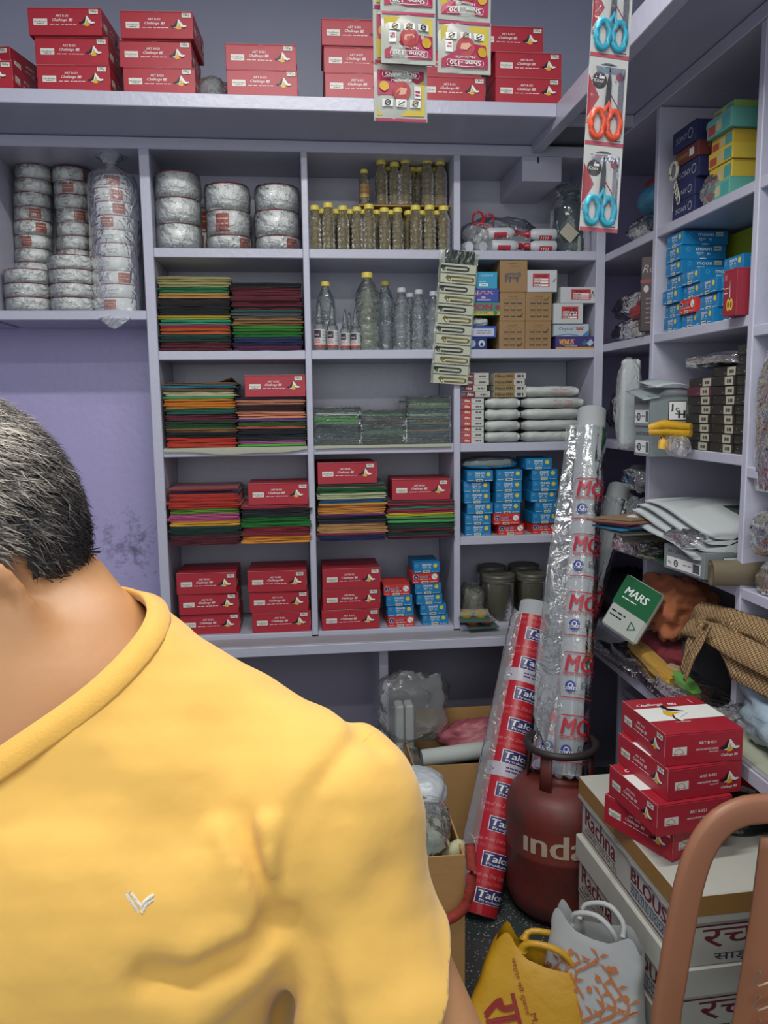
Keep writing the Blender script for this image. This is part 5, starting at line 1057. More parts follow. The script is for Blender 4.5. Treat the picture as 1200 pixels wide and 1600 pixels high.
MB().lathe([(.036, -.0), (.036, .20), (.031, .20), (.031, 0), (.036, 0)], 24).build('tube_wall', mat('grey_board', '#8d8169', .8), rl, True)
# --- lowest level: cloth bundles
def heap(name, label, cat, size, loc, col, seed, amp=.22, rot=0., rough=.85, **k):
    return lump(name, label, cat, size, loc, mat('bundle_'+col.lstrip('#'), col, rough, var=.12, scale=40, bump=.25, bscale=60, sheen=.1), seed, amp, 1.9, rot, **k)
zb = RROW[4]
heap('black_cloth', 'black folded cloth heap on the lowest side shelf', 'cloth', (.30, .46, .20), (1.37, 2.30, zb+.001), '#17191c', 81, .08)
heap('orange_cloth', 'crumpled rust orange cloth on the lowest side shelf', 'cloth', (.22, .30, .20), (1.265, 2.53, zb+.105), '#a5613c', 83, .2)
heap('red_cloth', 'dark red cloth edge under the rust orange cloth', 'cloth', (.24, .40, .10), (1.29, 2.53, zb+.001), '#7a2430', 84, .08)
def check_mat():
    m = mat('brown_check', '#9a7a50', .85, var=.1, scale=30, bump=.15, bscale=60); nt = m.node_tree; b = nt.nodes['Principled BSDF']; old = b.inputs['Base Color'].links[0].from_socket
    tc = nd(nt, 'ShaderNodeTexCoord'); mp = nd(nt, 'ShaderNodeMapping'); mp.inputs['Rotation'].default_value = (.3, .5, .6); nt.links.new(tc.outputs['Object'], mp.inputs['Vector'])
    br = nd(nt, 'ShaderNodeTexBrick'); br.inputs['Scale'].default_value = 60; br.offset = 0; br.inputs['Color1'].default_value = lin('#a88a5e')+(1,); br.inputs['Color2'].default_value = lin('#9c7d52')+(1,); br.inputs['Mortar'].default_value = lin('#4a3a2a')+(1,); br.inputs['Mortar Size'].default_value = .06; br.inputs['Brick Width'].default_value = .6; br.inputs['Row Height'].default_value = .35
    nt.links.new(mp.outputs[0], br.inputs['Vector']); nt.links.new(br.outputs[0], b.inputs['Base Color']); return m
CHK = check_mat()
ck = thing('check_cloth', 'brown checked cloth draped around the side shelf post', 'cloth', (1.13, 2.05, zb+.22))
def ribbon(pts, wv, m, name, par, n=14):
    pts = np.array(pts, float); wv = np.array(wv, float); k = len(pts); P = []
    for s in np.linspace(0, k-1, n):
        i = min(int(s), k-2); f = s-i; f2 = f*f*(3-2*f); c = pts[i]*(1-f2)+pts[i+1]*f2; w = wv[i]*(1-f2)+wv[i+1]*f2; P.append([c+w*u+np.array([.012*math.sin(u*5+s*1.3), 0, .010*math.cos(u*6+s)]) for u in np.linspace(-1, 1, 9)])
    o = MB().grid(P).build(name, m, par, True); o.modifiers.new('s', 'SOLIDIFY').thickness = .004; return o
ribbon([(.03, .22, -.03), (.0, .12, .035), (.02, .0, .055), (.07, -.16, .045), (.12, -.32, .02)], [(.03, .01, .03), (.04, .02, .04), (.035, .0, .04), (.05, 0, .05), (.06, .0, .05)], CHK, 'cloth_fold', ck)
ribbon([(-.01, .02, .045), (-.035, .04, -.03), (-.045, .05, -.10)], [(.02, .05, .0), (.02, .055, .0), (.02, .055, 0)], CHK, 'cloth_tail', ck, 10)
ribbon([(.02, -.02, .03), (.03, -.10, -.02), (.08, -.25, -.03)], [(.02, .0, .04), (.03, 0, .05), (.03, 0, .05)], CHK, 'cloth_fold', ck, 10)
# green and white packet
gp = thing('clothing_packet', 'green and white clothing packet leaning off the lowest shelf', 'packet', tuple(onX(970, 978, 1.05)), (R_(-22), R_(18), R_(-62)))
MB().box((-.075, 0, -.03), (.075, .025, .16), bev=.008).build('packet_body', mat('packet_white', '#aeb4ac', .4), gp)
P = Print(); P.rect(-.074, .055, .148, .104, ink('#1d6038', .35), 1); P.text('MARS', -.05, .10, .026, WHITE, 2, bold=.03, shear=.2); P.scribble(-.05, .085, .06, .004, WHITE, 2, 4, 1); P.ring(.035, .015, .02, .007, ink('#1d6038'), 1, 3); P.scribble(-.06, .03, .06, .005, BLACKI, 1, 4, 2); P.scribble(-.06, .015, .05, .005, BLACKI, 1, 4, 3); obj('front_print', P.mesh('front_print'), gp, (0, -.001, 0))
# flat film packs lying along the ledge
for k, (x, y, sx, sy, h, col, lb, rot) in enumerate(((1.16, 2.42, .16, .62, .05, '#a9a8a8', 'long hazy plastic pack along the side ledge', -.05), (1.10, 2.62, .07, .40, .03, '#8a8f90', 'thin plastic pack at the ledge edge', .05), (1.18, 2.18, .20, .30, .075, '#b3b3ae', 'folded clear film pack near the checked cloth', .1))):
    lump('film_pack', lb, 'packet', (sx, sy, h), (x, y, .717), film('film_pack_%d' % k, opac=.42, gloss=.6, rough=.12, bscale=14, bump=1.2, col=col), 90+k, .08, 1.4, rot, pw=.5)
heap('mustard_cloth', 'mustard yellow cloth strip lying in the plastic packs', 'cloth', (.055, .42, .035), (1.135, 2.44, .768), '#b58a2c', 95, .1, -.12, pw=.5)
heap('green_cloth', 'bright green cloth strip in the film packs', 'cloth', (.04, .17, .02), (1.135, 2.20, .782), '#5f9a3c', 96, .1, -.1, pw=.5)
heap('beige_cloth', 'small beige cloth end beside the green strip', 'cloth', (.05, .07, .03), (1.15, 2.31, .775), '#a58a62', 97, .1)
heap('yellow_cloth', 'tan yellow cloth bunched under the side ledge', 'cloth', (.13, .16, .10), (1.30, 2.62, .56), '#b08a4c', 98, .2)
us = MB().box((XR-.015, 2.40, .535), (XW-.004, 2.79, .558), bev=.002).build('under_shelf', PAINT); tag(us, 'narrow lavender board under the side ledge', 'shelf')
# --- corner column: dark bagged goods
cor = [(RROW[0], [((.24, .30, .12), (1.36, 2.90, 0), PB[1], 'dark poly bag at the foot of the corner top shelf'), ((.16, .20, .10), (1.33, 2.86, .105), mat('bundle_3b7896', '#3b7896', .6, bump=.3), 'blue wrapped bundle on the corner top shelf'), ((.10, .12, .06), (1.35, 2.93, .19), mat('bundle_9a3b34', '#9a3b34', .6, bump=.3), 'red wrapped bundle on the corner top shelf'), ((.14, .12, .20), (1.33, 2.75, .0), PB[2], 'milky poly bag beside the corner post')]),
       (RROW[1], [((.26, .50, .10), (1.37, 2.98, 0), PB[1], 'dark poly bag low in the corner second shelf'), ((.26, .46, .10), (1.37, 2.98, .09), PB[1], 'dark poly bag stacked in the corner second shelf'), ((.10, .16, .05), (1.27, 2.86, .075), mat('bundle_8a2f30', '#8a2f30', .4, bump=.3), 'red foil pouch among dark bags'), ((.12, .14, .05), (1.26, 2.80, .0), PB[2], 'silvery pouch at the shelf edge among dark bags')]),
       (RROW[2], [((.24, .40, .26), (1.36, 3.00, 0), PB[1], 'large dark poly bag in the corner behind the printed roll'), ((.07, .10, .20), (1.22, 2.86, .0), mat('green_foil', '#2c6b3a', .35, bump=.5, bscale=20), 'green foil packet beside the printed roll')]),
       (RROW[3], [((.28, .55, .20), (1.37, 2.98, 0), PB[1], 'dark plastic bundle behind the small printed roll'), ((.18, .24, .10), (1.28, 2.80, .19), PB[0], 'limp clear bag on the dark corner bundle')]),
       (RROW[4], [((.28, .60, .22), (1.37, 3.02, 0), mat('bundle_202329', '#202329', .6, bump=.4), 'black bundle at the bottom of the corner')])]
for z, L in cor:
    for k, (s, l, m, lb) in enumerate(L): lump('goods_bag' if 'bag' in lb else 'goods_bundle', lb, 'bag' if 'bag' in lb else 'bundle', s, (l[0], l[1], z+l[2]+.001), m, int(z*100)+k, .12)
rp = thing('hair_colour_pack', 'tall dark brown Royal pack hanging at the side post', 'packet', (1.225, 2.690, RROW[1]+.012), (0, 0, R_(-35)))
MB().box((-.05, 0, 0), (.05, .018, .255), bev=.004).build('pack_body', mat('brown_pack', '#3b2f30', .4), rp); P = Print(); P.text('Royal', 0, .19, .035, ink('#8f8583'), 1, 'C', shear=.3); P.rect(-.05, .165, .1, .012, ink('#7a3038'), 1)
for k in range(3): P.disc(-.03+k*.03, .145, .009, ink('#a8a39e'), 1, 12, .012)
for k in range(6): P.scribble(-.03, .11-k*.016, .06, .004, ink('#7d7472'), 1, 4, k)
obj('front_print', P.mesh('front_print'), rp)
# --- third column by the frame edge
for k in range(4): side_small('moon', 1.93, RROW[1]-.03+k*(MH+.0004), f"blue moon thread box, {ORD[k]}{' up' if k else ''} beyond the near side post", XR+.02)
lump('plastic_bag', 'long dusty plastic bag hanging past the near side post', 'bag', (.05, .12, .42), (XR+.02, 1.965, RROW[2]-.09), PB[0], 121, .12, flat=True)
lump('plastic_bag', 'grey plastic bag on the shelf beyond the near side post', 'bag', (.20, .26, .13), (XR+.06, 1.90, zf+.11), PB[0], 122, .1); lump('plastic_bag', 'clear bag with pale goods under the grey plastic bag', 'bag', (.18, .24, .115), (XR+.09, 1.90, zf+.001), PB[2], 123, .12)
lump('plastic_bag', 'blue and white crumpled plastic on the near side ledge', 'bag', (.22, .34, .17), (XR+.06, 1.84, zb+.001), mat('blue_white_poly', '#9fb4c0', .3, var=.35, scale=16, bump=.6, bscale=18), 124, .18)
np_ = MB().box((XR-.09, 1.72, .7165), (XR+.0, 2.13, .7185)).build('newspaper_liner', NEWS); tag(np_, 'newspaper sheet lying on the side ledge', 'newspaper')
# loft: clear bags between the red boxes
lump('plastic_bag', 'clear bag standing between the loft box stacks', 'bag', (.13, .14, .14), (pxX(330, 120, 2.96), 2.99, 2.6185), FILMD, 131, .1); lump('plastic_bag', 'flat dark clear bag beside the low loft stack', 'bag', (.10, .14, .06), (pxX(487, 140, 2.93), 2.96, 2.6185), FILMD, 132, .1)
# ------------------------------------------------------------------ gas cylinder
gx, gy, gr = .842, 2.455, .180
gas = thing('gas_cylinder', 'worn red gas cylinder with Indane lettering and a black collar ring', 'gas cylinder', (gx, gy, FL))
def cyl_paint():
    m = mat('worn_red_steel', '#6c2c26', .5, var=.3, scale=7, bump=.1, bscale=30); nt = m.node_tree; b = nt.nodes['Principled BSDF']; old = b.inputs['Base Color'].links[0].from_socket
    tc = nd(nt, 'ShaderNodeTexCoord'); n = nd(nt, 'ShaderNodeTexNoise'); n.inputs['Scale'].default_value = 9; n.inputs['Detail'].default_value = 9; n.inputs['Roughness'].default_value = .7; nt.links.new(tc.outputs['Object'], n.inputs['Vector'])
    r = nd(nt, 'ShaderNodeMapRange'); r.inputs[1].default_value = .46; r.inputs[2].default_value = .66; r.inputs[4].default_value = .85; nt.links.new(n.outputs['Fac'], r.inputs[0]); mx = nd(nt, 'ShaderNodeMix', data_type='RGBA'); mx.inputs[7].default_value = lin('#453631')+(1,)
    nt.links.new(r.outputs[0], mx.inputs[0]); nt.links.new(old, mx.inputs[6]); nt.links.new(mx.outputs[2], b.inputs['Base Color']); return m
GASM = cyl_paint()
prof = [(.10, .012), (.13, .012), (gr*.90, .035), (gr*.985, .07), (gr, .10), (gr, .232), (gr*1.008, .236), (gr*1.008, .246), (gr, .25), (gr, .345), (gr*.985, .375), (gr*.92, .41), (gr*.78, .436), (gr*.55, .452), (.03, .458)]
MB().lathe(prof, 48).build('tank', GASM, gas, True)
MB().lathe([(gr*.72, 0), (gr*.74, 0), (gr*.74, .03), (gr*.72, .03)], 32).build('foot_ring', mat('dark_red_steel', '#5a2620', .6), gas, True)
P = Print(.0006); P.text('ındane', -.16, .265, .078, ink('#b9a893', .7), 1, width=.335, bold=.03, res=3);
P.refine(.03).bend(lambda x, y, z: ((gr*1.004-y-max(0, (z-.36)*.55))*math.sin(x/gr-.10), -(gr*1.004-y-max(0, (z-.36)*.55))*math.cos(x/gr-.10), z)); obj('painted_lettering', P.mesh('painted_lettering'), gas)
rr = .112; zr_ = .575
MB().tube([(rr*math.cos(a), rr*math.sin(a), zr_) for a in np.linspace(0, 2*PI, 37)[:-1]], .0125, 10, closed=True).build('collar_ring', mat('blackened_steel', '#2e2727', .5, var=.3), gas, True)
for k, a in enumerate((-2.35, -.70, 1.0, 2.6)):
    ca, sa = math.cos(a), math.sin(a); P = np.array([[(rr*math.cos(a+d)*q, rr*math.sin(a+d)*q, z) for z, q in ((.445, 1.0), (.50, .98), (.565, .97))] for d in (-.19, -.1, 0, .1, .19)])
    o = MB().grid(P).build('collar_strap', GASM, gas, True); o.modifiers.new('s', 'SOLIDIFY').thickness = .005
MB().lathe([(.022, .455), (.022, .475), (.014, .478), (.014, .50), (.006, .503)], 16).build('valve', mat('brass_valve', '#8a6d3c', .35, metal=.9), gas, True)

# ------------------------------------------------------------------ printed rolls standing in the corner
def roll_frame(a, b):
    a = np.array(a, float); b = np.array(b, float); d = b-a; L = np.linalg.norm(d); d /= L; x = np.cross([0, 1., 0], d); x /= np.linalg.norm(x); y = np.cross(d, x)
    M = Matrix(((x[0], y[0], d[0], a[0]), (x[1], y[1], d[1], a[1]), (x[2], y[2], d[2], a[2]), (0, 0, 0, 1))); return M, L
BL = ink('#2b3c8c'); MR = ink('#b0293a')
def bendR(r, a0): return lambda x, y, z: ((r-y)*math.sin(x/r+a0), -(r-y)*math.cos(x/r+a0), z)
def mcc(name, label, A, B, r, z0, step, n, w, flat_side, bag):
    M, L = roll_frame(A, B); t = thing(name, label, 'printed roll'); t.matrix_world = M
    MB().lathe([(r*.9, 0), (r, .004), (r, L), (r*.5, L), (r*.45, L-.01), (r*.45, L-.10)], 28).build('paper_roll', mat('white_interlining', '#b9bec0', .7, bump=.12, bscale=14, stretch=(1, 1, .15)), t, True)
    rb = r*1.10; P = []
    # loose printed sleeve: hugs the roll on one side, hangs out as a flat flap on the other
    for i in range(22):
        z = L*(.0+.94*i/21); ring = []
        for k in range(48):
            a = 2*PI*k/48; x, y = rb*math.sin(a), -rb*math.cos(a); e = max(0, (-math.sin(a)-.80)/.20); fl = flat_side*(.75+.25*math.sin(z*4))*min(1, i/3)
            x -= fl*e; y = y*(1-.85*e)+.006*math.sin(z*9)*e
            q = .0022*math.sin(9*a+z*11)+.002*math.sin(17*a-z*23)
            ring.append((x*(1+q*6), y+q, z-.012*(i == 0)*abs(math.sin(5*a))))
        P.append(ring)
    sl = MB().grid(P, None, closev=True).build('plastic_sleeve', bag, t, True)
    for k in range(n):
        Q = Print(.0005); z = z0+k*step; h = step*.72
        Q.line([(-w*.46, z+.02), (-w*.5+.012, z), (w*.4, z), (w*.5, z+.02), (w*.5, z+h-.02), (w*.46, z+h), (-w*.40, z+h), (-w*.5, z+h-.03), (-w*.5, z+.05), (-w*.46, z+.02)], .0035, MR, 2)
        Q.text('MCC', -w*.36, z+h*.58, h*.36, MR, 2, bold=.03, shear=.2, width=w*.86); Q.rect(-w*.40, z+h*.545, w*.88, .0012, MR, 2, 8); Q.text('PREMIUM INTERLINING', -w*.40, z+h*.48, .0105, MR, 2, width=w*.9)
        Q.disc(-w*.22, z+h*.24, h*.125, BL, 2, 20); Q.ring(-w*.22, z+h*.26, h*.06, .003, CREAM, 3, 10); Q.text('COATS', -w*.22, z+h*.165, .010, CREAM, 3, 'C', bold=.03); Q.text('Coats', -w*.0, z+h*.26, .016, ink('#3a3f4a'), 2); Q.text('Interlining', 0, z+h*.17, .016, ink('#3a3f4a'), 2); Q.scribble(-w*.25, z+h*.08, w*.6, .0016, ink('#6a6f7a'), 2, 8, k)
        Q.refine(.016).bend(bendR(rb*1.045, .0)); obj('printed_panel', Q.mesh('printed_panel'), sl)
    return t
MB_ = film('printed_sleeve', opac=.22, gloss=.8, rough=.12, bscale=14, bump=.7, col='#a8b0b4')
A = np.array([gx-.0, gy-.005, FL+.468]); B = onY(925, 642, 2.93)
mcc('interlining_roll', 'tall white roll in an MCC printed sleeve standing in the cylinder collar', A+np.array([.022, -.01, 0]), B, .052, .04, .2085, 5, .165, .085, MB_)
B2 = onY(968, 762, 3.0); A2 = np.array([gx-.052, gy+.03, FL+.468])
mcc('interlining_roll', 'shorter white roll with MCC print leaning behind the tall one', A2, B2, .043, .03, .24, 3, .14, .03, MB_)
# top band of lettering on the bare core
# red Talco roll
A = onZ(752, 1447, FL); A = np.array([A[0], A[1]+.06, FL+.006]); B = onY(838, 945, 2.93)
M, L = roll_frame(A, B); t = thing('talco_roll', 'long red Talco printed roll leaning between the cartons and the cylinder', 'printed roll'); t.matrix_world = M
r = .062
MB().lathe([(r*.9, 0), (r, .004), (r, L), (r*.82, L), (r*.80, L-.004), (r*.80, L-.09)], 30).build('paper_roll', mat('white_interlining', '#b9bec0', .7), t, True)
P = []
for i in range(16):
    z = -.002+(L-.05)*i/15; ring = []
    for k in range(30):
        a = 2*PI*k/30; e = max(0, -math.sin(a)); x = (r*1.04)*math.sin(a)-.040*e**2*(1-.3*i/15); y = -(r*1.04)*math.cos(a)*(1-.5*e); ring.append((x, y, z+.012*(i == 15)*math.sin(3*a)))
    P.append(ring)
sl = MB().grid(P, None, closev=True).build('plastic_sleeve', film('milky_sleeve', opac=.35, gloss=.45, rough=.15, bscale=14, bump=.8, col='#a9aeb0'), t, True)
TR = ink('#b3202c', .35); NV = ink('#34306c', .35); w = .20; Q = Print(.0006); Lp = L-.06
Q.rect(-w*.5, 0, w, Lp, TR, 1, 12); hw = .215
for z in (.155*L, .60*L): pass
for k in range(9):
    z = .02+k*(Lp-.02)/9; h = (Lp-.02)/9
    if k in (3, 6): Q.rect(-w*.5, z+h*.72, w, h*.42, ink('#b9b3bd', .35), 2, 12); Q.scribble(-w*.05, z+h*.98, w*.45, .005, NV, 3, 6, k); Q.scribble(-w*.05, z+h*.88, w*.45, .005, NV, 3, 5, k+9); Q.ring(-w*.32, z+h*.9, .012, .003, BLACKI, 3, 3)
    Q.rect(-w*.16, z+h*.12, w*.60, h*.42, WHITE, 2, 8); Q.rect(-w*.145, z+h*.135, w*.57, h*.39, NV, 3, 8); Q.text('Talco', -w*.11, z+h*.28, h*.19, WHITE, 4, width=w*.50, bold=.04, shear=.15); Q.text('Products', -w*.08, z+h*.17, h*.075, WHITE, 4, width=w*.44, bold=.02)
    if k not in (3, 6): Q.text('Choice of the 21st Century', -w*.42, z+h*.80, .016, ink('#d88a8c', .35), 2, width=w*.85, shear=.35); Q.text('MICRODOT FUSIBLE INTERLINING', -w*.40, z+h*.64, .010, ink('#c9686c', .35), 2, width=w*.85)
Q.refine(.02).bend(bendR(r*1.075, -.18)); obj('sleeve_print', Q.mesh('sleeve_print'), sl)

# ------------------------------------------------------------------ white cartons with red boxes on top
ZS = .490; G = onZ(1066, 1402, ZS); Bk = onZ(905, 1212, ZS); dv = (Bk-G)[:2]; LL = np.linalg.norm(dv); ang = math.atan2(dv[1], dv[0])-PI/2   # long side direction
WPC = mat('white_carton', '#b9bab0', .6, var=.05, scale=12, bump=.04, bscale=40); TAPE = mat('brown_parcel_tape', '#9a7540', .35, var=.06, scale=10)
wid = .42; CHH = (ZS-FL)/3-.0005
MAR = ink('#6b2838'); STEELB = ink('#3d5470')
for k in range(3):
    zt = ZS-k*(CHH+.0005); zb_ = zt-CHH
    t = thing('falls_carton', ['white lettered carton on top, edged with brown tape', 'white lettered carton in the middle of the pile', 'white lettered carton at the bottom of the pile'][k], 'carton', (G[0], G[1], zb_), (0, 0, ang+(.0, .012, -.01)[k]), 'white lettered cartons')
    d = .006*k; lh = .074
    MB().box((.008, .008, 0), (wid-.008, LL-.008, CHH-lh*.2), bev=.002).build('carton_body', WPC, t)
    MB().box((0, 0, CHH-lh), (wid, LL, CHH), bev=.003).build('carton_lid', WPC, t)
    if k == 0:
        for lo, hi in (((-.0012, -.0012, CHH-.052), (0, LL, CHH-.003)), ((-.0012, -.0014, CHH-.052), (wid, -.0002, CHH-.003))): MB().box(lo, hi).build('parcel_tape', TAPE, t)
        P = np.array([[(-.002-.004*abs(math.sin(i*2.3)), LL*i/15, CHH-.052-.006-.010*abs(math.sin(i*1.7+1))*(j)) for j in (0, 1)] for i in range(16)]); MB().grid(P).build('torn_paper', WPC, t)
    ht = CHH-lh; Q = Print(.0005)      # long side facing the shop aisle (-X of the pile)
    Q.rect(-LL*.48, ht*.10, LL*.96, .004, MAR, 1); Q.rect(-LL*.48, ht*.10, .003, ht*.85, MAR, 1)
    Q.text('Rachna', -LL*.44, ht*.42, ht*.50, MAR, 1, bold=.03, width=LL*.34); Q.line([(-LL*.42, ht*.36), (-LL*.10, ht*.36)], .003, MAR, 1); Q.text('PUSHPDEEP COTEX PVT. LTD.', -LL*.44, ht*.18, ht*.13, ink('#3c3c40'), 1, bold=.01, width=LL*.36)
    Q.text('BLOUSE', LL*.06, ht*.52, ht*.34, MAR, 1, bold=.05, width=LL*.36); Q.text('&', LL*.22, ht*.9, ht*.12, MAR, 1, bold=.03)
    for q in range(9): Q.rect(LL*.06+q*LL*.042, ht*.22, LL*.036, ht*.24, STEELB, 1); Q.rect(LL*.06+q*LL*.042+.002, ht*.25, LL*.036-.004, ht*.18, ink('#a9b0b0'), 2); Q.text('PETTICOAT'[q], LL*.078+q*LL*.042, ht*.27, ht*.14, STEELB, 3, 'C', bold=.03)
    obj('side_print', Q.mesh('side_print'), t, (.008, LL/2, 0), (0, 0, -PI/2))
    Q = Print(.0005); Q.rect(-wid*.46, ht*.88, wid*.92, .004, MAR, 1)
    Q.text('रचना', -.150, ht*.40, ht*.42, MAR, 1, width=.235, bold=.02, res=3); Q.text('साड़ी फॉल', -.120, ht*.06, ht*.26, ink('#3a3f4c'), 1, width=.22, bold=.012, res=3)
    obj('end_print', Q.mesh('end_print'), t, (wid/2, .008, 0))
bx = [(.0, 0, 0), (0, 0, 0)]
# four red boxes; the printed long side looks towards the aisle, the end towards the shop front
spec = [((948, 1287), (1045, 1345), 0), ((962, 1250), (1013, 1297), 0), ((971, 1195), (1035, 1247), 0), ((974, 1143), (1034, 1195), 0)]
tops = ['bottom', 'second', 'third', 'top']
for k, (pa, pb, _) in enumerate(spec):
    z = ZS+.0005+k*(RH+.0006); a, b = onZ(*pa, z), onZ(*pb, z); c = (a+b)/2; rz = math.atan2(b[1]-a[1], b[0]-a[0])
    t = red_box(c[0], c[1], z, rz, f'red thread box, {tops[k]} of the twisted pile on the white cartons', 'red thread boxes on the white cartons', (4, 3, 3, 4)[k], True)
a = onZ(1170, 1330, ZS); t = red_box(a[0]+.17, a[1]+.16, ZS+.0005, R_(-58), 'red thread box lying alone behind the chair opening', None, 3, True)
o = blob((.30, .22, .035), PB[1], 141, .08).build('dark_pouch', None, None, True); a = onZ(1165, 1300, ZS); o.location = (a[0]+.06, a[1]+.10, ZS+.001); o.rotation_euler = (0, 0, .5); o.data.materials[0] = mat('black_poly', '#23292a', .35, bump=.3); tag(o, 'black plastic sheet behind the red box pile', 'sheet')

# ------------------------------------------------------------------ brown plastic chair
BRN = mat('brown_moulded_plastic', '#9c6a4e', .42, var=.06, scale=5, bump=.04, bscale=14, stretch=(1, 1, .3)); YC_ = 1.36
ch = thing('plastic_chair', 'brown moulded plastic chair with a looped backrest', 'chair', (.98, 1.15, FL))
o_ = np.array([.98, 1.15, FL])
def cp(px, py, dy=0.): return onY(px, py, YC_+dy)-o_
out = [cp(*p) for p in ((1040, 1600), (1050, 1530), (1063, 1450), (1077, 1380), (1096, 1325), (1124, 1287), (1160, 1268), (1198, 1263))]
cx = .98; 
def mirror(pts): return [np.array([2*(1.045-.98)-p[0], p[1], p[2]]) for p in pts][::-1]
loop = np.array(out+[np.array([.065, out[-1][1], out[-1][2]+.006])]+mirror(out))
lo_pt = loop[0]+np.array([-.012, -.01, -.28]); hi_pt = loop[-1]+np.array([.012, -.01, -.28])
loop = np.vstack([[lo_pt], loop, [hi_pt]])
# smooth the frame curve
def smooth(pts, n):
    pts = np.asarray(pts, float); s = np.linspace(0, len(pts)-1, n); out = []
    for q in s:
        i = min(int(q), len(pts)-2); f = q-i; p0, p1, p2, p3 = pts[max(i-1, 0)], pts[i], pts[i+1], pts[min(i+2, len(pts)-1)]
        out.append(.5*((2*p1)+(-p0+p2)*f+(2*p0-5*p1+4*p2-p3)*f*f+(-p0+3*p1-3*p2+p3)*f**3))
    return np.array(out)
lp = smooth(loop, 60); P = []
for i in range(len(lp)):
    tg = lp[min(i+1, 59)]-lp[max(i-1, 0)]; tg /= np.linalg.norm(tg); nrm = np.cross(tg, [0, 1, 0]); nrm /= np.linalg.norm(nrm); ring = []
    for k in range(12):
        a = 2*PI*k/12; c = lambda t: math.copysign(abs(t)**.6, t); ring.append(lp[i]+nrm*.029*c(math.cos(a))+np.array([0, .013*c(math.sin(a)), 0]))
    P.append(ring)
MB().grid(P, None, closev=True, caps=True).build('backrest_frame', BRN, ch, True)
# central slat with woven pattern
la = [cp(1190, 1310), cp(1176, 1420), cp(1160, 1520), cp(1143, 1620)]; ra = mirror(la)[::-1]; P = []
lz = smooth(la, 14); rz_ = smooth(ra, 14)
for i in range(14): P.append([lz[i]*(1-u)+rz_[i]*u+np.array([0, -.012*math.sin(PI*u)+.0, 0]) for u in np.linspace(0, 1, 9)])
o = MB().grid(P).build('backrest_slat', BRN, ch, True); o.modifiers.new('s', 'SOLIDIFY').thickness = .008
WVE = ink('#b9a58c')
for k in range(3):
    c0 = cp(1187, 1530+k*38, -.03); MB().tube([c0+np.array(q) for q in ((0, 0, .016), (-.012, 0, -.006), (-.002, 0, -.014), (.03, 0, -.006))], .0022, 6).build('weave_mark', WVE, ch, True)
# seat and legs
P = []
for i in range(11):
    v = i/10; P.append([(.065+(-.235+.47*u)*(1-.06*v), .20-.44*v, .43-.02*math.sin(PI*u)-.018*math.sin(PI*v)-.02*(v > .9)) for u in np.linspace(0, 1, 11)])
o = MB().grid(P).build('seat', BRN, ch, True); o.modifiers.new('s', 'SOLIDIFY').thickness = .012
for sx in (-1, 1):
    for yy, e in ((.19, .05), (-.21, -.03)):
        a = np.array([.065+sx*.205, yy, .42]); b = np.array([.065+sx*.235, yy+e, .0]); MB().tube([a, (a+b)/2, b], [.030, .026, .022], 10).build('leg', BRN, ch, True)

# ------------------------------------------------------------------ bags on the floor
def tote(name, label, loc, rz, tilt, w, h, dep, m, print_fn, seed, holes=True, bulge=.09):
    t = thing(name, label, 'bag', loc, (tilt, 0, rz)); nz, nu = 18, 40; P = np.zeros((nz, nu, 3))
    for i in range(nz):
        v = i/(nz-1)
        for j in range(nu):
            a = 2*PI*j/nu; c = lambda x: math.copysign(abs(x)**.55, x); ww = w/2*(1-.10*v**2); dd = dep/2*(1-.55*v)
            P[i, j] = (ww*c(math.cos(a)), dd*c(math.sin(a)), h*v)
    P[..., :2] *= (1+bulge*.6*vnoise(P, 3.2, seed, 3)*np.linspace(.3, 1, nz)[:, None])[..., None]
    P[-1, :, 2] += .02*np.sin(np.arange(nu)*.7+seed); P[-2, :, 2] += .01*np.sin(np.arange(nu)*.7+seed)
    mb = MB(); mb.grid(P, None, closev=True); mb.f.append(tuple(range(nu))[::-1]); mb.m.append(0)
    b = mb.build('bag_body', m, t, True)
    Q = Print(.002); print_fn(Q, w, h)
    if len(Q.b.v):
        def f(x, y, z):
            v = min(max(z/h, 0), 1); i = v*(nz-1); i0 = min(int(i), nz-2); fr = i-i0; best = None
            row = P[i0]*(1-fr)+P[i0+1]*fr; front = row[row[:, 1] < 0]; k = np.argsort(front[:, 0]); yy = np.interp(x, front[k, 0], front[k, 1]); return (x, yy+y-.0015, z)
        Q.bend(f); obj('front_print', Q.mesh('front_print'), t)
    for s in (-1, 1):
        y = s*dep*.14; hp = [(-w*.22, y, h*.97), (-w*.20, y+s*.01, h*1.06), (-w*.05, y+s*.015, h*1.12), (w*.08, y+s*.015, h*1.12), (w*.20, y+s*.01, h*1.05), (w*.22, y, h*.97)]
        hp = smooth(hp, 14); MB().tube(hp, [.014, .012]+[.009]*10+[.012, .014] if holes else .007, 8).build('handle', m, t, True)
    return t
YB_ = mat('yellow_carry_bag', '#c1921d', .38, var=.08, scale=8, bump=.35, bscale=22); WB_ = mat('white_nonwoven_bag', '#b3b7b6', .6, var=.06, scale=14, bump=.15, bscale=24)
MRN = ink('#8e2a22')
def pr_yel(Q, w, h):
    Q.text('राज', -w*.42, h*.42, h*.34, MRN, 1, bold=.03, width=w*.42, rot=-.95, res=3); Q.text('वस्त्र की दुकान', -w*.30, h*.88, h*.06, MRN, 1, width=w*.42, rot=-.95, res=2); Q.text('M. : 60902', -w*.02, h*.52, h*.06, MRN, 1, width=w*.36, rot=-.95)
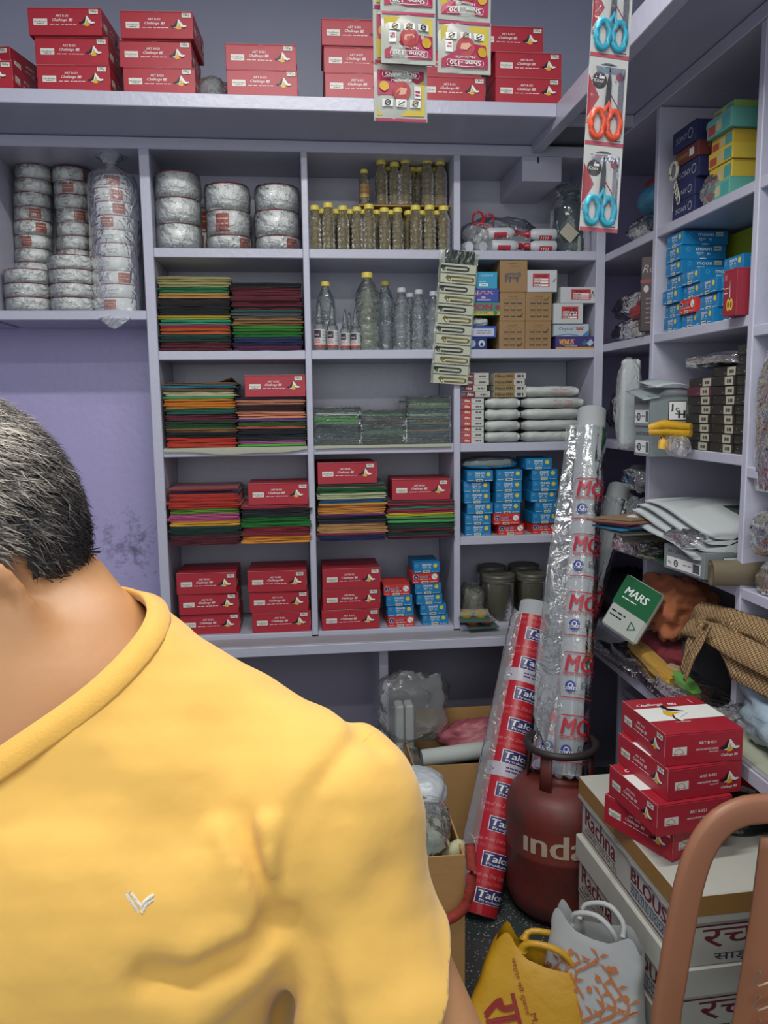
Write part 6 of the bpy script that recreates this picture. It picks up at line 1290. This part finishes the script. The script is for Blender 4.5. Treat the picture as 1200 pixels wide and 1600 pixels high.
def pr_wht(Q, w, h):
    OR = ink('#c07848'); Q.rect(-w*.44, h*.02, w*.45, h*.27, ink('#7d3044'), 1, 6); Q.rect(-w*.44, h*.29, w*.85, h*.015, OR, 1, 10)
    rg = random.Random(5)
    for k in range(7):
        x, z = -w*.35+k*w*.11, h*(.30+.08*((k*5) % 4)); pts = [(x+.03*math.sin(q*1.2+k), z+.028*q) for q in range(5)]; Q.line(pts, .006, OR, 1)
        for q in range(1, 5):
            for s in (-1, 1): a, b = pts[q]; Q.poly([(a, b), (a+s*.012, b+.006), (a+s*.026, b+.016), (a+s*.010, b+.014)], OR, 1)
    for k in range(10): x, z = rg.uniform(-w*.42, w*.42), rg.uniform(h*.3, h*.85); Q.disc(x, z, .008, OR, 1, 7)
a = onZ(815, 1640, FL); 
yb = tote('yellow_bag', 'yellow plastic carry bag with maroon print on the floor', (a[0]-.015, a[1]-.01, FL+.002), R_(-24), R_(-14), .31, .27, .20, YB_, pr_yel, 3)
yb.rotation_euler = (R_(-14), R_(16), R_(-24)); o = blob((.13, .08, .16), mat('bundle_6b4a2a', '#6b4a2a', .8, bump=.4), 151, .2).build('bag_contents', None, yb, True); o.location = (.04, 0, .10)
wb_ = tote('white_bag', 'white cloth carry bag with orange floral print behind the yellow bag', (.705, 1.800, FL+.002), R_(-46), R_(-6), .27, .36, .14, WB_, pr_wht, 9, False)

# ------------------------------------------------------------------ cartons behind the customer
def open_carton(name, label, x0, x1, y0, y1, z0, h, rz=0., flaps=True):
    t = thing(name, label, 'carton', ((x0+x1)/2, (y0+y1)/2, z0), (0, 0, R_(rz)))
    a, b = (x1-x0)/2, (y1-y0)/2; th = .005
    MB().box((-a, -b, 0), (a, b, th)).build('base_panel', CARD, t)
    for lo, hi in (((-a, -b, th), (a, -b+th, h)), ((-a, b-th, th), (a, b, h)), ((-a, -b+th, th), (-a+th, b-th, h)), ((a-th, -b+th, th), (a, b-th, h))): MB().box(lo, hi).build('side_panel', CARD, t)
    return t
c0 = onY(645, 1195, 2.72); c1 = onY(800, 1185, 2.72)
zc_ = c0[2]; ca = open_carton('open_carton', 'open brown carton under the ledge holding white cloth and a pink bag', c0[0], c1[0]+.02, 2.70, 3.06, FL, zc_-FL)
fp_ = onY(690, 1105, 3.07); MB().box((c0[0]-ca.location.x+.06, .175, zc_-FL-.02), (.22, .18, fp_[2]-FL)).build('flap', CARD, ca)
MB().box((-.19, -.182, .10), (.18, -.1805, .12)).build('parcel_tape', TAPE, ca)
MB().box((-.09, -.183, .05), (.02, -.1805, .075)).build('hand_hole', mat('dark_gap', '#25252c', .9), ca)
wr = MB().lathe([(.03, 0), (.032, .002), (.032, .30), (.03, .302)], 20).build('white_cloth_roll', mat('white_roll_cloth', '#aeb6b0', .7, bump=.1), None, True); wr.location = (c0[0]+.045, 2.80, zc_-.015); wr.rotation_euler = (0, PI/2-.06, .05); tag(wr, 'white cloth roll lying across the open carton', 'cloth roll')
st = heap('packing_bundle', 'dark goods filling the open carton under the ledge', 'bundle', (.36, .30, zc_-FL-.075), ((c0[0]+c1[0])/2+.01, 2.88, FL+.006), '#3a3a36', 161, .02, pw=.35)
pk = lump('pink_bag', 'pink plastic bag with dark flower marks in the open carton', 'bag', (.27, .18, .14), (pxX(745, 1150, 2.92), 2.93, zc_-.06), mat('pink_poly', '#9c545c', .5, var=.08, bump=.4, bscale=22), 162, .16, 1.5)
for k, (px, py) in enumerate(((702, 1172), (735, 1176), (752, 1178))):
    p = onY(px, py, 2.838); m_ = MB()
    for q in range(4): a = PI*q/4; m_.box((-.011, -.0008, -.0016), (.011, .0008, .0016), None, Matrix.Rotation(a, 4, 'Y'))
    f_ = m_.build('flower_mark', ink('#2b2f4c'), pk); f_.location = Vector(p)-pk.location
# lower nearer carton
d0, d1 = onY(600, 1260, 2.15), onY(702, 1255, 2.15)
cb = open_carton('open_carton', 'tall worn brown carton beside the customer filled with wrapped goods', d0[0]-.10, d1[0], 1.93, 2.30, FL, d1[2]-FL-.03)
top = d1[2]-.03
heap('packing_bundle', 'grey filling inside the tall worn carton', 'bundle', (d1[0]-d0[0]+.07, .33, top-FL-.03), ((d0[0]-.10+d1[0])/2, 2.115, FL+.006), '#6d6f66', 163, .02, pw=.3)
lump('plastic_bag', 'greenish hazy bag spilling from the tall worn carton', 'bag', (.24, .24, .13), (d1[0]-.14, 2.05, top-.03), film('green_hazy_film', opac=.8, gloss=.4, col='#8d968a', bscale=20, bump=.9), 164, .1)
lump('plastic_bag', 'white bag with navy and red stripes in the tall worn carton', 'bag', (.17, .16, .12), (pxX(655, 1262, 2.15), 2.19, top-.0), mat('white_poly', '#aab2b6', .35, bump=.35, bscale=20), 165, .1)
for k, c in enumerate(('#2c3568', '#8e2638')):
    p = onY(648+k*10, 1262, 2.085); 
for k in range(2):
    a = onY((728, 700)[k], (1322, 1300)[k], (2.0, 2.06)[k]); b = onY((640, 640)[k], (1370, 1305)[k], (1.97, 2.06)[k]); d = b-a; L = np.linalg.norm(d); M, L = roll_frame(a, b)
    o = MB().box((-.028, -.018, 0), (.028, .018, L), bev=.012).build('paper_roll', mat('cream_paper', '#b3b18d', .7, bump=.12, bscale=18), None, True); o.matrix_world = M; tag(o, ('flattened cream paper roll sticking out of the tall carton', 'second cream paper roll behind the flattened one')[k], 'paper roll')
hs = [onY(734, 1318, 1.95), onY(737, 1365, 1.915), onY(728, 1412, 1.905), onY(702, 1436, 1.905), onY(655, 1445, 1.905)]
tag(MB().tube(smooth(hs, 24), .014, 10).build('red_strap', mat('red_fabric_strap', '#8a2f22', .8, var=.15, scale=40, bump=.3, bscale=80), None, True), 'red fabric strap looping over the tall worn carton', 'strap')
# clear bag of folded white sheets by the divider
px0 = onY(640, 1170, 2.95)
cbg = thing('clear_sheet_bag', 'clear plastic bag with folded white sheets standing by the divider', 'bag', (px0[0], 2.95, FL))
h0 = onY(640, 1047, 2.95)[2]-FL
o = blob((.28, .13, h0*.42), film('thick_clear_bag', opac=.26, gloss=.3, rough=.1, bscale=10, bump=1.1, col='#a4a8a6'), 171, .16, 1.8, n=40, k=24).build('bag_film', None, cbg, True); o.location = (.01, 0, h0*.60)
o = blob((.20, .12, h0*.62), film('thick_clear_bag_low', opac=.5, gloss=.3, rough=.12, bscale=14, bump=1.1, col='#8c8d88'), 172, .12, 1.6, n=40, k=24).build('bag_film', None, cbg, True); o.location = (-.03, 0, .0)
for k in range(2):
    MB().box((-.055+k*.038, -.02, .25), (-.022+k*.038, .05, h0*.80), bev=.006).build('folded_sheet', mat('white_sheet', '#b5bcba', .6), cbg)
# ------------------------------------------------------------------ the customer
SKIN = mat('skin', '#b08055', .48, var=.10, scale=22, bump=.03, bscale=120); SKIN.node_tree.nodes['Principled BSDF'].inputs['Subsurface Weight'].default_value = .08
SHIRT = mat('yellow_jersey', '#ddaf55', .85, var=.04, scale=60, sheen=.2, bump=.18, bscale=26)
COLLAR = mat('yellow_rib', '#d9a84c', .85, var=.06, scale=90, sheen=.2, bump=.12, bscale=500)
def PX(x, y, Y): return onY(x, y, Y)
NX, NY = -.232, .615                              # neck axis
SHO = PX(492, 1262, .575); ELB = PX(708, 1770, .50); SEL = PX(684, 1770, .50); SHR = np.array([2*NX-SHO[0], .66, SHO[2]+.01])
ELR = SHR+np.array([-.06, .03, -.30])
def torso(p):
    d = sd_ell(p, (NX-.005, .635, 1.185), (.195, .135, .30))
    d = smin(d, sd_ell(p, (NX-.005, .615, .98), (.188, .165, .30)), .10)
    d = smin(d, sd_ell(p, (NX+.105, .575, 1.265), (.125, .085, .10)), .06)          # left chest
    d = smin(d, sd_ell(p, (NX-.105, .60, 1.265), (.125, .085, .10)), .06)
    d = smin(d, sd_cone(p, (NX+.03, .655, 1.398), SHO+np.array([-.03, .03, .0]), .066, .060), .05)   # shoulder slopes
    d = smin(d, sd_cone(p, (NX-.03, .66, 1.42), SHR+np.array([.03, .0, .0]), .066, .060), .05)
    return d
def sleeve(p, g=0.):
    d = sd_cone(p, SHO+np.array([-.012, .0, -.005]), SHO*.35+SEL*.65, .069+g, .064+g)
    return smin(d, sd_ell(p, SHO+np.array([.004, 0., .0]), (.075+g, .07+g, .065+g)), .03)
def sleeve_r(p, g=0.): return sd_cone(p, SHR, SHR*.35+ELR*.65, .066+g, .070+g)
def shirt_base(p): return smin(torso(p)-.014, smin(sleeve(p), sleeve_r(p), .01), .014)
def march(px, py, f, t0=.36, t1=.9):
    d = ray(px, py); d = d/d[1]; ts = np.linspace(t0, t1, 700); v = f(CPOS+ts[:, None]*d); k = np.argmax(v < .0) if (v < 0).any() else 699; return CPOS+ts[k]*d
AP = PX(428, 1450, .515)                          # armpit
FOLDS = []
def crease(pts, Y, w, amp):
    n = 3*len(pts)-2; s_ = np.linspace(0, len(pts)-1, n); xs = np.interp(s_, range(len(pts)), [p[0] for p in pts]); ys = np.interp(s_, range(len(pts)), [p[1] for p in pts])
    FOLDS.append(([march(x, y, shirt_base) for x, y in zip(xs, ys)], w, amp))
# (+ = groove, - = ridge), laid on the chest in front of the armpit
crease([(560, 1150), (520, 1200), (470, 1262), (448, 1330), (436, 1400), (428, 1450)], .50, .0060, .010)
crease([(372, 1275), (395, 1340), (415, 1400), (428, 1446)], .485, .0065, .012)
crease([(350, 1300), (385, 1390), (420, 1450)], .475, .011, -.006)
crease([(410, 1290), (425, 1350), (432, 1420)], .49, .008, -.007)
crease([(428, 1455), (370, 1490), (300, 1520), (235, 1530)], .465, .011, .011)
crease([(425, 1450), (360, 1462), (300, 1490)], .465, .011, -.006)
crease([(430, 1470), (380, 1530), (300, 1590)], .46, .014, -.007)
crease([(470, 1480), (455, 1540), (435, 1600)], .50, .010, .012)
crease([(480, 1490), (500, 1560), (520, 1640)], .50, .012, .010)
crease([(500, 1270), (490, 1350), (470, 1430)], .47, .016, .006)
crease([(600, 1370), (560, 1430), (520, 1480)], .45, .02, .004)
crease([(690, 1430), (640, 1450), (590, 1480)], .45, .016, .0035)
crease([(700, 1500), (640, 1520), (580, 1560)], .45, .016, .0035)
crease([(360, 1130), (375, 1200), (372, 1270)], .50, .03, .005)
crease([(60, 1240), (180, 1290), (300, 1310)], .46, .03, .004)
crease([(418, 1440), (428, 1448), (440, 1452)], .5, .009, .020)
crease([(455, 1455), (462, 1470), (475, 1490)], .5, .008, .016)
crease([(500, 1085), (545, 1120), (585, 1165)], .56, .008, .006)
def fold_field(p):
    f = np.zeros(p.shape[:-1])
    for q, w, amp in FOLDS:
        qa = np.array(q); lo_, hi_ = qa.min(0)-2.6*w, qa.max(0)+2.6*w; k = np.all((p > lo_) & (p < hi_), axis=-1)
        if not k.any(): continue
        pp = p[k]; d = np.full(len(pp), 9.)
        for a, b in zip(q[:-1], q[1:]):
            ab = b-a; t = np.clip(((pp-a)@ab)/(ab@ab+1e-12), 0, 1); d = np.minimum(d, np.linalg.norm(pp-(a+t[..., None]*ab), axis=-1))
        f[k] += 1.5*amp*np.exp(-(d/w)**2)
    return f
def shirt_f(p):
    return shirt_base(p)+fold_field(p)+.0022*vnoise(p, 6.5, 5, 3)
# neck opening: plane through collar points
C_s, C_b, C_f = PX(272, 985, .585), np.array([NX+.01, .715, 1.440]), PX(60, 1182, .505)
nrm = np.cross(C_b-C_s, C_f-C_s); nrm /= np.linalg.norm(nrm)
if nrm[2] < 0: nrm = -nrm
NC = np.array([NX, NY, 0.]); NC[2] = C_s[2]-((NC-C_s)[:2]@nrm[:2])/nrm[2]
e1 = np.array([1., 0, 0]); e1 -= nrm*(e1@nrm); e1 /= np.linalg.norm(e1); e2 = np.cross(nrm, e1)
loop = []
for a in np.linspace(0, 2*PI, 73)[:-1]:
    dr = e1*math.cos(a)+e2*math.sin(a); rad = np.linspace(.03, .24, 240); pts = NC+rad[:, None]*dr; v = shirt_f(pts); k = np.argmax(v > 0) if (v > 0).any() else 239
    loop.append(NC+rad[k]*dr)
loop = np.array(loop)
for _ in range(4): loop = .5*loop+.25*(np.roll(loop, 1, 0)+np.roll(loop, -1, 0))
arm_d = SEL-SHO; arm_d /= np.linalg.norm(arm_d); HEM = PX(712, 1585, .47); hn = np.array([.84, .0, -.54]); hn /= np.linalg.norm(hn)
armr = ELR-SHR; armr /= np.linalg.norm(armr)
V, Q = nets(shirt_f, (NX-.42, .38, .80), (.20, .84, 1.52), .0043)
cen = V[Q].mean(1); a_in = (cen-NC)@nrm > 0
near_neck = np.linalg.norm((cen-NC)-((cen-NC)@nrm)[:, None]*nrm, axis=1) < .25
arm_side = (sleeve(cen) < torso(cen)-.006) & (cen[:, 0] > NX+.12); armr_side = (sleeve_r(cen) < torso(cen)-.006) & (cen[:, 0] < NX-.12)
cut = (a_in & near_neck) | (armr_side & ((cen-(SHR+armr*.235))@armr > 0)) | (cen[:, 2] < .815)
Q = Q[~cut]; used = np.unique(Q); mp = -np.ones(len(V), int); mp[used] = np.arange(len(used)); V2 = V[used].copy(); Q2 = mp[Q]
_bm = bmesh.new(); _vs = [_bm.verts.new(v) for v in V2]
for q in Q2: _bm.faces.new([_vs[i] for i in q])
fs = [f for f in _bm.faces if f.calc_center_median().x > .015 and f.calc_center_median().z < 1.25]
gm = list(set([v for f in fs for v in f.verts]))+list(set([e for f in fs for e in f.edges]))+fs
bmesh.ops.bisect_plane(_bm, geom=gm, plane_co=tuple(HEM), plane_no=tuple(hn), clear_outer=True)
_bm.verts.index_update(); V2 = np.array([v.co[:] for v in _bm.verts]); Q2 = [[v.index for v in f.verts] for f in _bm.faces]; _bm.free()

# body: head, neck, torso, arms as one surface --------------------------------
HC = np.array([-.2775, .662, 1.508]); fw = np.array([-.80, -.50, -.33]); fw /= np.linalg.norm(fw); sd_ = np.array([.50, -.83, .0]); sd_ -= fw*(sd_@fw); sd_ /= np.linalg.norm(sd_); up_ = np.cross(fw, sd_)
if up_[2] < 0: up_ = -up_
HR = np.stack([fw, sd_, up_], 1)                   # columns: forward, towards camera (left side), up
def hp(f, s, u): return HC+fw*f+sd_*s+up_*u
def head(p, ears=True):
    d = sd_ell(p, hp(-.005, 0, .015), (.098, .077, .110), HR)
    d = smin(d, sd_ell(p, hp(.035, 0, -.06), (.062, .056, .070), HR), .05)
    d = smin(d, sd_cone(p, hp(.070, 0, -.01), hp(.108, 0, -.045), .012, .018), .02)       # nose
    d = smin(d, sd_ell(p, hp(.085, 0, -.085), (.018, .028, .010), HR), .012)              # mouth
    d = smin(d, sd_ell(p, hp(.075, 0, -.118), (.025, .03, .022), HR), .02)                # chin
    for s in (-1, 1):
        d = smax(d, -sd_ell(p, hp(.088, s*.033, .0), (.02, .020, .014), HR), .012)        # eye sockets
        d = smin(d, sd_ell(p, hp(.076, s*.033, .0), (.012, .013, .012), HR), .004)
        if not ears: continue
        er = np.stack([fw*.80-sd_*s*.60, fw*.60*s+sd_*.80, up_], 1); d = smin(d, sd_ell(p, hp(-.006, s*.088, -.034), (.022, .0085, .038), er), .005)      # ears
        d = smin(d, sd_ell(p, hp(-.002, s*.086, -.064), (.011, .009, .014), er), .005); d = smax(d, -sd_ell(p, hp(-.006, s*.101, -.028), (.011, .007, .022), er), .004)
    return d
def neck(p):
    d = sd_cone(p, hp(-.045, -.015, -.075), (NX+.005, .668, 1.385), .056, .074)
    d = smin(d, sd_cone(p, hp(-.060, .0, -.085), (NX+.055, .672, 1.43), .042, .046), .03)
    return d
def hand(p, w, dr, sgn):
    dr = dr/np.linalg.norm(dr); sx = np.array([0., 1., 0.]); d = sd_cone(p, w, w+dr*.085, .030, .034)
    for k in range(4):
        b = w+dr*.09+sx*(.024-.016*k); L = (.068, .078, .072, .056)[k]; m = b+dr*L*.5+np.array([sgn*.004, 0, 0]); d = smin(d, smin(sd_cone(p, b, m, .0092, .0086), sd_cone(p, m, b+dr*L+np.array([sgn*.018, 0, 0]), .0086, .007), .004), .005)
    th = w+dr*.03+sx*.03; d = smin(d, smin(sd_cone(p, th, th+dr*.035+sx*.022, .012, .011), sd_cone(p, th+dr*.035+sx*.022, th+dr*.075+sx*.022, .011, .008), .004), .008)
    return d
WRL = ELB+np.array([.05, -.08, -.23]); WRR = ELR+np.array([-.03, -.10, -.22])
def body_f(p):
    d = smin(torso(p)+.006, neck(p), .035); d = smin(d, head(p), .022)
    for s, e, w, g in ((SHO, ELB, WRL, -1), (SHR, ELR, WRR, 1)):
        a = smin(sd_cone(p, s, e, .048, .050), sd_cone(p, e, w, .045, .029), .02); d = smin(d, a, .02); d = smin(d, hand(p, w, w-e, g), .015)
    d = smin(d, sd_ell(p, (NX, .62, .86), (.19, .14, .16)), .06)
    return d
BV, BQ = nets(body_f, (NX-.55, .30, .60), (.30, .90, 1.72), .0058)
person = thing('person', 'person in a yellow t-shirt turned away, grey-black hair, bare neck', 'person', (NX, NY, FL))
off = np.array([NX, NY, FL])
obj('body', npmesh('body', BV-off, BQ, SKIN), person)
sh = obj('t_shirt', npmesh('t_shirt', V2-off, Q2, SHIRT), person); md = sh.modifiers.new('s', 'SOLIDIFY'); md.thickness = .0025; md.offset = 0
sm = sh.modifiers.new('sm', 'SMOOTH'); sm.factor = .5; sm.iterations = 2
# collar band
P = []
for i in range(72):
    tg = loop[(i+1) % 72]-loop[i-1]; tg /= np.linalg.norm(tg); out_ = loop[i]-NC; out_ -= tg*(out_@tg); out_ /= np.linalg.norm(out_); upv = nrm-tg*(nrm@tg); upv /= np.linalg.norm(upv); dn = out_*.75-upv*.66; dn /= np.linalg.norm(dn); th = np.cross(tg, dn)
    if th@out_ < 0: th = -th
    c0 = loop[i]-out_*.002
    P.append([c0+upv*.004-th*.001, c0+upv*.005+th*.002, c0+dn*.007+th*.0035, c0+dn*.015+th*.003, c0+dn*.0165+th*.0002, c0+dn*.010-th*.003, c0-th*.003])
MB().grid(np.array(P)-off, None, closeu=True, closev=True).build('collar', COLLAR, sh, True)
# seams and embroidered mark, laid on the cloth
seam = [march(x, y, shirt_f) for x, y in ((580, 1148), (560, 1165), (535, 1188), (505, 1215), (485, 1240), (468, 1265), (456, 1300), (448, 1345), (442, 1390))]
MB().tube(smooth(np.array(seam), 40)-off, .0010, 6).build('sleeve_seam', COLLAR, sh, True)
st_ = []
for a in range(72):
    st_.append(loop[a])
EMB = mat('white_embroidery', '#d8cfc0', .7, bump=.4, bscale=900)
lines = [[(196, 1393), (206, 1407), (217, 1424)], [(203, 1392), (213, 1404), (221, 1417)], [(222, 1424), (230, 1411), (243, 1403)], [(221, 1414), (229, 1405), (242, 1396)]]
for L in lines:
    pts = np.array([march(x, y, shirt_f) for x, y in L])-np.array([0, .0012, 0]); MB().tube(smooth(pts, 8)-off, [.0014]*7+[.0006], 6).build('embroidered_mark', EMB, sh, True)
# trousers and shoes
def legs(p):
    d = sd_ell(p, (NX, .62, .84), (.20, .15, .14))
    for s in (-1, 1): d = smin(d, smin(sd_cone(p, (NX+s*.095, .62, .78), (NX+s*.11, .60, .40), .095, .07), sd_cone(p, (NX+s*.11, .60, .40), (NX+s*.115, .625, FL+.07), .068, .055), .03), .05)
    return d
TV, TQ = nets(legs, (NX-.30, .40, FL), (NX+.30, .86, 1.0), .012)
obj('trousers', npmesh('trousers', TV-off, TQ, mat('dark_denim', '#26303f', .9, bump=.1)), person)
for s in (-1, 1):
    o = blob((.095, .26, .085), mat('black_sandal', '#1c1a19', .6), 5, .03).build('shoe', None, person, True); o.location = (s*.115, -.035, .0015)
# hair: short strands rooted on the scalp
HAIRD = mat('hair_dark', '#1d1b1a', .5, var=.2); HAIRG = mat('hair_grey', '#66605a', .45, var=.2); HAIRL = mat('hair_light', '#b0a698', .45, var=.15)
def scalp(f, s, u):                                # region covered by hair in head coordinates
    return (f < .055+.25*max(0, u-.03)) and (u > -.122+.75*max(0, f+.055)) and not (f < -.072 and u < -.05) and not (abs(s) > .050 and -.036 < f < .03 and u < .006)
hr = np.random.default_rng(3); hc = hp(-.005, 0, .015); NH = 60000
d = hr.normal(size=(NH, 3)); d /= np.linalg.norm(d, axis=1)[:, None]; dw = d@HR.T; p = hc+(d*np.array([.098, .077, .110]))@HR.T
hn_f = lambda x: np.minimum(head(x, False), neck(x))
for _ in range(3): p = p-hn_f(p)[:, None]*dw
q = (p-HC)@HR; keep = np.array([scalp(*x) for x in q]); p, q, n_ = p[keep][:20000], q[keep][:20000], dw[keep][:20000]; N = len(p)
fall = -up_*.6-fw*.55+hr.normal(size=(N, 3))*.25; fall -= n_*(fall*n_).sum(1)[:, None]; fall /= np.linalg.norm(fall, axis=1)[:, None]
L = (hr.uniform(.016, .032, N)*np.where(q[:, 2] > -.03, 1, .75))[:, None]; clump = vnoise(p, 30., 4, 2)
grey = np.clip(.22+q[:, 2]*6.0+q[:, 0]*2.0+q[:, 1]*3.5+clump*.22+hr.normal(size=N)*.2, 0, 1); mi_ = np.where(grey > .80, 2, np.where(grey > .48, 1, 0))
w = np.cross(fall, n_); w /= np.linalg.norm(w, axis=1)[:, None]; w = w*hr.uniform(.0004, .0009, (N, 1))
a0 = p-n_*.002; a1 = p+n_*(.005+hr.uniform(0, .004, (N, 1)))+fall*L*.5; a2 = p+n_*(.004+hr.uniform(0, .007, (N, 1)))+fall*L
V_ = np.stack([a0-w, a0+w, a1-w*.9, a1+w*.9, a2], 1).reshape(-1, 3)-off; ix = np.arange(N)*5
F_ = [f for i in ix.tolist() for f in ((i, i+1, i+3, i+2), (i+2, i+3, i+4))]
me = bpy.data.meshes.new('hair'); me.from_pydata(V_.tolist(), [], F_)
for m in (HAIRD, HAIRG, HAIRL): me.materials.append(m)
me.polygons.foreach_set('material_index', np.repeat(mi_, 2).astype(int).tolist()); me.update(); hv = obj('hair', me, person); hv['kind'] = 'stuff'
cap_f = lambda p: head(p, False)-.0035
CV, CQ = nets(cap_f, HC-.15, HC+.15, .005); cc = CV[CQ].mean(1); qq = (cc-HC)@HR
keep = np.array([scalp(*x) for x in qq]); CQ = CQ[keep]; us_ = np.unique(CQ); mm = -np.ones(len(CV), int); mm[us_] = np.arange(len(us_))
obj('hair_base', npmesh('hair_base', CV[us_]-off, mm[CQ], mat('hair_base_dark', '#2b2826', .7, var=.3, scale=80)), person)
